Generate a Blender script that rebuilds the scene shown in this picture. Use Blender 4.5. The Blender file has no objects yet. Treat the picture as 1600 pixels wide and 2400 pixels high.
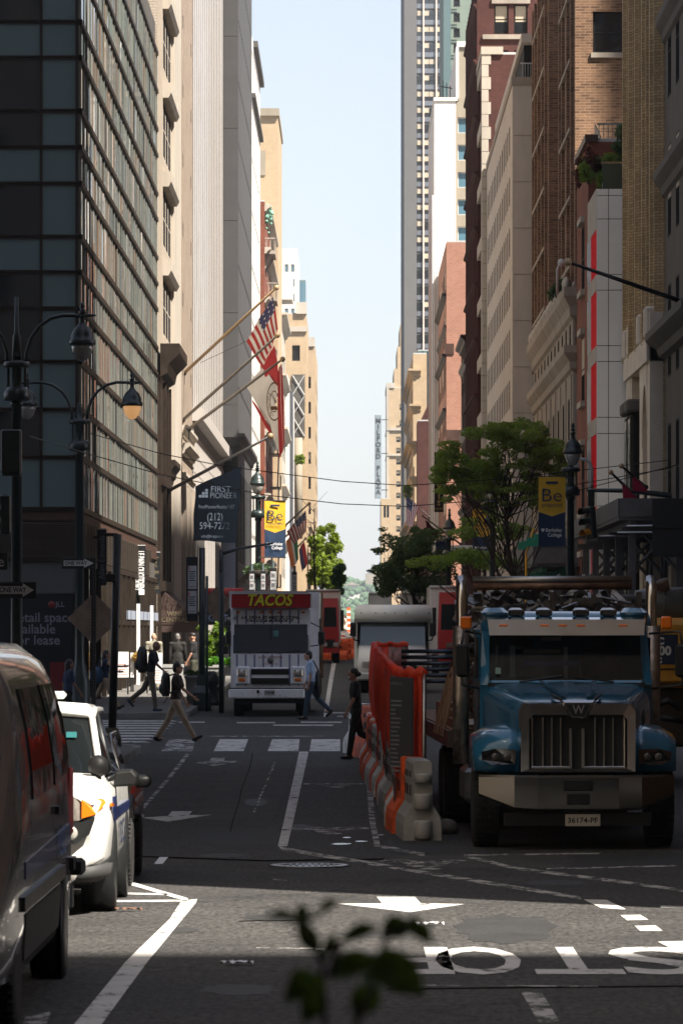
import bpy, math, random
from mathutils import Vector, Matrix
R = math.radians
random.seed(7)
SC = bpy.context.scene
COL = SC.collection
F, VX, VY, CH = 11000.0, 822.0, 1476.0, 2.7      # focal length in photo pixels, vanishing point, camera height

# ---------------------------------------------------------------- camera, sky, sun, exposure
cam = bpy.data.cameras.new('camera'); camo = bpy.data.objects.new('camera', cam); COL.objects.link(camo)
camo.location = (0, 0, CH); camo.rotation_euler = (R(90), 0, 0)
cam.sensor_fit = 'VERTICAL'; cam.sensor_height = 36.0; cam.sensor_width = 24.0
cam.lens = 36.0*F/2400.0
cam.shift_x = (800-VX)/2400.0; cam.shift_y = (VY-1200)/2400.0
cam.clip_start = 0.5; cam.clip_end = 20000
cam.dof.use_dof = True; cam.dof.focus_distance = 88.0; cam.dof.aperture_fstop = 9.5
SC.camera = camo
SUN_EL, SUN_AZ = R(54), R(50)                    # azimuth: from straight behind the camera towards the right
to_sun = Vector((math.sin(SUN_AZ)*math.cos(SUN_EL), -math.cos(SUN_AZ)*math.cos(SUN_EL), math.sin(SUN_EL)))
w = bpy.data.worlds.new('World'); SC.world = w; w.use_nodes = True
nt = w.node_tree; bg = nt.nodes['Background']
sky = nt.nodes.new('ShaderNodeTexSky'); sky.sky_type = 'NISHITA'; sky.sun_disc = False
sky.sun_elevation = SUN_EL; sky.sun_rotation = math.atan2(to_sun.x, to_sun.y)
sky.air_density = 1.0; sky.dust_density = 0.45; sky.ozone_density = 1.2
hs = nt.nodes.new('ShaderNodeHueSaturation'); hs.inputs['Saturation'].default_value = 0.55
mu = nt.nodes.new('ShaderNodeVectorMath'); mu.operation = 'MULTIPLY'; mu.inputs[1].default_value = (0.98, 0.975, 1.03)
nt.links.new(sky.outputs[0], hs.inputs['Color']); nt.links.new(hs.outputs[0], mu.inputs[0]); nt.links.new(mu.outputs[0], bg.inputs[0]); bg.inputs[1].default_value = 0.054
sl = bpy.data.lights.new('sun', 'SUN'); sl.energy = 5.0; sl.angle = R(0.55); sl.color = (1, 0.93, 0.82)
so = bpy.data.objects.new('sun', sl); COL.objects.link(so)
so.rotation_euler = (-to_sun).to_track_quat('-Z', 'Y').to_euler()
vs = SC.view_settings; vs.view_transform = 'Standard'; vs.look = 'None'; vs.gamma = 1.0; vs.exposure = 1.62
SC.cycles.use_denoising = True
SC.cycles.max_bounces = 8; SC.cycles.glossy_bounces = 4; SC.cycles.transmission_bounces = 6
SC.cycles.sample_clamp_indirect = 6.0

# ---------------------------------------------------------------- helpers
def gz(Y):
    if Y < 66: return 0.0
    return 0.00685*(min(Y, 440)-66)
def P(px, py, Y): return Vector(((px-VX)*Y/F, Y, CH-(py-VY)*Y/F))
def X_(px, Y): return (px-VX)*Y/F
def Z_(py, Y): return CH-(py-VY)*Y/F
def G(px, py):
    d = py-VY
    Y = F*CH/d if d > F*CH/66 else F*(CH+0.00685*66)/(d+F*0.00685)
    return Vector(((px-VX)*Y/F, Y, gz(Y)))
def setp(o, label=None, cat=None, group=None, kind=None):
    if label: o['label'] = label
    if cat: o['category'] = cat
    if group: o['group'] = group
    if kind: o['kind'] = kind
    return o
ORG = {}
def thing(name, label, cat, loc=(0, 0, 0), rz=0, group=None):
    o = bpy.data.objects.new(name, None); COL.objects.link(o)
    o.location = loc; o.rotation_euler = (0, 0, rz); o.empty_display_size = 0.3
    setp(o, label, cat, group); ORG[o.name] = Vector(loc)
    return o
def copy_thing(o, loc=None, rz=None, label=None, parent=None):
    c = o.copy(); COL.objects.link(c)
    if parent: c.parent = parent
    if loc is not None: c.location = loc
    if rz is not None: c.rotation_euler = (0, 0, rz)
    if label: c['label'] = label
    for ch in o.children: copy_thing(ch, parent=c)
    return c

class MB:
    def __init__(s): s.v = []; s.f = []; s.m = []; s.sm = []; s.mi = 0; s.smooth = False
    def face(s, idx): s.f.append(tuple(idx)); s.m.append(s.mi); s.sm.append(s.smooth)
    def add(s, vs, fs):
        b = len(s.v); s.v += [tuple(p) for p in vs]
        for f in fs: s.face([b+i for i in f])
        return s
    def quad(s, a, b, c, d): return s.add([a, b, c, d], [(0, 1, 2, 3)])
    def poly(s, pts): return s.add(pts, [tuple(range(len(pts)))])
    def box(s, x0, x1, y0, y1, z0, z1):
        return s.add([(x0,y0,z0),(x1,y0,z0),(x1,y1,z0),(x0,y1,z0),(x0,y0,z1),(x1,y0,z1),(x1,y1,z1),(x0,y1,z1)],
                     [(0,3,2,1),(4,5,6,7),(0,1,5,4),(1,2,6,5),(2,3,7,6),(3,0,4,7)])
    def cbox(s, x0, x1, y0, y1, z0, z1, c=0.03):            # box with chamfered upright edges and a chamfered top
        def ring(d, z, e): return [(x0+d+e,y0+e,z),(x1-d-e,y0+e,z),(x1-e,y0+d+e,z),(x1-e,y1-d-e,z),(x1-d-e,y1-e,z),(x0+d+e,y1-e,z),(x0+e,y1-d-e,z),(x0+e,y0+d+e,z)]
        return s.loft([ring(c, z0, c), ring(c, z0+c, 0), ring(c, z1-c, 0), ring(c, z1, c)])
    def obox(s, M, sx, sy, sz):
        b = len(s.v); s.box(-sx/2, sx/2, -sy/2, sy/2, -sz/2, sz/2)
        for i in range(b, len(s.v)): s.v[i] = tuple(M @ Vector(s.v[i]))
        return s
    def loft(s, rings, cap=True, closed=True):
        b = len(s.v); n = len(rings[0])
        for r in rings: s.v += [tuple(p) for p in r]
        for k in range(len(rings)-1):
            for i in range(n if closed else n-1):
                j = (i+1) % n
                s.face([b+k*n+i, b+k*n+j, b+(k+1)*n+j, b+(k+1)*n+i])
        if cap and closed:
            s.face([b+i for i in reversed(range(n))]); s.face([b+(len(rings)-1)*n+i for i in range(n)])
        return s
    def tube(s, pts, r, n=8, cap=True):
        pts = [Vector(p) for p in pts]
        rs = r if isinstance(r, (list, tuple)) else [r]*len(pts)
        rings = []; up = None
        for i, p in enumerate(pts):
            d = (pts[min(i+1, len(pts)-1)]-pts[max(i-1, 0)]).normalized()
            if up is None: up = Vector((0, 0, 1)) if abs(d.z) < 0.9 else Vector((1, 0, 0))
            a = d.cross(up).normalized(); b2 = d.cross(a).normalized(); up = -b2
            rings.append([p+(a*math.cos(2*math.pi*k/n)+b2*math.sin(2*math.pi*k/n))*rs[i] for k in range(n)])
        sm = s.smooth; s.smooth = n > 5; s.loft(rings, cap); s.smooth = sm
        return s
    def lathe(s, prof, c=(0, 0, 0), n=14, axis='z'):        # prof: (radius, height) pairs
        rings = []
        for r, h in prof:
            r = max(r, 1e-4); ring = []
            for k in range(n):
                a = 2*math.pi*k/n; u, v = r*math.cos(a), r*math.sin(a)
                q = (u, v, h) if axis == 'z' else ((h, u, v) if axis == 'x' else (v, h, u))
                ring.append((c[0]+q[0], c[1]+q[1], c[2]+q[2]))
            rings.append(ring)
        sm = s.smooth; s.smooth = True; s.loft(rings); s.smooth = sm
        return s
    def ball(s, c, rx, ry=None, rz=None, n=10, m=7):
        ry = ry or rx; rz = rz or rx; rings = []
        for j in range(m+1):
            t = math.pi*j/m; rr = max(math.sin(t), 0.02)
            rings.append([(c[0]+rx*rr*math.cos(2*math.pi*k/n), c[1]+ry*rr*math.sin(2*math.pi*k/n), c[2]-rz*math.cos(t)) for k in range(n)])
        sm = s.smooth; s.smooth = True; s.loft(rings); s.smooth = sm
        return s
    def prism(s, outline, ax, a0, a1):                      # 2-D outline pushed along an axis
        def q(p, a): return {'x': (a, p[0], p[1]), 'y': (p[0], a, p[1]), 'z': (p[0], p[1], a)}[ax]
        return s.loft([[q(p, a0) for p in outline], [q(p, a1) for p in outline]])
    def text(s, txt, M, size=1.0, depth=0.0, bold=0.0, sx=1.0, shear=0.0, align='CENTER', valign='CENTER', sp=1.0, width=None):
        cu = bpy.data.curves.new('lettering', 'FONT'); cu.body = txt; cu.size = size; cu.extrude = depth
        cu.offset = bold; cu.shear = shear; cu.align_x = align; cu.align_y = valign; cu.space_character = sp
        cu.resolution_u = 3
        o = bpy.data.objects.new('lettering', cu); me = bpy.data.meshes.new_from_object(o)
        vs = [v.co.copy() for v in me.vertices]
        if width and vs:
            xs = [v.x for v in vs]; sx = width/max(max(xs)-min(xs), 1e-6)
            if align == 'CENTER': mid = (max(xs)+min(xs))/2; vs = [Vector((v.x-mid, v.y, v.z)) for v in vs]
        s.add([M @ Vector((v.x*sx, v.y, v.z)) for v in vs], [tuple(p.vertices) for p in me.polygons])
        bpy.data.objects.remove(o); bpy.data.curves.remove(cu); bpy.data.meshes.remove(me)
        return s
    def build(s, name, mats, parent=None, world=False, label=None, cat=None, group=None, kind=None, smooth=None):
        me = bpy.data.meshes.new(name)
        off = Vector((0, 0, 0))
        if parent is not None and world: off = ORG[parent.name]
        me.from_pydata([(p[0]-off.x, p[1]-off.y, p[2]-off.z) for p in s.v], [], s.f)
        for m in (mats if isinstance(mats, (list, tuple)) else [mats]): me.materials.append(m)
        for i, p in enumerate(me.polygons):
            p.material_index = s.m[i]; p.use_smooth = s.sm[i] if smooth is None else smooth
        me.validate(); me.update()
        o = bpy.data.objects.new(name, me); COL.objects.link(o)
        if parent is not None: o.parent = parent; ORG[o.name] = ORG.get(parent.name, Vector((0, 0, 0)))
        else: ORG[o.name] = Vector((0, 0, 0))
        setp(o, label, cat, group, kind)
        return o
def bevel(o, wd=0.02, seg=2, ang=40):
    m = o.modifiers.new('edges', 'BEVEL'); m.width = wd; m.segments = seg; m.limit_method = 'ANGLE'; m.angle_limit = R(ang); m.harden_normals = False
    return o
def FM(o, u, v, n):                                        # a frame: columns are the text's right, up and out directions
    M = Matrix.Identity(4)
    for i, a in enumerate((u, v, n)):
        for k in range(3): M[k][i] = a[k]
    for k in range(3): M[k][3] = o[k]
    return M
def FRONT(x, y, z): return FM((x, y, z), (1, 0, 0), (0, 0, 1), (0, -1, 0))   # text that faces the camera

# ---------------------------------------------------------------- materials
MATS = {}
def mat(name, col, rough=0.6, metal=0.0, var=0.18, vs=2.0, bump=0.0, bs=30.0, coat=0.0, emit=None, es=0.0, trans=0.0, alpha=None, spec=0.5, stretch=None, fine=0.08, mottle=None):
    m = bpy.data.materials.new(name); m.use_nodes = True; n = m.node_tree.nodes; l = m.node_tree.links
    b = n['Principled BSDF']; b.inputs['Roughness'].default_value = rough; b.inputs['Metallic'].default_value = metal
    b.inputs['Coat Weight'].default_value = coat; b.inputs['Specular IOR Level'].default_value = spec
    if trans: b.inputs['Transmission Weight'].default_value = trans
    if alpha is not None: b.inputs['Alpha'].default_value = alpha
    b.inputs['Base Color'].default_value = (*col, 1)
    if var:
        tc = n.new('ShaderNodeTexCoord'); src = tc.outputs['Object']
        if stretch:
            mp = n.new('ShaderNodeMapping'); mp.inputs['Scale'].default_value = stretch; l.new(src, mp.inputs[0]); src = mp.outputs[0]
        a = n.new('ShaderNodeTexNoise'); a.inputs['Scale'].default_value = vs; a.inputs['Detail'].default_value = 6; a.inputs['Roughness'].default_value = 0.65; l.new(src, a.inputs['Vector'])
        rp = n.new('ShaderNodeMapRange'); rp.inputs[1].default_value = 0.3; rp.inputs[2].default_value = 0.7
        rp.inputs[3].default_value = 1-var; rp.inputs[4].default_value = 1+var; l.new(a.outputs[0], rp.inputs[0])
        mx = n.new('ShaderNodeVectorMath'); mx.operation = 'SCALE'; mx.inputs[0].default_value = col; l.new(rp.outputs[0], mx.inputs['Scale'])
        l.new(mx.outputs[0], b.inputs['Base Color'])
        rr = n.new('ShaderNodeMapRange'); rr.inputs[3].default_value = max(rough-0.08, 0.02); rr.inputs[4].default_value = min(rough+0.1, 1); l.new(a.outputs[0], rr.inputs[0]); l.new(rr.outputs[0], b.inputs['Roughness'])
        if bump:
            c = n.new('ShaderNodeTexNoise'); c.inputs['Scale'].default_value = bs; c.inputs['Detail'].default_value = 4; l.new(src, c.inputs['Vector'])
            bp = n.new('ShaderNodeBump'); bp.inputs['Strength'].default_value = bump; bp.inputs['Distance'].default_value = 0.02; l.new(c.outputs[0], bp.inputs['Height']); l.new(bp.outputs[0], b.inputs['Normal'])
    if emit: b.inputs['Emission Color'].default_value = (*emit, 1); b.inputs['Emission Strength'].default_value = es
    MATS[name] = m
    return m
def brick(name, c1, c2, mortar, bw=0.21, bh=0.075, rough=0.85, ms=0.012, big=0.25, bump=0.25, soot=None):
    m = bpy.data.materials.new(name); m.use_nodes = True; n = m.node_tree.nodes; l = m.node_tree.links
    b = n['Principled BSDF']; b.inputs['Roughness'].default_value = rough; b.inputs['Specular IOR Level'].default_value = 0.25
    tc = n.new('ShaderNodeTexCoord'); sp = n.new('ShaderNodeSeparateXYZ'); l.new(tc.outputs['Object'], sp.inputs[0])
    ad = n.new('ShaderNodeMath'); l.new(sp.outputs[0], ad.inputs[0]); l.new(sp.outputs[1], ad.inputs[1])
    cb = n.new('ShaderNodeCombineXYZ'); l.new(ad.outputs[0], cb.inputs[0]); l.new(sp.outputs[2], cb.inputs[1])
    t = n.new('ShaderNodeTexBrick'); t.inputs['Scale'].default_value = 1; t.inputs['Brick Width'].default_value = bw; t.inputs['Row Height'].default_value = bh
    t.inputs['Mortar Size'].default_value = ms; t.inputs['Color1'].default_value = (*c1, 1); t.inputs['Color2'].default_value = (*c2, 1); t.inputs['Mortar'].default_value = (*mortar, 1)
    l.new(cb.outputs[0], t.inputs['Vector'])
    a = n.new('ShaderNodeTexNoise'); a.inputs['Scale'].default_value = 0.6; a.inputs['Detail'].default_value = 8; a.inputs['Roughness'].default_value = 0.7; l.new(tc.outputs['Object'], a.inputs['Vector'])
    rp = n.new('ShaderNodeMapRange'); rp.inputs[1].default_value = 0.3; rp.inputs[2].default_value = 0.7; rp.inputs[3].default_value = 1-big; rp.inputs[4].default_value = 1+big; l.new(a.outputs[0], rp.inputs[0])
    mx = n.new('ShaderNodeVectorMath'); mx.operation = 'SCALE'; l.new(t.outputs['Color'], mx.inputs[0]); l.new(rp.outputs[0], mx.inputs['Scale']); l.new(mx.outputs[0], b.inputs['Base Color'])
    bp = n.new('ShaderNodeBump'); bp.inputs['Strength'].default_value = bump; bp.inputs['Distance'].default_value = 0.02; bp.invert = True; l.new(t.outputs['Fac'], bp.inputs['Height']); l.new(bp.outputs[0], b.inputs['Normal'])
    MATS[name] = m
    return m
def glass(name, col, rough=0.05, wav=0.12, sc=(0.6, 0.6, 0.1), spec=0.9, ior=1.6, metal=0.0):
    """opaque dark window glass with slightly wavy panes"""
    m = bpy.data.materials.new(name); m.use_nodes = True; n = m.node_tree.nodes; l = m.node_tree.links
    b = n['Principled BSDF']; b.inputs['Base Color'].default_value = (*col, 1); b.inputs['Roughness'].default_value = rough
    b.inputs['IOR'].default_value = ior; b.inputs['Specular IOR Level'].default_value = spec; b.inputs['Metallic'].default_value = metal
    tc = n.new('ShaderNodeTexCoord'); mp = n.new('ShaderNodeMapping'); mp.inputs['Scale'].default_value = sc; l.new(tc.outputs['Object'], mp.inputs[0])
    a = n.new('ShaderNodeTexNoise'); a.inputs['Scale'].default_value = 1; a.inputs['Detail'].default_value = 2; l.new(mp.outputs[0], a.inputs['Vector'])
    bp = n.new('ShaderNodeBump'); bp.inputs['Strength'].default_value = wav; bp.inputs['Distance'].default_value = 0.3; l.new(a.outputs[0], bp.inputs['Height']); l.new(bp.outputs[0], b.inputs['Normal'])
    MATS[name] = m
    return m

asphalt = mat('asphalt', (0.032, 0.03, 0.0285), 0.82, var=0.4, vs=0.5, bump=0.9, bs=60)
def speckle(m, amt=0.8, sc=26.0, crack=True):
    n = m.node_tree.nodes; l = m.node_tree.links; b = n['Principled BSDF']
    src = b.inputs['Base Color'].links[0].from_socket
    tc = n.new('ShaderNodeTexCoord')
    v = n.new('ShaderNodeTexNoise'); v.inputs['Scale'].default_value = sc; v.inputs['Detail'].default_value = 3; v.inputs['Roughness'].default_value = 0.8
    mpp = n.new('ShaderNodeMapping'); mpp.inputs['Scale'].default_value = (1, 0.34, 1); l.new(tc.outputs['Object'], mpp.inputs[0]); l.new(mpp.outputs[0], v.inputs['Vector'])
    rp = n.new('ShaderNodeMapRange'); rp.inputs[1].default_value = 0.36; rp.inputs[2].default_value = 0.66; rp.inputs[3].default_value = 1-amt*0.6; rp.inputs[4].default_value = 1+amt; l.new(v.outputs[0], rp.inputs[0])
    mx = n.new('ShaderNodeVectorMath'); mx.operation = 'SCALE'; l.new(src, mx.inputs[0]); l.new(rp.outputs[0], mx.inputs['Scale'])
    out = mx.outputs[0]
    if crack:
        vo = n.new('ShaderNodeTexVoronoi'); vo.feature = 'DISTANCE_TO_EDGE'; vo.inputs['Scale'].default_value = 0.23
        nz = n.new('ShaderNodeTexNoise'); nz.inputs['Scale'].default_value = 1.3; nz.inputs['Detail'].default_value = 5; l.new(tc.outputs['Object'], nz.inputs['Vector'])
        va = n.new('ShaderNodeVectorMath'); va.operation = 'ADD'; l.new(tc.outputs['Object'], va.inputs[0]); l.new(nz.outputs['Color'], va.inputs[1]); l.new(va.outputs[0], vo.inputs['Vector'])
        cr = n.new('ShaderNodeMapRange'); cr.inputs[1].default_value = 0.002; cr.inputs[2].default_value = 0.012; cr.inputs[3].default_value = 0.45; cr.inputs[4].default_value = 1; l.new(vo.outputs['Distance'], cr.inputs[0])
        m2 = n.new('ShaderNodeVectorMath'); m2.operation = 'SCALE'; l.new(out, m2.inputs[0]); l.new(cr.outputs[0], m2.inputs['Scale']); out = m2.outputs[0]
    l.new(out, b.inputs['Base Color'])
speckle(asphalt, 1.25, 17)
patch = mat('fresh_asphalt', (0.022,0.022,0.022), 0.75, var=0.3, vs=1.2, bump=0.6, bs=80); speckle(patch, 0.5, 40, False)
wornpatch = mat('worn_asphalt', (0.046,0.043,0.041), 0.85, var=0.35, vs=1.0, bump=0.7, bs=70); speckle(wornpatch, 0.7, 30, False)
def paint_worn(name, col, lo, hi):
    m = mat(name, col, 0.7, var=0.22, vs=1.6, bump=0.2, bs=60); n = m.node_tree.nodes; l = m.node_tree.links; b = n['Principled BSDF']
    tc = n.new('ShaderNodeTexCoord'); a = n.new('ShaderNodeTexNoise'); a.inputs['Scale'].default_value = 3.2; a.inputs['Detail'].default_value = 8; a.inputs['Roughness'].default_value = 0.75
    mp = n.new('ShaderNodeMapping'); mp.inputs['Scale'].default_value = (1.2, 0.6, 1); l.new(tc.outputs['Object'], mp.inputs[0]); l.new(mp.outputs[0], a.inputs['Vector'])
    rp = n.new('ShaderNodeMapRange'); rp.inputs[1].default_value = lo; rp.inputs[2].default_value = hi; l.new(a.outputs[0], rp.inputs[0]); l.new(rp.outputs[0], b.inputs['Alpha'])
    return m
roadwhite = paint_worn('road_paint', (0.52, 0.505, 0.48), 0.36, 0.45)
wornwhite = paint_worn('worn_road_paint', (0.4, 0.385, 0.365), 0.42, 0.56)
concrete = mat('pavement_concrete', (0.11,0.102,0.095), 0.85, var=0.25, vs=0.8, bump=0.4, bs=40); speckle(concrete, 0.35, 30)
kerbstone = mat('kerb_stone', (0.17,0.165,0.16), 0.8, var=0.3, vs=1.5, bump=0.4, bs=40)
black = mat('black_paint', (0.012, 0.013, 0.014), 0.42, var=0.3, vs=6)
dkgreen = mat('dark_green_iron', (0.012, 0.022, 0.022), 0.38, var=0.3, vs=5, coat=0.2)
rubber = mat('tyre_rubber', (0.014, 0.013, 0.013), 0.8, var=0.3, vs=8, bump=0.4, bs=60)
chrome = mat('chrome', (0.62, 0.6, 0.57), 0.12, 1.0, var=0.06, vs=4)
steel = mat('brushed_steel', (0.42, 0.42, 0.42), 0.35, 1.0, var=0.15, vs=6)
dksteel = mat('dark_steel', (0.06, 0.062, 0.065), 0.45, 0.6, var=0.3, vs=3)
whitepaint = mat('white_paint', (0.74, 0.74, 0.73), 0.35, var=0.05, vs=2, coat=0.4)
whiteletter = mat('white_lettering', (0.75, 0.75, 0.75), 0.5, var=0.04)
ltgrey = mat('light_grey', (0.45, 0.45, 0.44), 0.5, var=0.1)
redpaint = mat('red_paint', (0.42, 0.02, 0.02), 0.4, var=0.1, coat=0.3)
yellowpaint = mat('yellow_paint', (0.72, 0.38, 0.02), 0.45, var=0.15, vs=2)
amber = mat('amber_lens', (0.75, 0.17, 0.01), 0.2, var=0.08, coat=0.6)
lens = mat('clear_lens', (0.5, 0.48, 0.44), 0.08, 0.3, var=0.1, coat=1.0)
winglass = glass('window_glass', (0.012, 0.014, 0.016), 0.04, 0.1, (0.5, 0.5, 0.3))
carglass = glass('vehicle_glass', (0.008, 0.01, 0.011), 0.03, 0.04, (0.8, 0.8, 0.8), 0.4, 1.33)
dullglass = mat('dull_window_glass', (0.02, 0.021, 0.023), 0.6, var=0.3, vs=0.5, spec=0.0)
blind = mat('window_blind', (0.42, 0.36, 0.27), 0.8, var=0.1)

# ---------------------------------------------------------------- ground, road, pavements
XL, XR = -4.25, 7.3                                        # kerb lines of our street
ysamp = [-90, -20, 0, 20, 30, 36, 44, 52, 60, 66, 72, 80, 88, 96, 104, 112, 121, 130, 150, 180, 220, 260, 320, 380, 440, 700, 1200, 2000, 6000]
def strip(name, m, x0, x1, ys, dz, kind='structure'):
    mb = MB(); b = [(x0, y, gz(y)+dz) for y in ys]+[(x1, y, gz(y)+dz) for y in ys]; n = len(ys)
    mb.add(b, [(i, n+i, n+i+1, i+1) for i in range(n-1)])
    return mb.build(name, m, kind=kind)
road = strip('road', asphalt, -900, 900, ysamp, 0)
ROADN = road.name; ORG[ROADN] = Vector((0, 0, 0))
def slab(name, outline, h=0.14):
    """a raised pavement slab on the sloping ground: outline in plan, kerb faces down the sides"""
    mb = MB(); top = [(x, y, gz(y)+h) for x, y in outline]; bot = [(x, y, gz(y)-0.3) for x, y in outline]
    mb.poly(top); n = len(outline)
    for i in range(n):
        j = (i+1) % n; mb.quad(bot[i], bot[j], top[j], top[i])
    o = mb.build(name, concrete, kind='structure')
    k = MB()
    for i in range(n):
        j = (i+1) % n; a = Vector(outline[i]); c = Vector(outline[j]); d = (c-a)
        if d.length < 0.05: continue
        nn = Vector((d.y, -d.x)).normalized(); q = a-nn*0.16; r = c-nn*0.16
        k.loft([[(a.x+nn.x*0.003, a.y+nn.y*0.003, gz(a.y)-0.2), (a.x+nn.x*0.003, a.y+nn.y*0.003, gz(a.y)+h+0.004), (q.x, q.y, gz(a.y)+h+0.004), (q.x, q.y, gz(a.y)-0.2)],
                [(c.x+nn.x*0.003, c.y+nn.y*0.003, gz(c.y)-0.2), (c.x+nn.x*0.003, c.y+nn.y*0.003, gz(c.y)+h+0.004), (r.x, r.y, gz(c.y)+h+0.004), (r.x, r.y, gz(c.y)-0.2)]])
    k.build('kerb', kerbstone, o)
    return o
def arc(cx, cy, r, a0, a1, n=7): return [(cx+r*math.cos(R(a0+(a1-a0)*i/n)), cy+r*math.sin(R(a0+(a1-a0)*i/n))) for i in range(n+1)]
ys_far = [y for y in ysamp if 130 <= y <= 440]
slab('pavement', [(-80, 122)]+arc(XL-2.6, 124.6, 2.6, -90, 0)+[(XL, y) for y in ys_far]+[(-80, 440)][:1])
slab('pavement', [(-80, 20), (XL, 20), (XL, 44), (XL, 66), (XL, 80)]+arc(XL-2.2, 95.2, 2.2, 0, 90)+[(-80, 97.4)])
slab('pavement', [(XR, 440)]+[(XR, y) for y in reversed(ys_far)]+[(XR+0.6, 127), (XR+2.2, 125.5), (80, 125.5), (80, 440)])
slab('pavement', [(XR+2.2, 96), (XR+0.6, 95), (XR, 92), (XR, 80), (XR, 66), (XR, 20), (80, 20), (80, 96)])

# road markings: painted sheets 4 mm above the asphalt, children of the road
def mark(name, pts, m=None, dz=0.005, label=None):
    mb = MB(); q = [G(*p) for p in pts]; mb.poly([(v.x, v.y, v.z+dz) for v in q])
    return mb.build(name, m or roadwhite, road)
def line(name, pts, wx=0, wy=0, m=None, dz=0.005):
    """polyline in photo pixels with a half width in x or y pixels"""
    mb = MB(); a = [G(p[0]-wx, p[1]-wy) for p in pts]; b = [G(p[0]+wx, p[1]+wy) for p in pts]; n = len(pts)
    mb.add([(v.x, v.y, v.z+dz) for v in a+b], [(i, n+i, n+i+1, i+1) for i in range(n-1)])
    return mb.build(name, m or roadwhite, road)
for bl, br, tl, tr in ((379, 451, 397, 457), (501, 571, 515, 582), (627, 699, 638, 702), (725, 797, 730, 797), (812, 868, 808, 862), (890, 945, 880, 932)):
    mark('crosswalk_stripe', [(bl, 1761), (br, 1761), (tr, 1733), (tl, 1733)], wornwhite if bl == 379 else roadwhite)
for k in range(9):
    y0 = 102+k*2.15
    mb = MB(); mb.quad((-7.4, y0, gz(y0)+.005), (-4.35, y0, gz(y0)+.005), (-4.55, y0+1.05, gz(y0+1.05)+.005), (-7.4, y0+1.05, gz(y0+1.05)+.005)); mb.build('crosswalk_stripe', roadwhite, road)
line('lane_line', [(712, 1762), (704, 1800), (676, 1926), (662, 1984)], wx=11)
line('lane_line', [(655, 1988), (735, 2003), (830, 2018), (1080, 2060), (1361, 2106)], wy=4, m=wornwhite)
line('lane_line', [(892, 1984), (994, 2004)], wy=4, m=wornwhite)
line('lane_line', [(1086, 2006), (1208, 2036), (1433, 2065), (1600, 2088), (1750, 2110)], wy=3.4, m=wornwhite)
line('lane_line', [(1086, 2005), (1412, 2001)], wy=1.5, m=wornwhite); line('lane_line', [(1280, 2037), (1586, 2030)], wy=1.6, m=wornwhite)
line('lane_line', [(872, 1760), (866, 1850), (872, 1925), (884, 1985)], wx=7, m=wornwhite)
for q in ([(1366, 2109), (1420, 2110), (1468, 2133), (1407, 2129)], [(1453, 2146), (1499, 2145), (1519, 2157), (1468, 2158)], [(1486, 2171), (1535, 2170), (1552, 2183), (1499, 2183)], [(1540, 2208), (1600, 2207), (1620, 2224), (1572, 2224)]):
    mark('lane_dash', q)
line('lane_dash', [(1547, 2126), (1620, 2129)], wy=2.5)
mark('arrow_marking', [(882, 2103), (972, 2103), (985, 2118), (1089, 2120), (960, 2139), (791, 2119), (895, 2118)])
mark('arrow_marking', [(403, 1902), (451, 1902), (443, 1911), (497, 1910), (394, 1926.5), (330, 1917), (394, 1913)])
mark('arrow_marking', [(495, 1776), (528, 1776), (525, 1783), (569, 1784), (500, 1796), (457, 1788), (492, 1784)], wornwhite)
mark('lane_line', [(426, 2112), (462, 2108), (460, 2116), (347, 2254), (240, 2400), (222, 2425), (158, 2425), (176, 2400), (296, 2254), (398, 2155)])
line('lane_line', [(292, 2067), (440, 2110)], wy=4); line('lane_line', [(265, 2113), (434, 2112)], wy=2.2); line('lane_line', [(283, 2095), (393, 2097)], wy=2)
line('lane_line', [(440, 1768), (398, 1822), (330, 1900)], wx=5, m=wornwhite)
line('lane_line', [(763, 1680), (768, 1640), (776, 1590), (784, 1545)], wx=5)
line('stop_line', [(770, 1671), (830, 1671)], wy=1.3); line('stop_line', [(790, 1679), (838, 1679)], wy=1)
for a, b, y in ((420, 480, 1693), (555, 645, 1694), (705, 800, 1693), (640, 780, 1700)): line('lane_dash', [(a, y), (b, y)], wy=1.2)
line('lane_line', [(450, 1726), (760, 1726)], wy=0.8, m=wornwhite)
for k in range(16):
    t = k/15; x = 645-t*46+random.uniform(-2, 2); y = 1787+t*112
    line('lane_dash', [(x, y), (x-3, y+5)], wx=2.5, m=wornwhite)
for a, b, y in ((905, 1400, 2310), (600, 760, 2222), (640, 700, 2062)): line('lane_line', [(a, y), (b, y+3)], wy=1.2, m=wornwhite)
mark('lane_dash', [(1220, 2325), (1270, 2330), (1310, 2395), (1262, 2398)], wornwhite); mark('lane_dash', [(60, 2385), (120, 2372), (110, 2400), (50, 2410)], wornwhite)
for ch, cx in (('S', 1532), ('T', 1338), ('O', 1118), ('P', 955)):
    c = G(cx, 2248); mb = MB()
    mb.text(ch, FM((c.x, c.y, 0.006), (-1, 0, 0), (0, -1, 0), (0, 0, 1)), size=4.35, bold=0.07, width=0.7)
    mb.build('stop_lettering', roadwhite, road)
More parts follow.
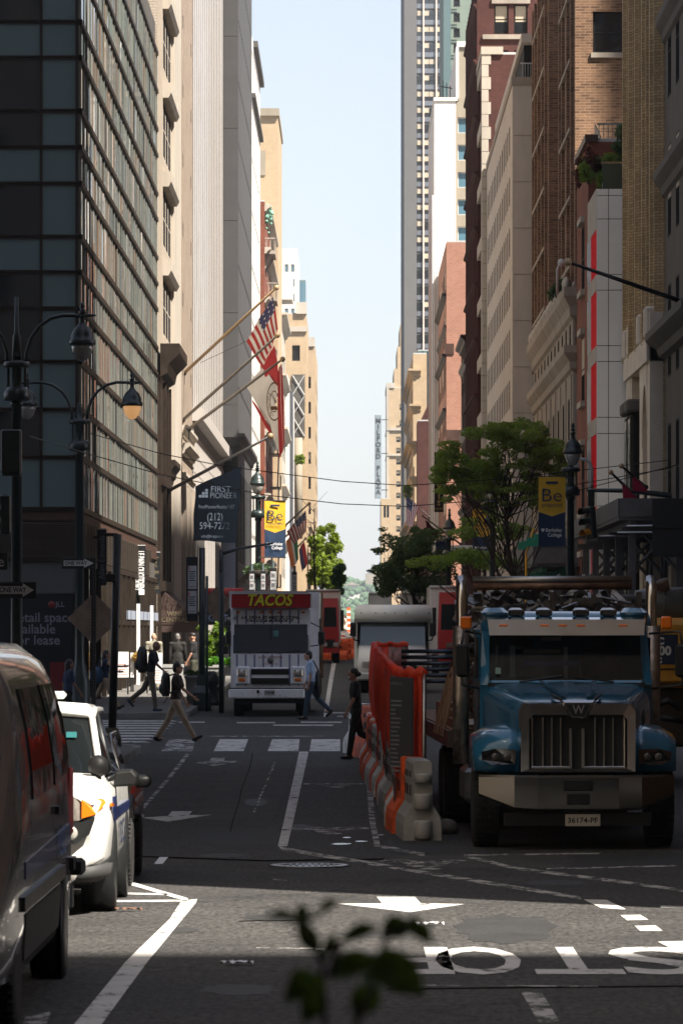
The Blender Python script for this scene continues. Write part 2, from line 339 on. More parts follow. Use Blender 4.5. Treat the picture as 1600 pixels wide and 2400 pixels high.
def bike_symbol(px, py, s=1.0):
    c = G(px, py); mb = MB(); h = 0.006
    def ring(cx, cy, r0, r1):
        n = 20; v = [(c.x+s*(cx+r*math.cos(2*math.pi*k/n)), c.y+s*(cy+r*math.sin(2*math.pi*k/n))*1.6, c.z+h) for r in (r0, r1) for k in range(n)]
        mb.add(v, [(k, (k+1) % n, n+(k+1) % n, n+k) for k in range(n)])
    def bar(a, b, t=0.06):
        a = Vector((c.x+s*a[0], c.y+s*a[1]*1.6, c.z+h)); b = Vector((c.x+s*b[0], c.y+s*b[1]*1.6, c.z+h)); d = (b-a).normalized(); q = Vector((-d.y, d.x, 0))*t*s
        mb.quad(a-q, b-q, b+q, a+q)
    ring(-0.3, 0, 0.17, 0.25); ring(0.3, 0, 0.17, 0.25)
    bar((-0.3, 0), (-0.1, -0.42)); bar((-0.1, -0.42), (0.22, -0.4)); bar((0.22, -0.4), (0.3, 0)); bar((-0.1, -0.42), (0.05, 0)); bar((0.05, 0), (0.22, -0.4)); bar((-0.12, -0.5), (-0.02, -0.85), 0.09); bar((-0.02, -0.85), (0.2, -0.55), 0.07); ring(0.06, -1.05, 0.0, 0.13)
    mb.build('bicycle_marking', wornwhite, road)
bike_symbol(770, 1942); bike_symbol(782, 1838, 0.95); bike_symbol(990, 2020)
c = G(725, 2030); mb = MB(); mb.smooth = False
mb.lathe([(0.0, 0.012), (0.33, 0.012), (0.33, 0.016), (0.45, 0.016), (0.47, 0.0)], (c.x, c.y, 0), 28)
for k in range(-4, 5):
    for j in range(-4, 5):
        if k*k+j*j < 18: mb.box(c.x+k*.07-.02, c.x+k*.07+.02, c.y+j*.07-.02, c.y+j*.07+.02, .012, .02)
mb.build('manhole_cover', mat('cast_iron', (0.12, 0.115, 0.11), 0.32, 0.85, var=0.3, vs=5), road)
def blob(name, cx, cy, rx, ry, m, seed, dz=0.003):
    rnd = random.Random(seed); n = 26; ph = [rnd.uniform(0.75, 1.15) for _ in range(n)]
    mark(name, [(cx+rx*ph[k]*math.cos(2*math.pi*k/n), cy-ry*(0.6*ph[k]+0.4*ph[(k+3) % n])*math.sin(2*math.pi*k/n)) for k in range(n)], m, dz)
blob('asphalt_patch', 1190, 2178, 125, 34, patch, 3); blob('asphalt_patch', 960, 1990, 95, 12, patch, 5); blob('asphalt_patch', 560, 1965, 120, 22, patch, 8)
mark('asphalt_patch', [(900, 2006), (1330, 2002), (1330, 2036), (1015, 2037)], wornpatch, 0.0025); mark('asphalt_patch', [(1340, 2002), (1600, 1997), (1640, 2030), (1345, 2034)], patch, 0.0025)
mark('asphalt_patch', [(560, 1770), (690, 1770), (640, 1920), (450, 1925)], wornpatch, 0.002)
water = mat('puddle_water', (0.015, 0.015, 0.016), 0.22, var=0, spec=0.6); blob('puddle', 800, 1979, 24, 2.2, water, 11, 0.007); blob('puddle', 846, 1973, 15, 1.6, water, 12, 0.007); blob('puddle', 812, 1964, 10, 1.4, water, 13, 0.007); blob('puddle', 893, 1958, 9, 1.6, water, 14, 0.007)
tar = mat('tar_seam', (0.009, 0.009, 0.009), 0.9, var=.2, spec=0.0)
for pts, wx, wy in (([(592, 1765), (589, 1782), (585, 1800), (574, 1830), (566, 1850), (560, 1880), (548, 1915), (540, 1950)], .9, 0), ([(560, 2160), (600, 2158), (640, 2159), (700, 2158)], 0, .8), ([(905, 2320), (1150, 2316), (1600, 2312)], 0, 1.2), ([(330, 2008), (620, 2018), (900, 2014)], 0, 1.4)): line('tar_seam', pts, wx, wy, tar, 0.004)
for k, (cx, cy, rx, ry) in enumerate(((520, 2005, 60, 5), (640, 2150, 70, 9), (860, 2190, 60, 8), (420, 2180, 45, 7), (700, 1940, 40, 8), (600, 1880, 30, 8), (980, 2250, 50, 6), (1300, 2070, 80, 7), (560, 2320, 90, 14))): blob('oil_stain', cx, cy, rx, ry, mat('oil_stain_%d' % k, (.021, .02, .019), .7, var=.5, vs=2) if k == 0 else MATS['oil_stain_0'], 70+k, 0.0018+k*.0001)
# utility cover plates and small litter on the asphalt
for px, py, l_ in ((378, 2018, 0.5),):
    c = G(px, py); mb = MB(); mb.box(c.x-.05, c.x+.05, c.y-.8, c.y+.8, 0, .008); mb.build('drain_cover', steel, road)
# ---------------------------------------------------------------- buildings
WCACHE = {}
def window_mesh(wd, h, style, fm, gm):
    key = (round(wd, 2), round(h, 2), style, fm.name, gm.name)
    if key in WCACHE: return WCACHE[key]
    mb = MB(); t = min(0.07, wd*0.12, h*0.12)
    mb.mi = 1
    if style == 'blind':
        mb.box(t, wd-t, 0.03, 0.05, t, h-t); mb.mi = 2; mb.box(t*1.2, wd-t*1.2, 0.012, 0.026, h*0.42, h-t); mb.mi = 0
    else: mb.box(t, wd-t, 0.03, 0.05, t, h-t); mb.mi = 0
    mb.box(0, t, 0, 0.06, 0, h); mb.box(wd-t, wd, 0, 0.06, 0, h); mb.box(t, wd-t, 0, 0.06, 0, t); mb.box(t, wd-t, 0, 0.06, h-t, h)
    if style in ('sash', 'blind'): mb.box(t, wd-t, 0.005, 0.055, h*0.5-t*0.4, h*0.5+t*0.4)
    if style == 'pair': mb.box(wd/2-t/2, wd/2+t/2, 0.005, 0.055, t, h-t)
    WCACHE[key] = mb
    return mb
WM = {}
def place_windows(t, rects, style, fm, gm, limit=100, flat=1.0):
    """rects: (corner, U, N, width, height) in world space; one object per window, the farthest past the limit as one mass"""
    org = ORG[t.name]; rects = sorted(rects, key=lambda r: (r[0]-Vector((0, 0, CH))).length)
    rest = MB()
    for k, (c, U, N, wd, h) in enumerate(rects):
        st = style if style != 'mix' else random.choice(['sash', 'sash', 'blind'])
        mb = window_mesh(wd, h, st, fm, gm)
        M = FM(c-org, U, -N*flat, Vector((0, 0, 1)))
        if k < limit:
            key = (round(wd, 2), round(h, 2), st, fm.name, gm.name)
            if key not in WM:
                o = mb.build('window', [fm, gm, blind]); o.parent = t; WM[key] = o.data
            else:
                o = bpy.data.objects.new('window', WM[key]); COL.objects.link(o); o.parent = t
            o.matrix_local = M
        else:
            W = FM(c, U, -N*flat, Vector((0, 0, 1)))
            b = len(rest.v); rest.v += [tuple(W @ Vector(p)) for p in mb.v]
            for i, f in enumerate(mb.f): rest.f.append(tuple(b+q for q in f)); rest.m.append(mb.m[i]); rest.sm.append(False)
    if rest.v: rest.build('window', [fm, gm, blind], t, world=True, kind='stuff')
def cuts(iv, lo, hi): return sorted(set([lo, hi]+[x for a, b in iv for x in (a, b) if lo < x < hi]))
def facade(mb, O, U, N, wd, z0, z1, specs):
    """wall with real openings; specs: dicts u (intervals), v (intervals, absolute height), d (depth)"""
    us = cuts([i for s in specs for i in s['u']], 0, wd); vs = cuts([i for s in specs for i in s['v']], z0, z1)
    Z = Vector((0, 0, 1)); out = []
    pt = lambda u, v, d=0.0: O+U*u+Z*(v-O.z)-N*d
    def inside(u, v):
        for s in specs:
            if any(a < u < b for a, b in s['u']) and any(a < v < b for a, b in s['v']): return s
    for i in range(len(us)-1):
        run = None
        for j in range(len(vs)-1):
            if inside((us[i]+us[i+1])/2, (vs[j]+vs[j+1])/2): continue
            mb.quad(pt(us[i], vs[j]), pt(us[i+1], vs[j]), pt(us[i+1], vs[j+1]), pt(us[i], vs[j+1]))
    for s in specs:
        d = s.get('d', 0.25)
        for a, b in s['u']:
            for c, e in s['v']:
                if a < 0 or b > wd+1e-6 or c < z0 or e > z1+1e-6: continue
                mb.quad(pt(a, c), pt(b, c), pt(b, c, d), pt(a, c, d)); mb.quad(pt(a, e, d), pt(b, e, d), pt(b, e), pt(a, e))
                mb.quad(pt(a, c), pt(a, c, d), pt(a, e, d), pt(a, e)); mb.quad(pt(b, c, d), pt(b, c), pt(b, e), pt(b, e, d))
                out.append((s, (pt(a, c, min(max(d-0.02, 0.001), 0.2)), U, N, b-a, e-c)))
    return out
def bays(n, lo, hi, frac): 
    p = (hi-lo)/n; return [(lo+p*(i+0.5-frac/2), lo+p*(i+0.5+frac/2)) for i in range(n)]
def floors(z0, z1, step, h, off=0.5):
    out = []; z = z0
    while z+off+h < z1: out.append((z+off, z+off+h)); z += step
    return out
def building(name, label, side, xs, y0, y1, z1, D, wm, sspec=(), fspec=(), extra=None, frame=None, gm=None, style='mix', limit=100, rearz=None, base=None, roofm=None):
    b0 = (gz(y0) if base is None else base)-0.6 if base is None else base
    t = thing(name, label, 'building', (xs, y0, b0))
    mb = MB(); frame = frame or MATS['black_paint']; gm = gm or winglass
    sg = -1 if side == 'L' else 1                            # direction away from the street
    if side == 'L': O = Vector((xs, y0, b0)); U = Vector((0, 1, 0)); N = Vector((1, 0, 0)); fO = Vector((xs-D, y0, b0)); conv = lambda iv: [(a-y0, b-y0) for a, b in iv]; fconv = lambda iv: [(a-(xs-D), b-(xs-D)) for a, b in iv]
    else: O = Vector((xs, y1, b0)); U = Vector((0, -1, 0)); N = Vector((-1, 0, 0)); fO = Vector((xs, y0, b0)); conv = lambda iv: [(y1-b, y1-a) for a, b in iv]; fconv = lambda iv: [(a-xs, b-xs) for a, b in iv]
    r1 = facade(mb, O, U, N, y1-y0, b0, z1, [dict(s, u=conv(s['u']), d=0.006) for s in sspec])
    r2 = facade(mb, fO, Vector((1, 0, 0)), Vector((0, -1, 0)), D, b0, z1, [dict(s, u=fconv(s['u'])) for s in fspec])
    xa, xb = min(xs, xs+sg*D), max(xs, xs+sg*D)
    far = xa if side == 'L' else xb
    mb.quad((xb, y1, b0), (xa, y1, b0), (xa, y1, z1), (xb, y1, z1))
    if side == 'L': mb.quad((far, y1, b0), (far, y0, b0), (far, y0, z1), (far, y1, z1))
    else: mb.quad((far, y0, b0), (far, y1, b0), (far, y1, z1), (far, y0, z1))
    if extra: extra(mb)
    mb.build('wall', wm, t, world=True)
    rf = MB(); rf.box(xa+.02, xb-.02, y0+.02, y1-.02, z1-.03, z1+0.12); rf.build('roof', roofm or MATS['light_grey'], t, world=True)
    groups = {}
    for fl, rr in ((0.2, r1), (1.0, r2)):
        for s, r in rr: groups.setdefault((s.get('style', style), s.get('f', frame).name, s.get('g', gm if fl == 1 else dullglass).name, fl), []).append(r)
    for (st, f, g, fl), rs in groups.items():
        if st != 'none': place_windows(t, rs, st, MATS[f], MATS[g], max(4, int(limit/len(groups))), fl)
    return t
def ledge(t, m, side, xs, y0, y1, z, h, pr, D=0, name='cornice', prof=None):
    """moulded cornice along the street side with a return of length D on the front"""
    sg = 1 if side == 'L' else -1
    prof = prof or [(0, 0), (0.35, 0.12), (0.45, 0.4), (0.85, 0.62), (1.0, 0.72), (1.0, 1.0), (0, 1.0)]
    mb = MB(); ya = y0-(pr if D else 0)
    mb.loft([[(xs+sg*(p*pr-0.02), y0-(p*pr if D else 0), z+q*h) for p, q in prof], [(xs+sg*(p*pr-0.02), y1, z+q*h) for p, q in prof]])
    if D: mb.loft([[(xs+sg*(p*pr-.02), y0-p*pr-.001, z+q*h) for p, q in prof], [(xs-sg*D, y0-p*pr-.001, z+q*h) for p, q in prof]])
    return mb.build(name, m, t, world=True)

creambrick = brick('cream_brick', (0.42, 0.36, 0.29), (0.37, 0.31, 0.25), (0.24, 0.2, 0.16), 0.3, 0.11, big=0.12)
beigebrick = brick('beige_brick', (0.33, 0.26, 0.2), (0.27, 0.21, 0.165), (0.19, 0.155, 0.13), 0.26, 0.12, big=0.18)
tanbrick = brick('tan_brick', (0.62, 0.46, 0.25), (0.45, 0.32, 0.17), (0.3, 0.24, 0.16), 0.24, 0.09, big=0.25)
brownbrick = brick('brown_brick', (0.22, 0.125, 0.075), (0.1, 0.055, 0.036), (0.26, 0.17, 0.11), 0.36, 0.1, big=0.35, ms=0.014)
redbrick = brick('red_brick', (0.24, 0.06, 0.032), (0.17, 0.045, 0.026), (0.14, 0.08, 0.06), 0.24, 0.085, big=0.25)
darkred = brick('dark_red_brick', (0.08, 0.026, 0.021), (0.058, 0.019, 0.016), (0.065, 0.036, 0.03), 0.24, 0.1, big=0.25)
pinkbrick = brick('orange_brick', (0.36, 0.175, 0.12), (0.31, 0.145, 0.1), (0.32, 0.22, 0.18), 0.3, 0.14, big=0.12)
peach = brick('peach_brick', (0.42, 0.31, 0.2), (0.39, 0.29, 0.185), (0.35, 0.27, 0.19), 0.4, 0.2, big=0.1)
stonepale = mat('pale_limestone', (0.4, 0.355, 0.3), 0.85, var=0.22, vs=0.7, bump=0.2, bs=8, stretch=(1, 1, .25))
limestone = mat('limestone', (0.3, 0.255, 0.21), 0.85, var=0.28, vs=0.8, bump=0.25, bs=8, stretch=(1, 1, .25))
darkstone = mat('dark_stone', (0.075, 0.068, 0.06), 0.8, var=0.3, vs=0.6, bump=0.25, bs=8)
greystone = mat('grey_concrete', (0.52, 0.465, 0.41), 0.88, var=0.14, vs=0.7, bump=0.25, bs=3, stretch=(1, 1, 0.35))
shadegrey = mat('shade_grey_wall', (0.05, 0.048, 0.048), 0.75, var=0.16, vs=0.9, bump=0.15, bs=6, stretch=(0.4, 0.4, 1))  # dark base colour stands for the shade on this wall
towergrey = mat('tower_concrete', (0.12, 0.117, 0.115), 0.85, var=0.1, vs=0.3, bump=0.1, bs=4)
whitewall = mat('white_render', (0.58, 0.55, 0.51), 0.8, var=0.12, vs=0.5, stretch=(1, 1, .2))
beigewall = mat('beige_render', (0.27, 0.23, 0.175), 0.85, var=0.2, vs=0.8, stretch=(1, 1, .2))
greenwall = mat('green_concrete', (0.17, 0.21, 0.175), 0.8, var=0.08, vs=0.5)
bronze = mat('dark_bronze', (0.035, 0.024, 0.018), 0.45, 0.4, var=0.3, vs=2)
brownpanel = mat('brown_panel', (0.06, 0.03, 0.022), 0.5, var=0.25, vs=2)
tealglass = glass('teal_glass', (0.11, 0.165, 0.17), 0.12, 0.05, (0.3, 0.3, 0.3), 0.7)
darkglass = glass('black_glass', (0.022, 0.024, 0.026), 0.06, 0.05, (0.3, 0.3, 0.3), 0.7)
sideglass = glass('rippled_glass', (0.05, 0.06, 0.062), 0.03, 0.07, (2.0, 0.6, 0.04), 1.0, 2.4)
blueglass = glass('blue_glass', (0.1, 0.2, 0.26), 0.04, 0.25, (0.5, 0.5, 0.25), 1.0, 2.0)
shopglass = glass('shop_glass', (0.02, 0.026, 0.022), 0.03, 0.1, (0.8, 0.3, 0.1), 0.9, 1.7)
def tint(o): return o

# L1: the glass corner building
gy0, gy1, gx = 130.0, 181.7, -7.5
t = thing('glass_building', 'dark glass office block with thin floor bands and a rippled glass street side', 'building', (gx, gy0, 0.2))
zl = [Z_(p, gy0) for p in (-410, -285, -160, -75, 51, 135, 260, 345, 430, 555, 638, 723, 848, 960, 1072, 1193)]
mb = MB(); mb.box(gx-20, gx-.06, gy0+.08, gy1-.05, 0, zl[0]+1.2); mb.build('wall', darkstone, t, world=True)
front_t = MB(); front_d = MB(); spd = MB(); fr = MB()
xm = X_(97, gy0)
for i in range(len(zl)-1):
    z1, z0 = zl[i]-.05, zl[i+1]+.05
    a = front_t; a.box(xm+.04, gx-.12, gy0-.0, gy0+.07, z0, z1)
    b = front_t if i in (4, 9, 12, 14, 1, 7) else front_d; b.box(gx-19.9, xm-.04, gy0, gy0+.07, z0, z1)
for z in zl: fr.box(gx-19.9, gx+.05, gy0-.05, gy0+.06, z-.06, z-.015); fr.box(gx-19.9, gx+.05, gy0-.05, gy0+.06, z+.015, z+.06); fr.box(gx-.05, gx+.07, gy0-.05, gy1, z-.07, z+.07)
for x in (xm, xm-2.2, xm-4.4): fr.box(x-.04, x+.04, gy0-.03, gy0+.06, zl[-1], zl[0])
fr.box(gx-.12, gx-.04, gy0-.04, gy0+.06, zl[-1], zl[0])
front_t.build('teal_panel', tealglass, t, world=True); front_d.build('dark_glazing', darkglass, t, world=True); fr.build('floor_band', bronze, t, world=True)
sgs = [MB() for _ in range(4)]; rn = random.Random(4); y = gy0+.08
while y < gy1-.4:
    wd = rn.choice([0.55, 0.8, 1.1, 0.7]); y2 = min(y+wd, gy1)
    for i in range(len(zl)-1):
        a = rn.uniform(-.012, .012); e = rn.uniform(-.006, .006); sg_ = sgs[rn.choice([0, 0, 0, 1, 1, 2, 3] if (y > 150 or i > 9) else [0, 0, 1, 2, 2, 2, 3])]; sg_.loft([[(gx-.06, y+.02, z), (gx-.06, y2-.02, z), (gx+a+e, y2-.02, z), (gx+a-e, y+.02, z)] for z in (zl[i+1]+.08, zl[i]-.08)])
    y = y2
for sg_, c_ in zip(sgs, (None, (.17, .18, .16), (.2, .11, .065), (.015, .018, .02))): sg_.build('rippled_glazing', sideglass if c_ is None else glass('reflection_tint_glass', c_, .03, .07, (2.0, .6, .04), 1.0, 2.0), t, world=True)  # pale, tan and dark strip tints stand in for street reflections
mul = MB(); y = gy0+.3
while y < gy1: mul.box(gx-.04, gx+.025, y-.025, y+.025, zl[-1], zl[0]); y += 1.55
mul.build('mullion', mat('pale_metal', (0.3, 0.31, 0.28), 0.35, 0.7, var=0.1), t, world=True)
zs = zl[-1]
lo = MB(); lo.box(gx-19.9, gx+.02, gy0-.02, gy0+.06, Z_(1220, gy0), zs-.09); lo.box(gx-.05, gx+.02, gy0+.06, gy1, zs-.65, zs-.1); lo.build('fascia', brownpanel, t, world=True)
lv = MB(); zt, zb = Z_(1224, gy0), Z_(1306, gy0)
for k in range(20):
    z = zb+(zt-zb)*k/20; lv.prism([(gy0-.06, z), (gy0+.02, z+.04), (gy0+.02, z+.05), (gy0-.06, z+.015)], 'x', gx-19.9, gx-.04)
    lv.prism([(gx+.06, z), (gx-.02, z+.04), (gx-.02, z+.05), (gx+.06, z+.015)], 'y', gy0+.06, gy1-6)
for y in [gy0+1.6*k for k in range(28)]: lv.box(gx-.03, gx+.07, y, y+.06, zb-.05, zt)
lv.build('louvre_screen', mat('louvre_bronze', (0.13, 0.105, 0.085), 0.4, 0.5, var=0.15), t, world=True)
lg = MB(); lg.box(gx-19.9, gx-.02, gy0-.08, gy0+.05, Z_(1316, gy0), Z_(1308, gy0)); lg.box(gx-.05, gx+.06, gy0+.05, gy1, zb-.2, zb-.05); lg.build('ledge', bronze, t, world=True)
pn = MB(); pn.box(gx-19.9, gx-.14, gy0-.01, gy0+.06, Z_(1391, gy0), Z_(1317, gy0)-.01); pn.build('grey_panel', mat('panel_grey', (0.09, 0.095, 0.1), 0.4, var=0.08), t, world=True)
po = MB(); po.box(X_(28, gy0)-3, X_(172, gy0), gy0-.03, gy0+.05, .3, Z_(1392, gy0)-.01)
pst = po.build('lease_poster', mat('poster_navy', (0.008, 0.009, 0.013), 0.45, var=0.1), t, world=True)
tx = MB()
for s_, py in (('Retail space', 1448), ('available', 1475), ('for lease', 1501)):
    tx.text(s_, FRONT(X_(24 if s_[0] == 'R' else (26 if s_[0] == 'a' else 33), gy0), gy0-.036, Z_(py, gy0)), size=.37, align='LEFT', bold=.006)
tx.text('JLL', FRONT(X_(131, gy0), gy0-.036, Z_(1417, gy0)), size=.2, align='LEFT', bold=.004)
tx.build('lettering', mat('faded_white', (0.2, 0.21, 0.25), 0.6, var=0.1), pst, world=True)
rd = MB(); rd.box(X_(118, gy0), X_(170, gy0), gy0-.036, gy0-.031, 1.0, Z_(1552, gy0)); rd.lathe([(0, -.036), (.1, -.036), (.1, -.031), (0, -.031)], (X_(122, gy0), gy0, Z_(1417, gy0)), 14, 'y'); rd.build('red_panel', mat('poster_red', (0.16, 0.012, 0.016), 0.5, var=0.1), pst, world=True)
cp = MB(); cp.box(gx-.12, gx+.03, gy0-.03, gy0+.12, .2, zb); cp.build('corner_post', chrome, t, world=True)
sh = MB(); sh.box(gx-.05, gx, gy0+.13, gy1-.05, .35, zb-.2); sh.build('shop_glazing', shopglass, t, world=True)
sm = MB()
for y in [gy0+3.2*k for k in range(1, 16)]: sm.box(gx-.02, gx+.08, y-.05, y+.05, .3, zb-.2)
sm.box(gx-.02, gx+.05, gy0+.13, gy1, 2.85, 3.0); sm.build('shop_mullion', bronze, t, world=True)
sp = MB()
for px in (315, 347):
    y = gx*11000/(px-VX); sp.box(gx+.09, gx+.2, y-.2, y+.2, .55, 3.6)
sp.build('white_post', whitepaint, t, world=True)
sgb = MB(); y = gx*11000/(300-VX); sgb.box(gx+.01, gx+.07, y, gy1-.4, 3.05, 3.35); sgb.build('sign_band', mat('pale_sign', (0.3, 0.34, 0.42), 0.5, var=0.1), t, world=True)

def blade_sign(label, txt, px0, px1, py0, py1, Y, rot, col=None, size=None, name='blade_sign', tcol=None, foot=False, bold=.006):
    x0, x1, z1, z0 = X_(px0, Y), X_(px1, Y), Z_(py0, Y), Z_(py1, Y)
    s = thing(name, label, 'sign', (x0, Y, z0)); mb = MB(); mb.cbox(x0, x1, Y, Y+.18, z0, z1, .015); mb.build('sign_board', col or MATS['black_paint'], s, world=True)
    br = MB(); br.box(x0-.35, x0, Y+.06, Y+.12, z1-.25, z1-.19); br.box(x0-.35, x0, Y+.06, Y+.12, z0+.19, z0+.25); br.build('bracket', black, s, world=True)
    mb = MB(); c = ((x0+x1)/2, Y-.006, (z0+z1)/2)
    M = FM(c, (0, 0, -1), (1, 0, 0), (0, -1, 0)) if rot < 0 else FM(c, (0, 0, 1), (-1, 0, 0), (0, -1, 0))
    mb.text(txt, M, size=size or (x1-x0)*.95, width=(z1-z0)*.78, bold=bold)
    mb.build('lettering', tcol or whiteletter, s, world=True)
    tp = MB(); tp.box(x0, x1, Y-.01, Y+.19, z1, z1+.03); tp.build('top_trim', ltgrey, s, world=True)
    return s
blade_sign('tall black vertical shop sign reading Allen Edmonds beside the one way sign', 'Allen Edmonds', 229, 250, 1241, 1372, 136, 1, tcol=MATS['faded_white'], bold=0.0)
blade_sign('tall black vertical sign with white letters LE PAIN QUOTIDIEN', 'LE PAIN QUOTIDIEN', 318, 341, 1279, 1395, 165, -1, bold=.012)
blade_sign('tall black vertical sign with small dim lettering above the brown awning', 'bar & grill', 353, 376, 1295, 1391, 181, -1, tcol=mat('dim_gold', (0.16, 0.13, 0.08), 0.5, var=0.1), bold=0.0)
mbd = MB(); yb = 172; mbd.box(X_(326, 165), X_(339, 165), 164.9, 165.1, Z_(1394, 165), Z_(1383, 165)); o = mbd.build('tray_emblem', whitepaint)
o.parent = [q for q in bpy.data.objects if q.get('label', '').find('QUOTIDIEN') >= 0][0]; o.matrix_parent_inverse = Matrix.Translation(-Vector(o.parent.location))

# L2: cream brick block with stone ledges, dark bronze shop bay below
l2 = building('cream_brick_building', 'cream brick block with stone ledges over a dark bronze bay beside the glass building', 'L', -7.5, 181.8, 208, 46, 14, creambrick,
    sspec=[dict(u=[(187.9, 190.1), (190.5, 192.7), (193.1, 195.4)], v=floors(13.6, 46, 3.55, 2.3, .9), d=.45), dict(u=[(198, 199.6)], v=floors(16, 44, 7.1, 2.2), d=.3)], style='sash', frame=stonepale)
for z in [13.3+3.55*k for k in range(9)]: ledge(l2, stonepale, 'L', -7.5, 187.4, 196.4, z, .6, .36, name='stone_ledge', prof=[(0, 0), (.7, 0), (1, .35), (1, 1), (0, 1)])
mb = MB(); mb.box(-7.5, -7.38, 196.6, 204.4, 1, 46); mb.build('pier', stonepale, l2, world=True)
mb = MB(); mb.box(-7.5, -7.36, 182, 190, .9, 12.6)
for y in (184.5, 187, 189.5): mb.box(-7.36, -7.24, y-.2, y+.2, .9, 12.4)
for z in (4.2, 8.3): mb.box(-7.36, -7.22, 182, 190, z, z+.4)
mb.build('bronze_bay', bronze, l2, world=True)
ledge(l2, bronze, 'L', -7.36, 181.9, 190.4, 12.5, 1.3, .75); ledge(l2, bronze, 'L', -7.4, 190.4, 196.5, 8.9, .7, .3)
aw = MB(); aw.loft([[(-7.4, 183, 4.3), (-7.4, 183, 4.2), (-5.9, 183, 2.9), (-5.9, 183, 3.0)], [(-7.4, 192, 4.3), (-7.4, 192, 4.2), (-5.9, 192, 2.9), (-5.9, 192, 3.0)]]); aw.box(-5.95, -5.9, 183, 192, 2.6, 2.95); aw.box(-7.4, -5.95, 183, 183.04, 2.6, 2.9)
aw.poly([(-7.4, 182.98, 2.9), (-5.9, 182.98, 2.9), (-7.4, 182.98, 4.25)])
awn = aw.build('awning', mat('brown_canvas', (0.05, 0.026, 0.02), 0.8, var=0.15), l2, world=True)
mb = MB(); mb.text('WINE\nCENTRAL', FRONT(-6.85, 182.96, 3.2), size=.24, bold=.004); mb.build('lettering', MATS['dim_gold'], awn, world=True)
bsg = MB(); bsg.box(-7.3, -6.3, 192.4, 192.6, 2.95, 3.4); bso = bsg.build('shop_sign', mat('navy_sign', (0.008, 0.01, 0.016), 0.5, var=.1), l2, world=True)
bsg = MB(); bsg.box(-7.35, -3.6, 195.5, 195.8, 2.9, 3.45); bso2 = bsg.build('shop_sign', MATS['navy_sign'], l2, world=True)
mb = MB(); mb.text('BREAKFAST  LUNCH', FRONT(-5.3, 195.46, 3.17), size=.42, width=2.7, bold=.01); mb.build('lettering', mat('sign_blue_white', (0.4, 0.55, 0.8), 0.5, var=0.05), bso2, world=True)

# L2b: beige brick pier building with stone cornice
l2b = building('beige_brick_building', 'narrow beige brick front with dark scuppers carrying the flag poles', 'L', -7.48, 208, 222, 48, 12, beigebrick,
    sspec=[dict(u=[(209.2, 209.9), (219.6, 220.3)], v=floors(13, 47, 3.1, .7, 1), d=.25, style='plain')])
for z, p in ((10.5, .75), (11.3, .55), (9.2, .4)): ledge(l2b, stonepale, 'L', -7.48, 208.2, 222, z, .5, p*.5)
mb = MB(); mb.box(-7.48, -7.3, 208.2, 209.6, 1.2, 9.2); mb.box(-7.48, -7.3, 214.2, 215.6, 1.2, 9.2); mb.box(-7.48, -7.3, 220.2, 221.6, 1.2, 9.2); mb.build('pilaster', limestone, l2b, world=True)

# L3: white pinstripe tower
def fins(mb):
    y = 222.4
    while y < 274.8: mb.box(-7.5, -7.462, y, y+1.75, 13.2, 52); mb.box(-7.5, -7.44, y+.1, y+1.0, 1.4, 9.0); y += 3.1
    mb.box(-7.5, -6.95, 222.2, 275, 9.0, 9.5); mb.box(-7.5, -6.95, 222.2, 275, 12.6, 13.2)
    for k in range(40): mb.box(-7.5, -7.43, 222.4+k*1.32, 222.9+k*1.32, 9.5, 12.6)
    for z in (10.2, 11, 11.8): mb.box(-7.5, -7.42, 222.2, 275, z, z+.2)
l3 = building('pinstripe_building', 'white tower of close vertical fins over a lattice band on the left side', 'L', -7.5, 222, 275, 52, 14, mat('fin_white', (0.4, 0.365, 0.34), 0.7, var=0.08, vs=.4), extra=fins)
mb = MB(); mb.box(-7.5, -7.47, 222.3, 274.9, 1.4, 51.9); mb.build('glazing', darkglass, l3, world=True)

# L4, L5: one white building; shade on its near part painted as dark grey
dash = lambda y0, y1: [(y, y+1.15) for y in [y0+2.0*k for k in range(int((y1-y0)/2))]]
l4 = building('shaded_building_part', 'near part of the white slot-window building, its shade painted dark grey', 'L', -6.6, 275, 313, 52, 14, shadegrey,
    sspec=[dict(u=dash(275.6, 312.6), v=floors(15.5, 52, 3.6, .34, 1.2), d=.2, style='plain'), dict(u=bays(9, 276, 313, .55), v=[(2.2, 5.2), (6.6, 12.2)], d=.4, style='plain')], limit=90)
ledge(l4, shadegrey, 'L', -6.6, 275, 313, 13.4, .8, .4, D=8); ledge(l4, limestone, 'L', -6.6, 275, 313, 5.6, .5, .5)
mb = MB()
for z in [15.9+5.4*k for k in range(7)]: mb.box(-16, -6.62, 274.985, 275, z, z+.02)
mb.build('joint', darkstone, l4, world=True)
mb = MB(); mb.box(-7.5, -6.75, 274.9, 274.99, 4.5, 7.9); mb.build('pale_panel', mat('pale_blue_panel', (0.45, 0.5, 0.6), 0.5, var=.05), l4, world=True)
l5 = building('white_building', 'sunlit far part of the white slot-window building beyond its part painted shade grey', 'L', -6.6, 313, 342, 42.4, 12, whitewall,
    sspec=[dict(u=dash(314, 341.6), v=floors(4, 42, 3.6, .34, 1.2), d=.2, style='plain')], limit=80)
mb = MB(); mb.box(-6.62, -6.35, 313, 342, 38.2, 38.5); mb.box(-6.62, -6.3, 318, 342, 42.2, 42.6); mb.build('ledge', darkstone, l5, world=True)

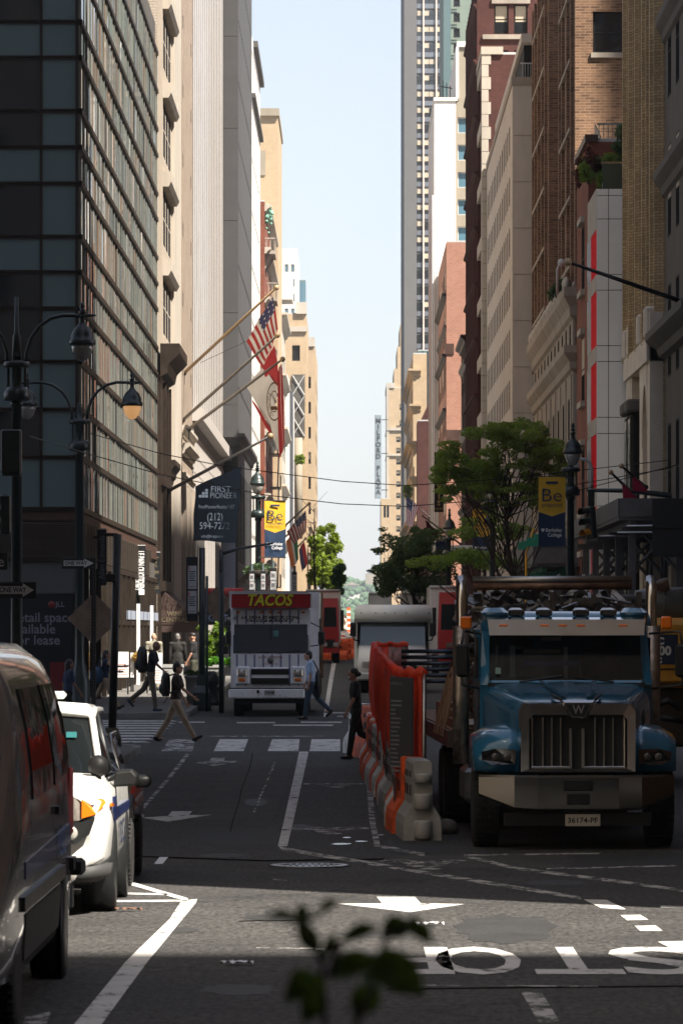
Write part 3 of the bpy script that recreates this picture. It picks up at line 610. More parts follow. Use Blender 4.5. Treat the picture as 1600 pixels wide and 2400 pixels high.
# L6 .. L11: the far left row
l6 = building('tan_tower', 'blank sunlit tan brick tower rising behind the ornate balconies', 'L', -5.9, 380, 402, 44.6, 16, peach, fspec=[])
mb = MB(); mb.box(-12, -5.8, 379.7, 402, 44.3, 44.9); mb.box(-10.8, -6.9, 379.9, 380.05, 39.5, 41.5); mb.build('coping', beigewall, l6, world=True)
l7 = building('ornate_building', 'ornate red brick and stone front with balconies under the tan tower', 'L', -6.3, 343, 379.5, 34, 10, redbrick,
    sspec=[dict(u=bays(7, 344, 379, .45), v=floors(3, 34, 3.6, 2.2, .8), d=.4)], frame=stonepale)
for z, p in ((33.3, .9), (30.2, .9), (26.6, .7), (21.2, .8), (16.9, .7), (12.2, .8), (7.5, .7), (3.8, .6)): ledge(l7, stonepale, 'L', -6.3, 343.2, 379, z, .5, p*.55)
rn = random.Random(9)
for (py0, py1, y) in ((560, 595, 344), (665, 705, 352), (820, 870, 350), (905, 935, 346)):
    zb_, zt_ = Z_(py1, y), Z_(py0, y); b = MB(); b.box(-6.3, -5.55, y, y+6, zb_, zb_+.25)
    for k in range(13): b.box(-5.62, -5.57, y+k*.48, y+k*.48+.08, zb_+.25, zt_)
    for k in range(3): b.box(-6.2+k*.28, -6.14+k*.28, y, y+.06, zb_+.25, zt_)
    b.box(-6.3, -5.54, y-.03, y+.1, zt_, zt_+.1); b.box(-5.65, -5.54, y, y+6, zt_, zt_+.1)
    for k in range(3): b.prism([(-6.3, zb_-1.1), (-6.3, zb_), (-5.7, zb_)], 'y', y+.4+k*2.2, y+.8+k*2.2)
    b.build('balcony', limestone, l7, world=True)
cg = MB()
for k in range(22):
    a = Vector((-6.2+rn.uniform(0, .5), 343.4+rn.uniform(0, 3), 33.9-rn.uniform(0, 1.9))); cg.ball(a, rn.uniform(.08, .2), n=7, m=5)
cg.build('copper_ornament', mat('verdigris', (0.16, 0.33, 0.24), 0.7, var=.25), l7, world=True)
fe = MB()
for z in [6+2.6*k for k in range(5)]:
    fe.box(-6.3, -5.5, 366, 372, z, z+.06)
    for k in range(12): fe.box(-5.54, -5.5, 366+k*.5, 366.05+k*.5, z, z+1)
    fe.box(-5.54, -5.5, 366, 372, z+1, z+1.06); fe.tube([(-5.7, 366.2, z), (-5.7, 371.5, z+2.6)], .06, 4)
fe.build('fire_escape', black, l7, world=True)
l7b = building('carved_stone_building', 'sunlit carved stone front with a white balcony box behind the flags', 'L', -6.0, 402.5, 430, 30.5, 10, stonepale,
    sspec=[dict(u=bays(5, 403, 430, .4), v=floors(3, 30, 3.5, 2.2, .8), d=.4)])
for z, p in ((29.2, 1.0), (24.0, .9), (19.4, 1.1), (14.5, .9), (9.6, 1.0), (5.2, .8)): ledge(l7b, stonepale, 'L', -6.0, 402.5, 430, z, .7, p*.55, D=4)
mb = MB(); mb.box(-6, -5.0, 402, 408, 31.0, 33.2); mb.build('balcony_box', whitewall, l7b, world=True)
l8 = building('pale_grid_tower', 'faint pale tower with a fine window grid far behind on the left', 'L', -8.0, 700, 730, 59.5, 5, whitewall, fspec=[dict(u=bays(5, -12.8, -8.2, .5), v=floors(5, 59, 2.2, 1.1), d=.1, style='plain')], gm=blueglass, limit=60)
l8b = building('blue_glass_tower', 'narrow blue glass tower standing behind the tan stone blocks', 'L', -7.7, 800, 815, 62.3, 6, tealglass, style='none')
mb = MB()
for i in range(3):
    for k in range(16): mb.box(-9.75+i*.68, -9.12+i*.68, 799.93, 800.02, 62-3.8*(k+1)+.12, 62-3.8*k-.1)
mb.build('glazing', blueglass, l8b, world=True)
l9 = building('tan_stone_building', 'tan stone block with one square window above a dark truss panel', 'L', -4.55, 480, 505, 35.0, 12, peach, fspec=[dict(u=[(-6.0, -5.2)], v=[(30.2, 31.8)], d=.25)])
mb = MB(); mb.box(-5.6, -4.5, 479.7, 481, 35, 36.2); mb.box(-9, -4.45, 479.75, 480.4, 33.2, 33.7); mb.build('coping', stonepale, l9, world=True)
mb = MB(); mb.box(-6.0, -4.7, 479.85, 480.0, 22.4, 28.8); mb.build('dark_panel', darkstone, l9, world=True)
tr = MB()
for k in range(3):
    z = 22.5+k*2.1
    tr.tube([(-5.95, 479.75, z), (-4.75, 479.75, z+2)], .05, 4); tr.tube([(-4.75, 479.72, z), (-5.95, 479.72, z+2)], .05, 4)
tr.build('cross_brace', ltgrey, l9, world=True)
mb = MB(); mb.smooth = True; mb.lathe([(.0, 12), (.42, 12), (.42, 22.3), (.0, 22.3)], (-5.35, 479.3, 0), 14); mb.build('round_column', beigewall, l9, world=True)
l10 = building('tan_brick_tower', 'slim tan brick tower at the end of the left row against the sky', 'L', -4.25, 560, 600, 36.5, 10, peach, fspec=[dict(u=bays(2, -6.5, -4.4, .3), v=floors(4, 34, 3.0, 1.4), d=.2)], sspec=[dict(u=bays(6, 561, 600, .4), v=floors(4, 34, 3.0, 1.5), d=.2)], limit=60)
mb = MB(); mb.box(-5.4, -4.3, 559.8, 562, 36.5, 37.6); mb.build('cap', stonepale, l10, world=True)
l11 = building('low_white_building', 'low blank white wall beside the round tan column', 'L', -5.75, 431, 478, 26, 9, whitewall)

# ---------------------------------------------------------------- right side
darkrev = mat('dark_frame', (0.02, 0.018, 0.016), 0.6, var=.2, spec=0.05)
r0 = building('dark_corner_building', 'dark stone corner building with heavy cornices at the right edge', 'R', 9.55, 128, 143, 26, 22, darkstone,
    sspec=[dict(u=bays(4, 128.8, 142.6, .42), v=floors(1, 25, 4.2, 2.8, .9), d=.5)], frame=darkrev)
for z, p in ((10.9, 1.0), (15.8, .6), (20.5, .5)): ledge(r0, darkstone, 'R', 9.55, 128, 143, z, .8, p*.62, D=18)
def ribs(mb):
    for k, y in enumerate([143.3, 145.0, 146.6, 148.4, 150.2, 151.9, 153.6, 155.0]):
        d = (.26, .4)[k % 2]; mb.box(9.5-d, 9.5, y, y+.8, 11.5, 25.5); mb.box(9.5-d-.12, 9.5-d, y+.25, y+.55, 11.5, 25.5)
r1 = building('tan_ribbed_building', 'tan brick building of tall ribs above pale gothic stone arches', 'R', 9.5, 143.1, 155.6, 25.5, 16, tanbrick,
    sspec=[dict(u=[(144.3, 144.9), (147.6, 148.3), (151.2, 151.8), (154.5, 154.95)], v=floors(12, 25.4, 2.9, 1.7, .7), d=.35, style='plain')], extra=ribs, frame=darkrev)
st = MB(); st.box(9.1, 9.5, 143.1, 144.3, .4, 12.4); st.box(9.1, 9.5, 146.6, 148.2, .4, 12.0); st.box(9.1, 9.5, 152.3, 155.5, .4, 11.7); st.box(9.0, 9.5, 143.1, 155.5, 10.9, 11.6)
for y0, y1 in ((144.3, 146.6), (153.0, 154.6)):
    c = (y0+y1)/2; n = 10; rr = (y1-y0)/2; zb_ = 8.4
    o_ = [(y0, 11.0)]+[(c-rr*math.cos(math.pi*k/n), zb_+1.9*math.sin(math.pi*k/n)) for k in range(n+1)]+[(y1, 11.0)]
    st.prism(o_, 'x', 9.08, 9.4)
for y in (143.7, 147.4, 152.6, 155.2): st.cbox(8.95, 9.5, y-.3, y+.3, 11.6, 12.6, .08)
st.build('gothic_arcade', mat('arcade_stone', (.62, .55, .46), .85, var=.16, vs=.8, bump=.2, bs=8), r1, world=True)
cw = MB()
for y in (148.6, 150.6): cw.cbox(8.85, 9.5, y, y+1.5, .6, 9.6, .1)
cw.build('oriel', darkrev, r1, world=True)
cg = MB()
for y in (148.6, 150.6): cg.box(8.83, 8.86, y+.15, y+1.35, .8, 9.4)
cg.build('oriel_glazing', glass('mottled_glass', (0.04, 0.05, 0.045), 0.1, 0.6, (2, 2, 2)), r1, world=True)
cc = MB()
for y in (148.6, 150.6): cc.cbox(8.7, 9.5, y-.12, y+1.62, 9.6, 10.0, .06)
cc.build('oriel_cap', darkstone, r1, world=True)

# R2 white panel house
r2 = thing('white_panel_house', 'narrow white panelled house front with bright red window reveals', 'building', (8.15, 155.7, .4)); wy = 155.7
mb = MB(); mb.box(8.2, 15, wy+.06, 170, -.3, Z_(442, wy)-.02); mb.build('wall', darkrev, r2, world=True)
wp = mat('white_panel', (0.87, 0.88, 0.86), 0.4, var=.05, vs=.5); pan = MB()
zsx = [Z_(p, wy) for p in (442, 458, 513, 643, 680, 810, 847, 978, 1016, 1150, 1186, 1300, 1480)]; zsx = sorted(zsx)
xsx = [8.13, X_(1425, wy), X_(1481, wy), 12.5]
for i in range(len(zsx)-1):
    for j in range(3): pan.box(xsx[j]+.012, xsx[j+1]-.012, wy, wy+.06, zsx[i]+.012, zsx[i+1]-.012)
pan.build('white_panel', wp, r2, world=True)
sb = MB(); rdm = MB(); wf = MB(); gl = MB(); ff = mat('signal_red', (0.7, 0.004, 0.016), 0.8, var=.04, spec=.05)
for a, b in ((1480, 1186), (1150, 1016), (978, 847), (810, 680), (643, 536)):
    z0_, z1_ = Z_(a, wy), Z_(b, wy)
    rdm.box(8.145, 8.2, wy+.1, wy+3.7, z0_, z1_); gl.box(8.17, 8.2, wy+3.75, wy+5.7, z0_, z1_)
    for y in (3.72, 4.7, 5.66): wf.box(8.12, 8.2, wy+y, wy+y+.12, z0_, z1_)
for a, b in ((1186, 1150), (1016, 978), (847, 810), (680, 643), (536, 442)): sb.box(8.13, 8.2, wy+.065, wy+5.8, Z_(a, wy), Z_(b, wy))
sb.build('spandrel', mat('spandrel_grey', (0.4, 0.37, 0.33), 0.8, var=.15, spec=.1), r2, world=True); rdm.build('red_reveal', ff, r2, world=True); wf.build('window_frame', whitepaint, r2, world=True); gl.build('side_glazing', dullglass, r2, world=True)
gp = MB(); gp.box(8.35, 12.5, wy+.25, wy+.29, zsx[-1], zsx[-1]+.85); gp.build('glass_parapet', glass('green_glass', (0.03, 0.06, 0.045), 0.05, 0.05), r2, world=True)
gp = MB(); gp.box(8.3, 12.5, wy+.22, wy+.32, zsx[-1]+.85, zsx[-1]+.92); gp.build('parapet_rail', chrome, r2, world=True)

r3 = building('red_brick_house', 'narrow red brick house with stone sills and a planted roof terrace', 'R', 8.16, 161.6, 169.8, 19.5, 10, redbrick,
    sspec=[dict(u=[(164.2, 166.2)], v=floors(2, 19, 3.9, 2.3, .9), d=.45)], frame=darkrev)
mb = MB()
for z in [2.7+3.9*k for k in range(4)]: mb.box(8.0, 8.3, 163.9, 166.5, z, z+.2); mb.box(8.0, 8.3, 163.9, 166.5, z+2.55, z+2.75)
mb.build('sill', stonepale, r3, world=True)
mb = MB(); mb.box(8.05, 8.5, 161.5, 169.8, 19.5, 19.75); mb.build('coping', brownpanel, r3, world=True)
rl = MB()
for k in range(22): rl.box(8.75+k*.16, 8.78+k*.16, 166, 166.03, 19.6, 20.6)
rl.box(8.7, 12.4, 165.99, 166.05, 20.55, 20.62); rl.box(8.7, 12.4, 165.99, 166.05, 19.75, 19.8); rl.prism([(161.9, 19.7), (166, 19.7), (166, 20.6)], 'x', 8.6, 8.63)
rl.build('railing', black, r3, world=True)

# R4 brown brick tower standing on / behind the limestone podium R5
r4 = thing('brown_brick_tower', 'tall brown brick tower with one large dark window facing us', 'building', (8.11, 170, .4))
mb = MB(); hh = 30
facade(mb, Vector((8.11, 170, 12)), Vector((1, 0, 0)), Vector((0, -1, 0)), 14, 12, hh, [dict(u=[(8.75-8.11, 9.86-8.11)], v=[(23.6, 25.1)], d=.2)])
w1 = facade(mb, Vector((8.11, 181, 12)), Vector((0, -1, 0)), Vector((-1, 0, 0)), 11, 12, hh, [dict(u=[(1.2, 2.2), (4.0, 5.0), (8.2, 9.2)], v=floors(15.5, hh, 2.5, 1.5, .6), d=.008)])
mb.quad((22, 181, 12), (8.11, 181, 12), (8.11, 181, hh), (22, 181, hh)); mb.quad((8.11, 170, hh), (22, 170, hh), (22, 181, hh), (8.11, 181, hh)); mb.quad((22.1, 170, 12), (22.1, 208, 12), (22.1, 208, hh), (22.1, 170, hh))
mb.box(9.6, 22, 181.01, 192.99, 12, hh-.01)
w2 = facade(mb, Vector((8.11, 207.9, 12)), Vector((0, -1, 0)), Vector((-1, 0, 0)), 14.9, 12, hh, [dict(u=[(1.2, 2.2), (4.4, 5.4), (8.0, 9.0), (11.6, 12.6)], v=floors(15.5, hh, 2.5, 1.5, .6), d=.008)])
mb.quad((8.11, 193, 12), (22, 193, 12), (22, 193, hh), (8.11, 193, hh)); mb.quad((8.11, 193, hh), (22, 193, hh), (22, 207.9, hh), (8.11, 207.9, hh)); mb.quad((22, 207.9, 12), (8.11, 207.9, 12), (8.11, 207.9, hh), (22, 207.9, hh))
for y in (171.0, 174.3, 178.4, 180.6, 194, 197.4, 201, 204.6, 207.2): mb.box(7.99, 8.11, y, y+.5, 14, hh)
mb.build('wall', brownbrick, r4, world=True)
place_windows(r4, [r for s, r in w1+w2], 'sash', darkrev, dullglass, 100, .2)
place_windows(r4, [(Vector((8.75, 170.18, 23.6)), Vector((1, 0, 0)), Vector((0, -1, 0)), 1.11, 1.5)], 'sash', black, winglass)
mb = MB(); mb.box(8.68, 9.93, 169.9, 170.1, 23.42, 23.6); mb.build('window_sill', limestone, r4, world=True)
mb = MB()
for z in floors(15.5, hh, 2.5, .14, .45):
    for y0, y1 in ((171.5, 180.5), (194.4, 207)): mb.box(7.97, 8.11, y0, y1, z[0], z[1])
mb.build('string_course', limestone, r4, world=True)
r5 = building('limestone_podium', 'grey limestone building with two deep cornices and a parapet of carved scrolls', 'R', 8.03, 170.05, 206, 15.2, 6, limestone,
    sspec=[dict(u=bays(11, 170.6, 206, .38), v=[(13.05, 13.9)], d=.45), dict(u=bays(8, 171, 206, .3), v=[(7.4, 11.2), (3.2, 6.0)], d=.5)], frame=darkrev, style='sash')
ledge(r5, limestone, 'R', 8.03, 170.05, 206, 13.95, 1.15, .36, D=1); ledge(r5, limestone, 'R', 8.03, 170.05, 206, 12.05, .95, .36, D=1); ledge(r5, limestone, 'R', 8.03, 170.05, 206, 6.4, .4, .2)
mb = MB()
for k in range(12): mb.ball((7.85, 171.5+k*2.95, 15.3), .16, .7, .3, 8, 6)
mb.build('parapet_scroll', stonepale, r5, world=True)
mb = MB()
for y in [171+4.4*k for k in range(9)]: mb.box(7.98, 8.03, y-.35, y+.35, .6, 12.0)
mb.build('pilaster', limestone, r5, world=True)

# R6 concrete building
r6 = building('concrete_building', 'bare concrete building with a blank front wall and narrow slit windows down the street side', 'R', 7.15, 208.05, 247, 27.05, 10, greystone,
    sspec=[dict(u=[(211.4+2.55*k, 212.5+2.55*k) for k in range(14)], v=floors(3.0, 26.5, 2.29, 1.3, .5), d=.3, style='plain'), dict(u=[(208.9, 209.25)], v=floors(3.0, 26.5, 2.29, .18, 2.0), d=.3, style='none')], limit=100, frame=darkrev)
mb = MB()
for z in [24.6-2.05*k for k in range(11)]: mb.box(7.2, 8.1, 208.03, 208.06, z, z+.025)
mb.build('joint', limestone, r6, world=True)
mb = MB(); mb.box(7.1, 17.2, 208.0, 247, 26.85, 27.2); mb.build('parapet', limestone, r6, world=True)
mb = MB(); mb.box(7.55, 17.2, 208.2, 246, 28.75, 29.15); mb.build('roof_canopy', greystone, r6, world=True)
mb = MB(); mb.box(7.7, 17, 209.2, 244, 27.2, 28.75); mb.build('dark_void', darkrev, r6, world=True)  # black box stands for the shaded void under the canopy
mb = MB()
for k in range(12): mb.box(7.6+k*.12, 7.62+k*.12, 208.4, 208.43, 27.2, 27.85)
mb.box(7.5, 9.2, 208.38, 208.44, 27.83, 27.88); mb.build('railing', ltgrey, r6, world=True)
# R7b with quoins
r7b = building('quoined_building', 'dark brick end wall edged with pale stone quoins above the concrete building', 'R', 7.1, 247.2, 257, 33.0, 10, darkred,
    sspec=[dict(u=bays(3, 248.5, 257, .5), v=floors(2, 32.5, 3.1, 2.2, .6), d=.4)], frame=stonepale)
q = MB()
for k in range(46): z = 3+k*.655; q.box(6.88, 7.36 if k % 2 else 7.24, 247.1, 248.4, z, z+.63)
q.build('quoin', stonepale, r7b, world=True)
q = MB(); q.box(6.85, 8.0, 247.05, 257, 33.0, 33.4)
for z in [4.3+3.1*k for k in range(10)]: q.box(6.9, 7.1, 248.5, 257, z, z+.7)
q.build('stone_band', stonepale, r7b, world=True)
r7 = building('dark_red_tower', 'tall dark red brick tower with paired blinds-down windows on its upper front', 'R', 6.9, 257.1, 280, 38.5, 10, darkred,
    sspec=[dict(u=bays(6, 258, 280, .45), v=floors(2, 38, 2.9, 1.9, .6), d=.35)], fspec=[dict(u=[(7.83, 8.62), (8.92, 9.66)], v=[(35.35, 36.95), (31.6, 33.2)], d=.2, style='blind'), dict(u=[(8.05, 8.62), (8.92, 9.5)], v=[(33.75, 34.45)], d=.2, style='sash')], frame=darkrev)
mb = MB(); mb.box(7.2, 10.4, 256.95, 257.15, 35.05, 35.3); mb.box(7.7, 9.8, 256.97, 257.15, 37.0, 37.3); mb.build('stone_band', limestone, r7, world=True)
for z in [6.2+3.05*k for k in range(11)]: ledge(r7, darkred, 'R', 6.9, 257.1, 280, z, .3, .22, name='string_course')
mb = MB()
for k in range(12): mb.box(6.82, 6.9, 258.2+k*1.9, 258.7+k*1.9, 3, 38.4)
mb.build('pier', darkred, r7, world=True)
r7c = building('low_dark_red_building', 'lower dark red brick front with small bracketed cornices beside the orange brick wall', 'R', 6.9, 280.1, 294, 20.3, 8, darkred, sspec=[dict(u=bays(4, 281, 294, .45), v=floors(2, 20, 2.9, 1.9, .6), d=.35)], frame=darkrev)
for z, p in ((19.8, .8), (18.4, .4), (14.2, .3), (9.6, .5), (5.5, .4)): ledge(r7c, brownpanel, 'R', 6.9, 280.1, 294, z, .5, p*.5, D=1)
r9 = building('orange_brick_building', 'blank sunlit orange brick wall with a dark ornate street front', 'R', 6.3, 310, 338, 28.3, 9, pinkbrick, sspec=[dict(u=bays(6, 311, 338, .5), v=floors(3, 28, 3.0, 2.0, .6), d=.4)], frame=darkrev)
for z, p in ((24.6, 1.0), (22.5, .5), (20.6, .9), (17.0, .8), (12.2, .9), (8.6, .7), (5.4, .5)): ledge(r9, darkstone, 'R', 6.3, 310.3, 338, z, .35, p*.32)
mb = MB(); mb.box(6.28, 15.3, 309.9, 310.0, 15.2, 15.9); mb.box(6.2, 6.8, 309.92, 310.0, 20.9, 21.6); mb.build('stone_band', brownpanel, r9, world=True)
# R8 stepped white building
r8 = building('stepped_white_building', 'blank white gable with a beige window strip and a stepped roof', 'R', 6.0, 338.1, 364, 40.8, 1.55, whitewall)
r8w = MB(); rr = facade(r8w, Vector((7.56, 338.2, 12)), Vector((1, 0, 0)), Vector((0, -1, 0)), 4, 12, 40.75, [dict(u=[(.12, 1.42), (1.7, 3.0)], v=[(Z_(312+64*k, 338.2), Z_(275+64*k, 338.2)) for k in range(9)], d=.25)])
r8w.box(7.56, 11.5, 338.5, 364, 12, 40.7); r8w.build('beige_wall', beigewall, r8, world=True); place_windows(r8, [r for s, r in rr], 'pair', ltgrey, blueglass)
mb = MB(); mb.box(7.75, 11.5, 338.3, 364, 40.76, 44.7); mb.build('upper_block', beigewall, r8, world=True)
mb = MB(); mb.box(5.95, 7.7, 338.0, 364, 40.8, 41.05); mb.box(7.62, 11.5, 338.15, 364, 44.7, 45.1); mb.box(7.55, 7.76, 338.1, 364, 41, 44.7); mb.build('coping', whitewall, r8, world=True)
mb = MB(); mb.tube([(5.9, 338, 3), (5.9, 338, 34)], .06, 6); mb.build('drainpipe', ltgrey, r8, world=True)
an = MB()
for k in range(4): an.tube([(6.4+k*.25, 339, 41), (6.4+k*.25, 339, 42.6-k*.2)], .03, 4)
an.tube([(6.2, 339, 42.0), (7.3, 339, 41.8)], .04, 4); an.build('antenna', black, r8, world=True)
# far right towers
r11 = building('green_tower', 'green concrete apartment tower with small balconied windows behind the white gable', 'R', 8.5, 430, 450, 66, 9, greenwall,
    fspec=[dict(u=[(9.4, 9.95)], v=floors(20, 65.5, 1.41, .85, .3), d=.15, style='sash')], limit=40)
mb = MB(); mb.box(8.48, 9.15, 429.85, 430, 10, 66); mb.build('dark_glazing', tealglass, r11, world=True)
mb = MB()
for z, _ in floors(20, 65.5, 1.41, .85, .3): mb.box(9.36, 10.0, 429.7, 429.75, z, z+.1); mb.box(9.36, 10.0, 429.7, 429.75, z+.3, z+.34)
mb.build('balcony_rail', black, r11, world=True)
r10 = thing('grey_tower', 'tallest grey concrete slab tower with glazed floors striped by pale mullions', 'building', (6.8, 600, 0))
mb = MB(); mb.box(6.8, 8.4, 600, 640, 0, 95); mb.box(8.4, 22, 600.2, 640, 0, 94.9); mb.build('wall', towergrey, r10, world=True)
wt = MB(); bl = MB(); sd = MB(); z = 30.4; rn = random.Random(3)
while z < 94:
    for i in range(7):
        x = 8.45+i*.78
        (bl if rn.random() < .55 else wt).box(x+.02, x+.74, 600.1, 600.21, z+1.15, z+1.75); wt.box(x+.02, x+.74, 600.12, 600.21, z+.62, z+1.13)
    sd.box(8.42, 14, 600.08, 600.21, z, z+.6); z += 2.07
wt.build('glazing', darkglass, r10, world=True); bl.build('blind', blind, r10, world=True); sd.build('spandrel', glass('grey_spandrel', (0.14, 0.15, 0.17), 0.15, .05), r10, world=True)
mb = MB()
for px in (992, 1022, 1052): mb.box(X_(px, 600)-.09, X_(px, 600)+.09, 599.85, 600.1, 30, 95)
mb.build('mullion', mat('pale_mullion', (0.62, 0.5, 0.44), 0.6, var=.05), r10, world=True)
r12c = building('teal_glass_building', 'small green glass curtain wall below the grey tower', 'R', 7.95, 560, 575, 36, 5, tealglass, style='none')
mb = MB()
for k in range(18):
    mb.box(7.9, 12.9, 559.9, 560, 14+k*1.2, 14.09+k*1.2)
for k in range(8): mb.box(7.95+k*.6, 8.0+k*.6, 559.9, 560, 10, 36)
mb.build('mullion', dksteel, r12c, world=True)
r12 = building('dark_red_gable', 'dark red gable wall with a sloping top in front of the green glass', 'R', 6.67, 470, 478, 23.6, 2.2, darkred)
mb = MB(); mb.prism([(7.0, 23.7), (8.85, 23.7), (8.85, 26.8), (8.4, 26.8)], 'y', 470.1, 477.9); mb.build('gable', darkred, r12, world=True)
r12b = building('sandstone_building', 'thin sandstone coloured front with small bay ledges far down the right side', 'R', 6.35, 480, 540, 30.9, 1.4, peach, sspec=[dict(u=bays(8, 481, 540, .4), v=floors(4, 30, 3, 2, .6), d=.3)], limit=60)
for z, p in ((28.6, .5), (25, .4), (21.2, .7), (17.6, .4), (13, .8), (8.5, .5)): ledge(r12b, peach, 'R', 6.35, 480, 540, z, .8, p, D=.8)
r13 = building('sunlit_hotel', 'sunlit tan hotel tower with a column of white windows behind the vertical sign', 'R', 6.5, 850, 880, 46.5, 5, peach,
    fspec=[dict(u=[(8.2, 8.95)], v=floors(4, 40, 2.03, 1.0, .2), d=.2, style='blind'), dict(u=[(8.8, 9.4)], v=[(42.5, 43.6), (39.6, 40.6)], d=.2)], limit=40)
mb = MB(); mb.box(7.8, 11.4, 850.3, 880, 46.4, 50); mb.box(8.4, 11.4, 850.4, 880, 50, 54); mb.box(8.9, 11.4, 850.4, 880, 54, 58); mb.build('upper_block', peach, r13, world=True)
mb = MB(); mb.box(6.4, 11.5, 849.7, 880, 38.8, 39.3); mb.box(6.4, 11.5, 849.7, 880, 34.2, 34.5); mb.box(6.4, 7.9, 849.8, 880, 46.5, 47.4); mb.box(6.42, 6.9, 849.8, 850, 3, 46.5); mb.build('stone_band', stonepale, r13, world=True)
r14 = building('tan_end_building', 'low tan building under the vertical hotel sign at the street end', 'R', 5.25, 820, 845, 25.6, 1.7, peach, fspec=[dict(u=[(5.7, 6.1), (6.25, 6.65)], v=[(22.3, 24.3)], d=.1, style='sash'), dict(u=[(5.75, 5.95)], v=floors(3, 20, 2.6, 1.4), d=.2, style='plain')])
sgn = thing('hotel_sign', 'tall pale vertical sign spelling MILFORD PLAZA down the street', 'sign', (4.9, 835, 26)); mb = MB(); mb.cbox(X_(878, 835), X_(893.5, 835), 835, 835.6, Z_(1168, 835), Z_(972, 835), .05); mb.build('sign_board', mat('sign_pale_blue', (0.2, 0.235, 0.26), 0.6, var=.06), sgn, world=True)
mb = MB()
for k, ch in enumerate('MILFORD PLAZA'):
    if ch != ' ': mb.text(ch, FRONT(X_(885.8, 835), 834.95, Z_(987-.5+k*13.9, 835)), size=1.15, bold=.045)
mb.build('lettering', mat('letter_grey', (0.05, 0.055, 0.06), 0.6, var=.1), sgn, world=True)
mb = MB()
for z in (27.5, 34, 40): mb.box(X_(893.5, 835), X_(893.5, 835)+1.2, 835.2, 835.4, z, z+.15)
mb.build('bracket', dksteel, sgn, world=True)

# unseen blocks added round the camera, sized to shape shade, sun gaps and reflections
def plain_block(name, label, x0, x1, y0, y1, h, m, step=4.0):
    t = thing(name, label, 'building', ((x0+x1)/2, (y0+y1)/2, 0)); mb = MB(); mb.box(x0, x1, y0, y1, -.3, h); mb.build('wall', m, t, world=True)
    wn = MB()
    for z in [2+step*k for k in range(int(h/step)-1)]:
        for x in [x0+2+3.4*k for k in range(int((x1-x0-2)/3.4))]:
            wn.box(x, x+1.7, y0-.03, y0, z, z+2.2); wn.box(x, x+1.7, y1, y1+.03, z, z+2.2)
        for y in [y0+2+3.4*k for k in range(int((y1-y0-2)/3.4))]:
            wn.box(x0-.03, x0, y, y+1.7, z, z+2.2); wn.box(x1, x1+.03, y, y+1.7, z, z+2.2)
    wn.build('window', winglass, t, world=True, kind='stuff'); return t
plain_block('road_shade_block', 'unseen brown brick block added on the near right corner to shade the road', 10.2, 22, 39.5, 94.5, 74, brownbrick); plain_block('front_shade_slab', 'tall unseen brown brick slab added to shade the glass building front', 22.1, 64, 39.5, 94.5, 104, brownbrick)  # both added out of view to shade road, food truck and glass front
plain_block('rear_shade_block', 'unseen grey stone block added behind right, its roof edge shading the near road', 10.5, 78, -60, 4.5, 74, limestone)  # added; its roof edge sets the near limit of the sunlit band
plain_block('left_shade_block', 'unseen limestone block added on the near left to cut the sky light', -60, -8.2, -70, 52, 80, limestone); plain_block('low_shade_block', 'lower unseen limestone block added near left, kept low to let sky light in', -60, -8.4, 52.2, 95, 24, limestone)
plain_block('avenue_shade_block', 'unseen tan brick block added behind the dark corner building to shade house fronts', 31.8, 39, 128, 144.14, 66, tanbrick); plain_block('sun_slit_block', 'unseen tan brick block added to leave a sun strip on the brown brick tower', 39.5, 66, 144.47, 200, 92, tanbrick)  # added pair; the gap between them drops a sun strip on the brown tower
plain_block('reflection_block', 'unseen stone block added to close the street behind and darken reflections', -60, 60, -110, -72, 150, limestone)  # added for chrome and glass to mirror, and to block sky
# ---------------------------------------------------------------- people
skinA = mat('skin_light', (0.48, 0.27, 0.185), 0.55, var=.06); skinB = mat('skin_brown', (0.2, 0.1, 0.065), 0.5, var=.06)
hairK = mat('dark_hair', (0.014, 0.01, 0.009), 0.5, var=.3, vs=30); hairG = mat('grey_hair', (0.13, 0.12, 0.115), 0.6, var=.2, vs=30)
def cloth(name, col, rough=.85): return mat(name, col, rough, var=.22, vs=6, bump=.5, bs=22)
shoeK = mat('dark_shoe', (0.015, 0.014, 0.015), 0.5, var=.2)
def capsule(mb, a, b, ra, rb, n=10):
    a, b = Vector(a), Vector(b); mb.tube([a, a.lerp(b, .33), a.lerp(b, .67), b], [ra, ra+(rb-ra)*.33, ra+(rb-ra)*.67, rb], n); mb.ball(a, ra, n=n, m=6); mb.ball(b, rb, n=n, m=6)
def fuse(o, vx, it=2):
    r = o.modifiers.new('fuse', 'REMESH'); r.mode = 'VOXEL'; r.voxel_size = vx; r.use_smooth_shade = True
    s = o.modifiers.new('smooth', 'SMOOTH'); s.factor = .5; s.iterations = it
    return o
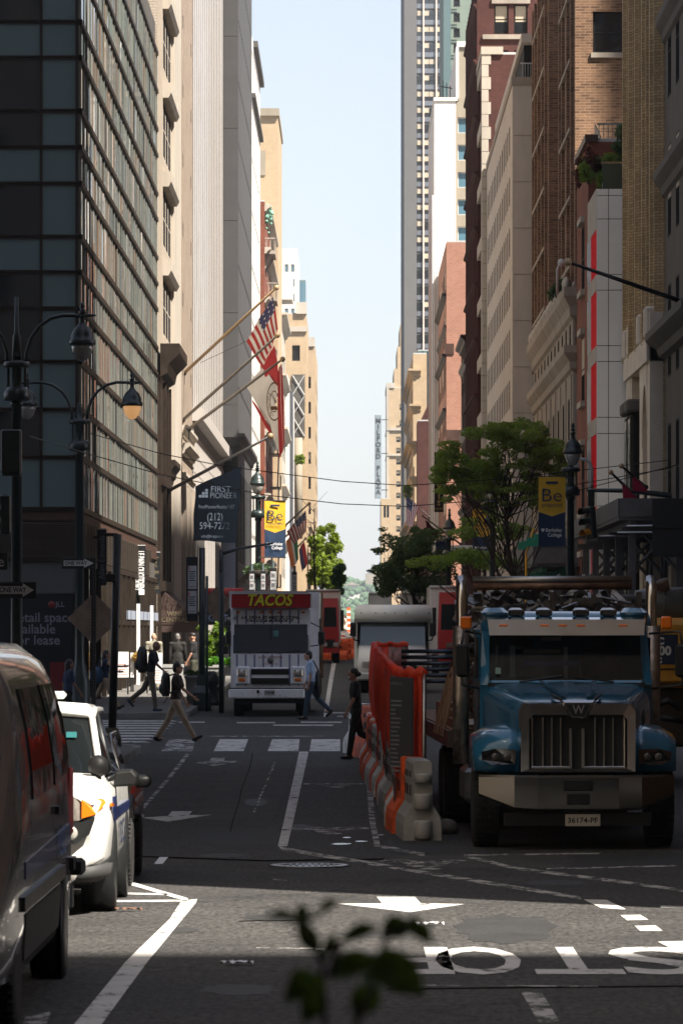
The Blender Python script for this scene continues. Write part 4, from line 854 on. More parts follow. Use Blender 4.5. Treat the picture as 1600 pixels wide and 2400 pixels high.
def person(label, loc, H=1.75, rz=0.0, hipL=20, hipR=-20, kneeL=10, kneeR=25, armL=-15, armR=15, elbL=20, elbR=20, lean=3, headturn=0, headdown=5,
           skin=skinA, top=None, sleeve='short', trouser=None, shoes=shoeK, hair=hairK, hairstyle='short', coat=False, skirt=None, width=1.0, group=None, extras=None, abd=6):
    """x = the way the person faces, built at the origin and turned by rz; angles in degrees, + swings a limb forward"""
    s = H/1.75; t = thing('person', label, 'person', loc, rz, group)
    def V(x, y, z): return Vector((x, y, z))*s
    hipz = .93; ln = R(lean)
    def swing(p, ang, L): a = R(ang); return Vector((p.x+L*math.sin(a), p.y, p.z-L*math.cos(a)))
    pel = V(0, 0, hipz); chest = pel+Vector((math.sin(ln), 0, math.cos(ln)))*.36*s; neck = pel+Vector((math.sin(ln), 0, math.cos(ln)))*.55*s
    head = neck+Vector((math.sin(ln+R(headdown))*.13, 0, .165))*s
    sh = {1: neck+V(-.01, .185*width, -.045), -1: neck+V(-.01, -.185*width, -.045)}; hp = {1: pel+V(0, .095*width, -.03), -1: pel+V(0, -.095*width, -.03)}
    J = {}
    for sd, ha, ka, aa, ea in ((1, hipL, kneeL, armL, elbL), (-1, hipR, kneeR, armR, elbR)):
        kn = swing(hp[sd], ha, .43*s); an = swing(kn, ha-ka, .42*s)
        el = swing(sh[sd], aa, .29*s)+V(0, sd*math.sin(R(abd))*.29, 0); wr = swing(el, aa+ea, .25*s)
        J[sd] = (kn, an, el, wr, R(ha-ka), R(aa+ea))
    low = min(J[1][1].z, J[-1][1].z)-.085*s; dz = -low
    for k in (1, -1): J[k] = tuple(q+Vector((0, 0, dz)) if isinstance(q, Vector) else q for q in J[k]); sh[k].z += dz; hp[k].z += dz
    for q in (pel, chest, neck, head): q.z += dz
    b = MB(); w_ = width
    def ell(mb, c, rx, ry, rz_): mb.ball(c, rx*s, ry*s, rz_*s, 14, 9)
    ell(b, head, .096, .075, .118); ell(b, head+V(.035, 0, -.07), .058, .055, .055); b.ball(head+V(.102, 0, -.02), .018*s, .014*s, .026*s, 8, 6); b.ball(head+V(.095, 0, -.065), .012*s, .026*s, .012*s, 8, 6)
    for k in (1, -1): b.ball(head+V(-.005, k*.077, -.012), .022*s, .012*s, .034*s, 8, 6); b.ball(head+V(.083, k*.03, .012), .012*s, .018*s, .012*s, 8, 6)
    capsule(b, neck-V(0, 0, .04), head-V(.02, 0, .07), .058*s, .052*s)
    ell(b, chest+V(0, 0, .03), .105, .165*w_, .2); ell(b, pel+V(0, 0, .06), .1, .15*w_, .17); capsule(b, sh[1], sh[-1], .065*s, .065*s)
    for k in (1, -1):
        kn, an, el, wr, fa, wa = J[k]
        capsule(b, hp[k], kn, .085*s, .056*s); capsule(b, kn, an, .054*s, .037*s); ft = an+V(.1, 0, -.035); capsule(b, an-V(.01, 0, .03), ft, .036*s, .03*s)
        capsule(b, sh[k], el, .05*s, .038*s); capsule(b, el, wr, .038*s, .026*s)
        d = Vector((math.sin(wa), 0, -math.cos(wa))); pd = Vector((math.cos(wa), 0, math.sin(wa))); pal = wr+d*.05*s
        b.ball(pal, .03*s, .018*s, .045*s, 8, 6)
        for i, L in enumerate((.075, .088, .082, .065)):
            r0 = pal+d*.035*s+pd*(.027-.018*i)*s; m1 = r0+d*L*.55*s; m2 = m1+(d*.8+pd*.1-Vector((0, k*.5, 0))).normalized()*L*.5*s
            b.tube([r0, m1, m2], [.0095*s, .009*s, .007*s], 6)
        r0 = pal+pd*.026*s-d*.02*s; b.tube([r0, r0+(d+pd).normalized()*.04*s, r0+(d*1.4+pd*.7).normalized()*.07*s], [.011*s, .01*s, .008*s], 6)
    fuse(b.build('body', skin, t), .011*s, 1)
    ey = MB()
    for k in (1, -1): ey.ball(head+V(.09, k*.032, .012), .009*s, .011*s, .008*s, 6, 5)
    ey.build('eyes', black, t)
    if top:
        c = MB(); gr = .014*s
        c.ball(chest+V(0, 0, .03), .105*s+gr, .168*w_*s+gr, .2*s+gr, 14, 9); c.ball(pel+V(.0, 0, .09), .104*s+gr, .15*w_*s+gr, (.2 if not coat else .24)*s, 14, 9); capsule(c, sh[1], sh[-1], .066*s+gr, .066*s+gr)
        capsule(c, chest+V(0, 0, .06), pel+V(0, 0, .04), .115*s, .11*s)
        if coat:
            for k in (1, -1): capsule(c, pel+V(0, k*.06, .1), pel+V(-.01, k*.075, -.16), .11*s, .105*s)
            capsule(c, neck, neck+V(-.005, 0, .045), .07*s, .066*s)
        for k in (1, -1):
            kn, an, el, wr, fa, wa = J[k]
            if sleeve == 'short': capsule(c, sh[k], sh[k].lerp(el, .72), .056*s+gr, .05*s+gr)
            elif sleeve == 'long': capsule(c, sh[k], el, .055*s+gr, .044*s+gr); capsule(c, el, el.lerp(wr, .93), .044*s+gr, .034*s+gr)
            elif sleeve == 'none': capsule(c, sh[k]-V(0, k*.03, 0), chest+V(0, k*.1, 0), .05*s, .08*s)
        fuse(c.build('jacket' if coat else 'shirt', top, t), .014*s, 2)
    if trouser:
        c = MB(); gr = .015*s; c.ball(pel+V(0, 0, .0), .105*s+gr, .15*w_*s+gr, .13*s, 12, 8)
        for k in (1, -1):
            kn, an, el, wr, fa, wa = J[k]; capsule(c, hp[k], kn, .092*s+gr*.5, .064*s+gr*.5); capsule(c, kn, an+V(0, 0, .02), .064*s+gr*.5, .05*s+gr*.5)
        fuse(c.build('trousers', trouser, t), .015*s, 2)
    if skirt:
        c = MB(); c.lathe([(.12*s, .12*s), (.16*s, 0), (.22*s, -.25*s), (.26*s, -.45*s)], tuple(pel), 14); c.build('skirt', skirt, t)
    for k in (1, -1):
        kn, an, el, wr, fa, wa = J[k]; c = MB(); q = Vector((math.cos(fa), 0, math.sin(fa))) if abs(fa) > .25 else Vector((1, 0, 0)); dn = Vector((q.z, 0, -q.x))
        capsule(c, an+dn*.045*s-q*.035*s, an+dn*.05*s+q*.15*s, .045*s, .036*s); capsule(c, an, an+dn*.04*s, .045*s, .05*s)
        fuse(c.build('shoe', shoes, t), .014*s, 1)
    if hair:
        c = MB()
        if hairstyle == 'short': c.ball(head+V(-.016, 0, .028), .098*s, .083*s, .108*s, 14, 9); c.ball(head+V(-.045, 0, -.02), .068*s, .076*s, .09*s, 12, 8)
        elif hairstyle == 'long': c.ball(head+V(-.02, 0, .026), .1*s, .086*s, .11*s, 14, 9); capsule(c, head+V(-.045, 0, .0), head+V(-.075, 0, -.2), .085*s, .06*s)
        elif hairstyle == 'bun': c.ball(head+V(-.02, 0, .026), .099*s, .085*s, .108*s, 14, 9); c.ball(head+V(-.12, 0, -.0), .05*s)
        elif hairstyle == 'cap': c.ball(head+V(-.006, 0, .045), .102*s, .084*s, .088*s, 14, 9); c.loft([[head+V(.05, y*.07, .05) for y in (-1, -.3, .3, 1)]+[head+V(.05, y*.07, .035) for y in (1, .3, -.3, -1)], [head+V(.17, y*.05, .035) for y in (-1, -.3, .3, 1)]+[head+V(.17, y*.05, .025) for y in (1, .3, -.3, -1)]])
        fuse(c.build('cap' if hairstyle == 'cap' else 'hair', hair, t), .013*s, 1)
    t['_j'] = 0; del t['_j']
    return t, dict(chest=chest, pel=pel, neck=neck, head=head, sh=sh, J=J, s=s)
def backpack(name, label, pt, info, m, big=1.0, group=None, strap=True):
    s = info['s']; c = info['chest']; loc = pt.location; rz = pt.rotation_euler.z
    t = thing(name, label, 'backpack', loc, rz, group); mb = MB(); cx, cz = c.x-.23*s*(.6+.4*big), c.z+.0*s
    rings = []
    for k in range(7):
        u = k/6; z = cz+(-.27+.54*u)*s*big; r = (.7, .95, 1, 1, .97, .86, .5)[k]
        rings.append([(cx+math.cos(a)*.125*s*r*big*(1.0 if math.cos(a) < 0 else .8), math.sin(a)*.17*s*r*big, z) for a in [2*math.pi*i/14 for i in range(14)]])
    mb.smooth = True; mb.loft(rings); mb.build('bag', m, t)
    mb = MB(); mb.smooth = True; mb.ball((cx-.1*s*big, 0, cz-.1*s*big), .07*s*big, .12*s*big, .12*s*big); mb.build('pocket', m, t)
    for k in (1, -1):
        p = info['sh'][k]; mb = MB(); mb.tube([(cx+.06*s, k*.09*s, cz+.2*s*big), (p.x-.03*s, k*.11*s, p.z+.085*s), (p.x+.09*s, k*.115*s, p.z+.03*s), (c.x+.15*s, k*.12*s, c.z-.02*s), (c.x+.03*s, k*.175*s, c.z-.17*s), (cx+.08*s, k*.13*s, cz-.18*s)], .02*s, 6); mb.build('strap', m, t)
    if strap: mb = MB(); mb.tube([(cx, .02, cz-.26*s*big), (cx+.03, .02, cz-.33*s*big), (cx-.06, .02, cz-.42*s*big)], .012, 5); mb.build('loose_strap', m, t)
    return t
def gp_(px, Y, dz=0): return (X_(px, Y), Y, gz(Y)+dz)
navy = cloth('navy_cotton', (0.012, 0.014, 0.022)); khaki = cloth('khaki_cotton', (0.34, 0.26, 0.18)); olive = cloth('olive_cotton', (0.11, 0.09, 0.065)); brownshirt = cloth('brown_cotton', (0.05, 0.033, 0.028))
linen = cloth('pale_linen', (0.22, 0.2, 0.155)); greysuit = cloth('grey_suiting', (0.013, 0.012, 0.011)); bluesh = cloth('pale_blue_cotton', (0.4, 0.53, 0.75)); denim = cloth('denim', (0.035, 0.06, 0.095)); blackc = cloth('black_cotton', (0.009, 0.009, 0.01)); tankb = cloth('blue_cotton', (0.02, 0.035, 0.08))
camo = cloth('camouflage', (0.045, 0.045, 0.03)); bagk = mat('black_nylon', (0.012, 0.012, 0.013), .55, var=.3, vs=10); bagblue = mat('blue_nylon', (0.012, 0.055, 0.12), .5, var=.25, vs=6)
blueshoe = mat('blue_shoe', (0.03, 0.06, 0.085), .6, var=.2); whiteskirt = cloth('cream_cotton', (0.6, 0.53, 0.45))
p1, i1 = person('man in brown shirt and khaki trousers striding right along the striped crosswalk', gp_(412, 103.0), 1.78, 0, hipL=-24, hipR=27, kneeL=8, kneeR=-2, armL=10, armR=32, elbL=20, elbR=20, top=brownshirt, trouser=khaki, lean=3, hair=hairK, headdown=3)
backpack('backpack', 'black backpack with a bottle pocket on the man in khaki trousers', p1, i1, bagk, .95)
mb = MB(); gl_ = i1['head']
for k in (1, -1): mb.lathe([(.018, -.004), (.021, 0), (.018, .004)], (gl_.x+.104, k*.033, gl_.z+.012), 10, 'x')
mb.tube([(gl_.x+.1, .05, gl_.z+.014), (gl_.x, .082, gl_.z+.014)], .004, 4); mb.tube([(gl_.x+.1, -.05, gl_.z+.014), (gl_.x, -.082, gl_.z+.014)], .004, 4); mb.build('glasses', black, p1)
p2, i2 = person('bald man in navy t-shirt carrying a bulky backpack along the far kerb', gp_(354, 124.6, .14), 1.82, 0, hipL=-28, hipR=10, kneeL=22, kneeR=4, armL=-6, armR=22, elbL=12, elbR=25, top=navy, trouser=olive, shoes=blueshoe, skin=skinB, hair=None, lean=7, headdown=25, width=1.06)
backpack('backpack', 'very large black travel backpack on the bald man', p2, i2, bagk, 1.25)
p3, i3 = person('woman in blue sleeveless top walking right behind the black sign pole', gp_(246, 126.5, .14), 1.64, 0, hipL=-27, hipR=28, kneeL=18, kneeR=0, armL=18, armR=62, elbL=70, elbR=30, top=tankb, sleeve='none', trouser=khaki, hair=hairK, hairstyle='long', lean=4)
sh_ = thing('shoulder_bag', 'bulging blue shoulder bag on the woman in the sleeveless top', 'bag', p3.location); mb = MB(); mb.smooth = True
mb.loft([[(-.2+math.cos(a)*.15*r*(1+.22*math.sin(3*a)), -.16+math.sin(a)*.1*r, z-.02) for a in [2*math.pi*i/14 for i in range(14)]] for z, r in ((.72, .5), (.78, .95), (.9, 1.15), (1.02, 1.05), (1.12, .8), (1.17, .4))]); mb.build('bag', bagblue, sh_)
mb = MB(); mb.tube([(-.2, -.16, 1.14), (-.06, -.14, 1.4), (0.06, -.13, 1.36), (-.1, -.2, 1.1)], .018, 6); mb.build('strap', bagblue, sh_)
p4, i4 = person('bald man in a pale linen jacket walking away in the sun', gp_(361, 152, .14), 1.82, R(97), hipL=8, hipR=-8, kneeL=2, kneeR=8, armL=-6, armR=6, elbL=10, elbR=10, top=linen, sleeve='long', coat=True, trouser=linen, skin=skinA, hair=None, width=1.08)
p5, i5 = person('grey haired man in a dark grey suit walking away along the shop fronts', gp_(416, 152, .14), 1.8, R(84), hipL=-6, hipR=8, kneeL=8, kneeR=2, armL=-4, armR=12, elbL=10, elbR=14, top=greysuit, sleeve='long', coat=True, trouser=greysuit, hair=hairG, width=1.08)
p6, i6 = person('man in black t-shirt, camouflage trousers and a cap standing by the tall planter', gp_(455, 147, .14), 1.86, R(170), hipL=3, hipR=-3, kneeL=2, kneeR=2, armL=4, armR=6, elbL=22, elbR=20, top=blackc, trouser=camo, hair=hairK, hairstyle='cap', width=1.1)
p7, i7 = person('man in pale blue shirt and jeans walking left past the taco truck', gp_(729, 121.4), 1.74, R(182), hipL=14, hipR=-26, kneeL=6, kneeR=18, armL=-2, armR=6, elbL=14, elbR=14, top=bluesh, trouser=denim, hair=hairK, lean=4, headdown=14)
sb_ = thing('messenger_bag', 'black bag slung behind the man in the pale blue shirt', 'bag', p7.location); mb = MB(); mb.smooth = True
mb.loft([[(.17+math.cos(a)*.08*r, .1+math.sin(a)*.2*r, z) for a in [2*math.pi*i/12 for i in range(12)]] for z, r in ((.55, .4), (.6, .9), (.85, 1.1), (1.1, .95), (1.25, .5))]); mb.build('bag', bagk, sb_)
mb = MB(); mb.tube([(.2, .1, 1.24), (.05, .12, 1.52), (-.08, .0, 1.4), (.08, .05, 1.05)], .02, 6); mb.build('strap', bagk, sb_)
p8, i8 = person('young person dressed all in black walking left in front of the white barrier', gp_(834, 91.6), 1.74, R(190), hipL=12, hipR=-14, kneeL=4, kneeR=48, armL=14, armR=-10, elbL=12, elbR=12, top=blackc, trouser=blackc, hair=hairK, hairstyle='bun', width=.86, lean=3, headdown=12)
mb = MB(); hd = i8['head']; mb.ball((hd.x+.075, 0, hd.z-.065), .034, .05, .045, 10, 7); mb.build('face_mask', whitepaint, p8)
p9, i9 = person('distant woman in a pale skirt crossing the road far behind the trucks', gp_(809, 388), 1.66, R(180), hipL=16, hipR=-16, top=whiteskirt, sleeve='short', skirt=whiteskirt, hair=hairK, hairstyle='long', width=.85)
p10, i10 = person('dark haired person in a blue top half hidden behind the silver van', gp_(160, 112, .0), 1.66, R(20), top=tankb, trouser=blackc, hair=hairK, hairstyle='long', skin=skinB)

# ---------------------------------------------------------------- vehicles (front towards -y, origin on the road under the front)
def wheel(t, x, y, r, wd, side, rim=None, name='wheel', hub=.55, parts=True):
    mb = MB(); prof = [(r*.62, -wd/2), (r*.9, -wd/2), (r*.97, -wd*.42), (r, -wd*.3), (r, -wd*.1), (r*.985, -wd*.08), (r*.985, wd*.08), (r, wd*.1), (r, wd*.3), (r*.97, wd*.42), (r*.9, wd/2), (r*.62, wd/2)]
    mb.lathe(prof, (x, y, r), 28, 'x'); o = mb.build(name, rubber, t)
    tr = MB()
    for k in range(36):
        a = 2*math.pi*k/36; M = Matrix.Translation((x, y, r)) @ Matrix.Rotation(a, 4, 'X')
        for u in (-.36, -.12, .12, .36): tr.obox(M @ Matrix.Translation((u*wd, .004*((k+int(u*8)) % 3), r)), wd*.17, r*.1, .018)
    tr.build('tread', rubber, o)
    rm = MB(); s = side
    rm.lathe([(0, s*wd*.25), (r*.2, s*wd*.32), (r*.3, s*wd*.2), (r*.5, s*wd*.12), (r*.6, s*wd*.4), (r*.64, s*wd*.48)], (x, y, r), 20, 'x')
    for k in range(8):
        a = 2*math.pi*k/8; rm.ball((x+s*wd*.22, y+r*.25*math.cos(a), r+r*.25*math.sin(a)), .022, n=6, m=4)
    rm.build('rim', rim or steel, o)
    return o
def plate(t, txt, x, y, z, wd=.31, h=.155, m=None):
    mb = MB(); mb.cbox(x-wd/2, x+wd/2, y-.012, y, z-h/2, z+h/2, .006); p = mb.build('number_plate', m or mat('plate_cream', (0.5, 0.47, 0.4), .5, var=.05), t)
    mb = MB(); mb.text(txt, FRONT(x, y-.015, z-.005), size=h*.6, width=wd*.86, bold=.002); mb.build('lettering', black, p)
    return p
bluepaint = mat('truck_blue', (0.02, 0.15, 0.29), .22, .1, var=.12, vs=1.5, coat=.9)
grime = mat('dirty_steel', (0.09, 0.075, 0.065), .6, .5, var=.45, vs=4)
wood = mat('deck_wood', (0.2, 0.11, 0.06), .8, var=.35, vs=3)
scrap = mat('scrap_metal', (0.2, 0.19, 0.18), .35, .9, var=.5, vs=7)
T = thing('flatbed_truck', 'big blue conventional truck with chrome grille and visor carrying scrap metal', 'truck', (X_(1354, 57.4), 57.4, 0), R(1.3))
# bumper: wrap-round chrome with a rising lower edge at each end
mb = MB(); pr = [(-1.2, .32), (-.78, .02), (-.5, 0), (.5, 0), (.78, .02), (1.2, .32)]; zb_ = [.66, .5, .48, .48, .5, .66]
mb.loft([[(x, y, .92) for x, y in pr]+[(x, y+.07, .92) for x, y in reversed(pr)], [(x, y-.012, .89) for x, y in pr]+[(x, y+.07, .9) for x, y in reversed(pr)], [(x, y-.012, z+.03) for (x, y), z in zip(pr, zb_)]+[(x, y+.07, z+.02) for (x, y), z in reversed(list(zip(pr, zb_)))], [(x, y+.01, z) for (x, y), z in zip(pr, zb_)]+[(x, y+.07, z) for (x, y), z in reversed(list(zip(pr, zb_)))]])
bp_ = mb.build('bumper', mat('dark_chrome', (0.13, 0.125, 0.12), .07, 1.0, var=.05), T)
mb = MB(); mb.cbox(-.18, .18, -.03, .0, .73, .87, .01); mb.cbox(-.14, .14, -.03, 0, .56, .7, .01); mb.build('tow_hole', black, bp_)
plate(T, '36174-PF', .06, .06, .37, .43, .15); mb = MB(); mb.box(-.9, .9, .1, .3, .3, .46); mb.build('cross_member', black, T)
# hood: lofted from the grille to the windscreen base
hood = MB(); hood.smooth = True
def hring(y, hw, zt, zs, zlow, r=.16): return [(-hw-.02, y, zlow), (-hw, y, zs), (-hw+r*.35, y, zt-.05), (-hw+r, y, zt-.005), (-hw*.42, y, zt+.015), (0, y, zt+.03), (hw*.42, y, zt+.015), (hw-r, y, zt-.005), (hw-r*.35, y, zt-.05), (hw, y, zs), (hw+.02, y, zlow)]
hood.loft([hring(.16, .71, 1.80, 1.55, .95), hring(.3, .74, 1.835, 1.6, .95), hring(.9, .84, 1.9, 1.66, .95), hring(1.6, .97, 1.97, 1.74, .95), hring(2.15, 1.06, 2.03, 1.8, .95)], cap=True, closed=False)
hd_ = hood.build('hood', bluepaint, T)
mb = MB(); mb.loft([[(-.2, .28, 1.88), (-.16, .28, 1.885), (-.12, .28, 1.875)], [(-.37, 1.9, 2.06), (-.33, 1.9, 2.065), (-.3, 1.9, 2.05)]], closed=False); mb.loft([[(.2, .28, 1.88), (.16, .28, 1.885), (.12, .28, 1.875)], [(.37, 1.9, 2.06), (.33, 1.9, 2.065), (.3, 1.9, 2.05)]], closed=False); mb.build('hood_crease', bluepaint, hd_)
for k in (1, -1):
    mb = MB(); mb.box(k*.72-.004, k*.72+.004, .3, 1.0, 1.2, 1.45); mb.lathe([(.0, 0), (.13, 0), (.13, .04), (0, .04)], (k*(.88), 1.3, 1.58), 12, 'x'); mb.build('side_vent', black, hd_)
# grille
g = MB(); g.loft([[(-.72, .14, .96), (-.72, .14, 1.72), (-.66, .14, 1.81), (.66, .14, 1.81), (.72, .14, 1.72), (.72, .14, .96)], [(-.7, .02, .96), (-.7, .02, 1.7), (-.63, .02, 1.79), (.63, .02, 1.79), (.7, .02, 1.7), (.7, .02, .96)], [(-.6, .01, 1.0), (-.6, .01, 1.6), (-.55, .01, 1.66), (.55, .01, 1.66), (.6, .01, 1.6), (.6, .01, 1.0)], [(-.59, .07, 1.0), (-.59, .07, 1.59), (-.54, .07, 1.65), (.54, .07, 1.65), (.59, .07, 1.59), (.59, .07, 1.0)]], cap=False)
gr_ = g.build('grille', chrome, T)
mb = MB(); mb.box(-.6, .6, .09, .11, .98, 1.66); mb.build('grille_mesh', mat('black_mesh', (0.012, 0.012, 0.013), .5, var=.3, vs=60, bump=.8, bs=120), gr_)
mb = MB()
for x in (-.56, -.43, -.32, -.21, .21, .32, .43, .56): mb.cbox(x-.012, x+.012, .03, .085, 1.0, 1.63, .006)
for x in (-.09, .06): mb.cbox(x-.02, x+.02, .02, .085, 1.0, 1.5, .008)
mb.cbox(-.58, -.07, .02, .085, 1.0, 1.03, .006); mb.cbox(.05, .58, .02, .085, 1.0, 1.03, .006); mb.build('grille_bar', chrome, gr_)
mb = MB(); mb.loft([[(-.2, .0, 1.84), (.2, .0, 1.84), (.18, .0, 1.76), (.1, 0, 1.6), (-.1, 0, 1.6), (-.18, 0, 1.76)], [(-.17, -.04, 1.81), (.17, -.04, 1.81), (.15, -.04, 1.76), (.08, -.04, 1.625), (-.08, -.04, 1.625), (-.15, -.04, 1.76)]]); em = mb.build('emblem', chrome, gr_)
mb = MB(); mb.loft([[(-.15, -.043, 1.79), (.15, -.043, 1.79), (.135, -.043, 1.75), (.07, -.043, 1.64), (-.07, -.043, 1.64), (-.135, -.043, 1.75)], [(-.15, -.046, 1.79), (.15, -.046, 1.79), (.135, -.046, 1.75), (.07, -.046, 1.64), (-.07, -.046, 1.64), (-.135, -.046, 1.75)]]); eb = mb.build('emblem_shield', black, em); mb = MB(); mb.text('W', FRONT(0, -.05, 1.72), size=.15, bold=.002, width=.15); mb.build('emblem_letter', steel, em)
mb = MB(); mb.tube([(-.2, .02, 1.84), (-.3, .35, 1.9)], .02, 6); mb.tube([(.2, .02, 1.84), (.3, .35, 1.9)], .02, 6); mb.build('emblem_arm', black, em)
# fenders with headlights
for k in (-1, 1):
    f = MB(); f.smooth = True
    rings = []
    for y, zt, x1, zl in ((.3, 1.2, 1.18, .98), (.36, 1.34, 1.24, .96), (.6, 1.43, 1.26, .96), (1.1, 1.5, 1.26, 1.02), (1.7, 1.44, 1.25, 1.05), (2.0, 1.25, 1.24, .95)):
        rings.append([(k*.7, y-.08, zl-.02), (k*.7, y-.08, zt+.06), (k*.85, y-.05, zt+.05), (k*1.08, y, zt), (k*x1, y+.08, zt-.1), (k*x1, y+.1, zl)])
    f.loft(rings, cap=True); fo = f.build('fender', bluepaint, T)
    h = MB(); h.loft([[(k*.76, .17, 1.05), (k*.75, .17, 1.23), (k*1.0, .22, 1.24), (k*1.17, .3, 1.2), (k*1.16, .3, 1.1), (k*1.05, .22, 1.04)], [(k*.78, .24, 1.05), (k*.77, .24, 1.22), (k*1.0, .3, 1.23), (k*1.16, .4, 1.19), (k*1.15, .4, 1.1), (k*1.05, .3, 1.05)]]); hl = h.build('headlight', glass('smoked_lens', (0.01, 0.01, 0.011), .05, .02), T)
    h = MB()
    for x in (.86, 1.0): h.lathe([(0, -.02), (.04, -.02), (.055, 0)], (k*x, .18 if x < .9 else .21, 1.14), 12, 'y')
    h.build('lamp', mat('dim_lens', (.12, .115, .11), .15, .5, var=.1) if 'dim_lens' not in MATS else MATS['dim_lens'], hl)
# cab
cabm = MB(); cabm.smooth = False
def cring(z, y, hw, yb=3.9, r=.14): return [(-hw+r, y-.04, z), (hw-r, y-.04, z), (hw, y+r, z), (hw, yb, z), (-hw, yb, z), (-hw, y+r, z)]
cabm.loft([cring(.75, 2.12, 1.09), cring(2.0, 2.1, 1.09), cring(2.06, 2.14, 1.09)]); cabm.smooth = True
cabm.loft([cring(2.66, 2.42, 1.05), cring(2.78, 2.42, 1.05), cring(2.9, 2.6, .98), cring(2.94, 2.9, .85)]); cabm.smooth = False
for k in (1, -1): cabm.loft([[(k*.98, 2.1, 2.0), (k*1.09, 2.16, 2.0), (k*1.09, 2.32, 2.0), (k*1.0, 2.2, 2.0)], [(k*.96, 2.42, 2.68), (k*1.05, 2.5, 2.68), (k*1.05, 2.66, 2.68), (k*.97, 2.5, 2.68)]]); cabm.box(*sorted((k*1.03, k*1.08)), 3.3, 3.9, 2.0, 2.7)
cabm.box(-1.05, 1.05, 3.8, 3.9, 2.0, 2.7)
cab_ = cabm.build('cab', bluepaint, T)
for k in (1, -1):
    mb = MB(); mb.smooth = True; mb.cbox(*sorted((k*.72, k*1.06)), 2.36, 2.95, 2.86, 2.98, .06); mb.build('roof_shoulder', bluepaint, cab_)
mb = MB(); mb.loft([[(-.98, 2.11, 2.02), (.98, 2.11, 2.02), (.98, 2.15, 2.02), (-.98, 2.15, 2.02)], [(-.95, 2.4, 2.67), (.95, 2.4, 2.67), (.95, 2.44, 2.67), (-.95, 2.44, 2.67)]]); ws = mb.build('windscreen', glass('screen_glass', (.01, .012, .013), .02, .03, (.8, .8, .8), .8, 1.5), T); MATS['screen_glass'].node_tree.nodes['Principled BSDF'].inputs['Alpha'].default_value = .45
cabin = mat('cabin_grey', (.05, .05, .052), .8, var=.2); reflpale = mat('reflection_pale_blue', (.5, .62, .72), .6, var=.1)  # second material colours the windscreen reflections built as bars
for x in (-.52, .5):
    mb = MB(); mb.smooth = True; mb.cbox(x-.27, x+.27, 2.95, 3.2, 2.0, 2.45, .08); mb.cbox(x-.14, x+.14, 2.98, 3.12, 2.46, 2.62, .05); mb.build('seat', cabin, T)
mb = MB(); mb.tube([(.5+.2*math.cos(2*math.pi*k/16), 2.62+.1*math.sin(2*math.pi*k/16), 2.14+.16*math.sin(2*math.pi*k/16)) for k in range(17)], .018, 6); mb.build('steering_wheel', black, T)
mb = MB(); mb.box(-1.0, 1.0, 2.16, 2.6, 1.98, 2.05); mb.build('dashboard', cabin, T)
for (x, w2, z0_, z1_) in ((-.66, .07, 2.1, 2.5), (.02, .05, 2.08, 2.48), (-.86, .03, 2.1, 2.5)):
    mb = MB(); mb.box(x-w2/2, x+w2/2, 2.5, 2.53, z0_, z1_); mb.build('reflection_bar', reflpale, T)  # pale bars set behind the glass in place of windscreen reflections
mb = MB(); mb.box(-.52, -.05, 2.5, 2.52, 2.4, 2.45); mb.box(-.3, -.05, 2.42, 2.44, 2.56, 2.61); mb.build('reflection_band', ltgrey, T)  # pale bands in place of a reflection
mb = MB(); mb.box(-.52, .2, 2.48, 2.5, 2.24, 2.3); mb.build('reflection_strip', mat('reflection_blue', (.03, .12, .45), .6, var=.1), T)  # blue band in place of a reflection
mb = MB(); mb.text('', FRONT(0, 0, 0)) if False else None
mb.box(-.9, -.83, 2.12, 2.135, 2.14, 2.22); mb.build('sticker', mat('pale_sticker', (.25, .4, .36), .6, var=.1), ws)
mb = MB(); mb.box(-1.0, 1.0, 2.05, 2.13, 1.98, 2.03); mb.tube([(-.6, 2.08, 2.04), (-.05, 2.13, 2.12)], .012, 5); mb.tube([(.6, 2.08, 2.04), (.1, 2.13, 2.1)], .012, 5); mb.build('wiper', black, T)
mb = MB(); mb.loft([[(-1.0, 2.12, 2.83), (1.0, 2.12, 2.83), (1.0, 2.3, 2.86), (-1.0, 2.3, 2.86)], [(-.98, 2.04, 2.63), (.98, 2.04, 2.63), (.98, 2.08, 2.63), (-.98, 2.08, 2.63)]]); vz = mb.build('visor', chrome, T)
for x in (-.8, -.28, -.05, .18, .72):
    mb = MB(); mb.cbox(x-.06, x+.06, 2.08, 2.15, 2.73, 2.77, .012); mb.build('marker_lamp', amber, vz)
for x in (-.62, -.27, .2, .55):
    mb = MB(); mb.cbox(x-.105, x+.105, 2.3, 2.42, 2.86, 2.98, .03); lb = mb.build('roof_lamp', chrome, T)
    mb = MB(); mb.cbox(x-.07, x+.07, 2.285, 2.3, 2.885, 2.955, .01); mb.text('W', FRONT(x, 2.28, 2.92), size=.07); mb.build('lamp_glass', dksteel, lb)
for k in (1, -1):
    o_ = .14 if k > 0 else 0; mb = MB(); mb.cbox(*sorted((k*1.24+o_, k*1.4+o_)), 2.05, 2.15, 2.1, 2.52, .03); mi = mb.build('mirror', black, T)
    mb = MB(); mb.tube([(k*1.08, 2.4, 2.65), (k*1.3+o_, 2.1, 2.68), (k*1.33+o_, 2.1, 2.5)], .018, 6); mb.tube([(k*1.08, 2.3, 1.95), (k*1.32+o_, 2.1, 2.0), (k*1.33+o_, 2.1, 2.12)], .018, 6); mb.build('mirror_arm', dksteel, mi)
    mb = MB(); mb.cbox(*sorted((k*1.2, k*1.34)), 2.1, 2.22, 2.71, 2.87, .02); mb.build('beacon', amber, T)
    mb = MB(); mb.box(*sorted((k*1.09, k*1.1)), 2.5, 3.2, 2.08, 2.6); mb.build('door_glass', carglass, T)
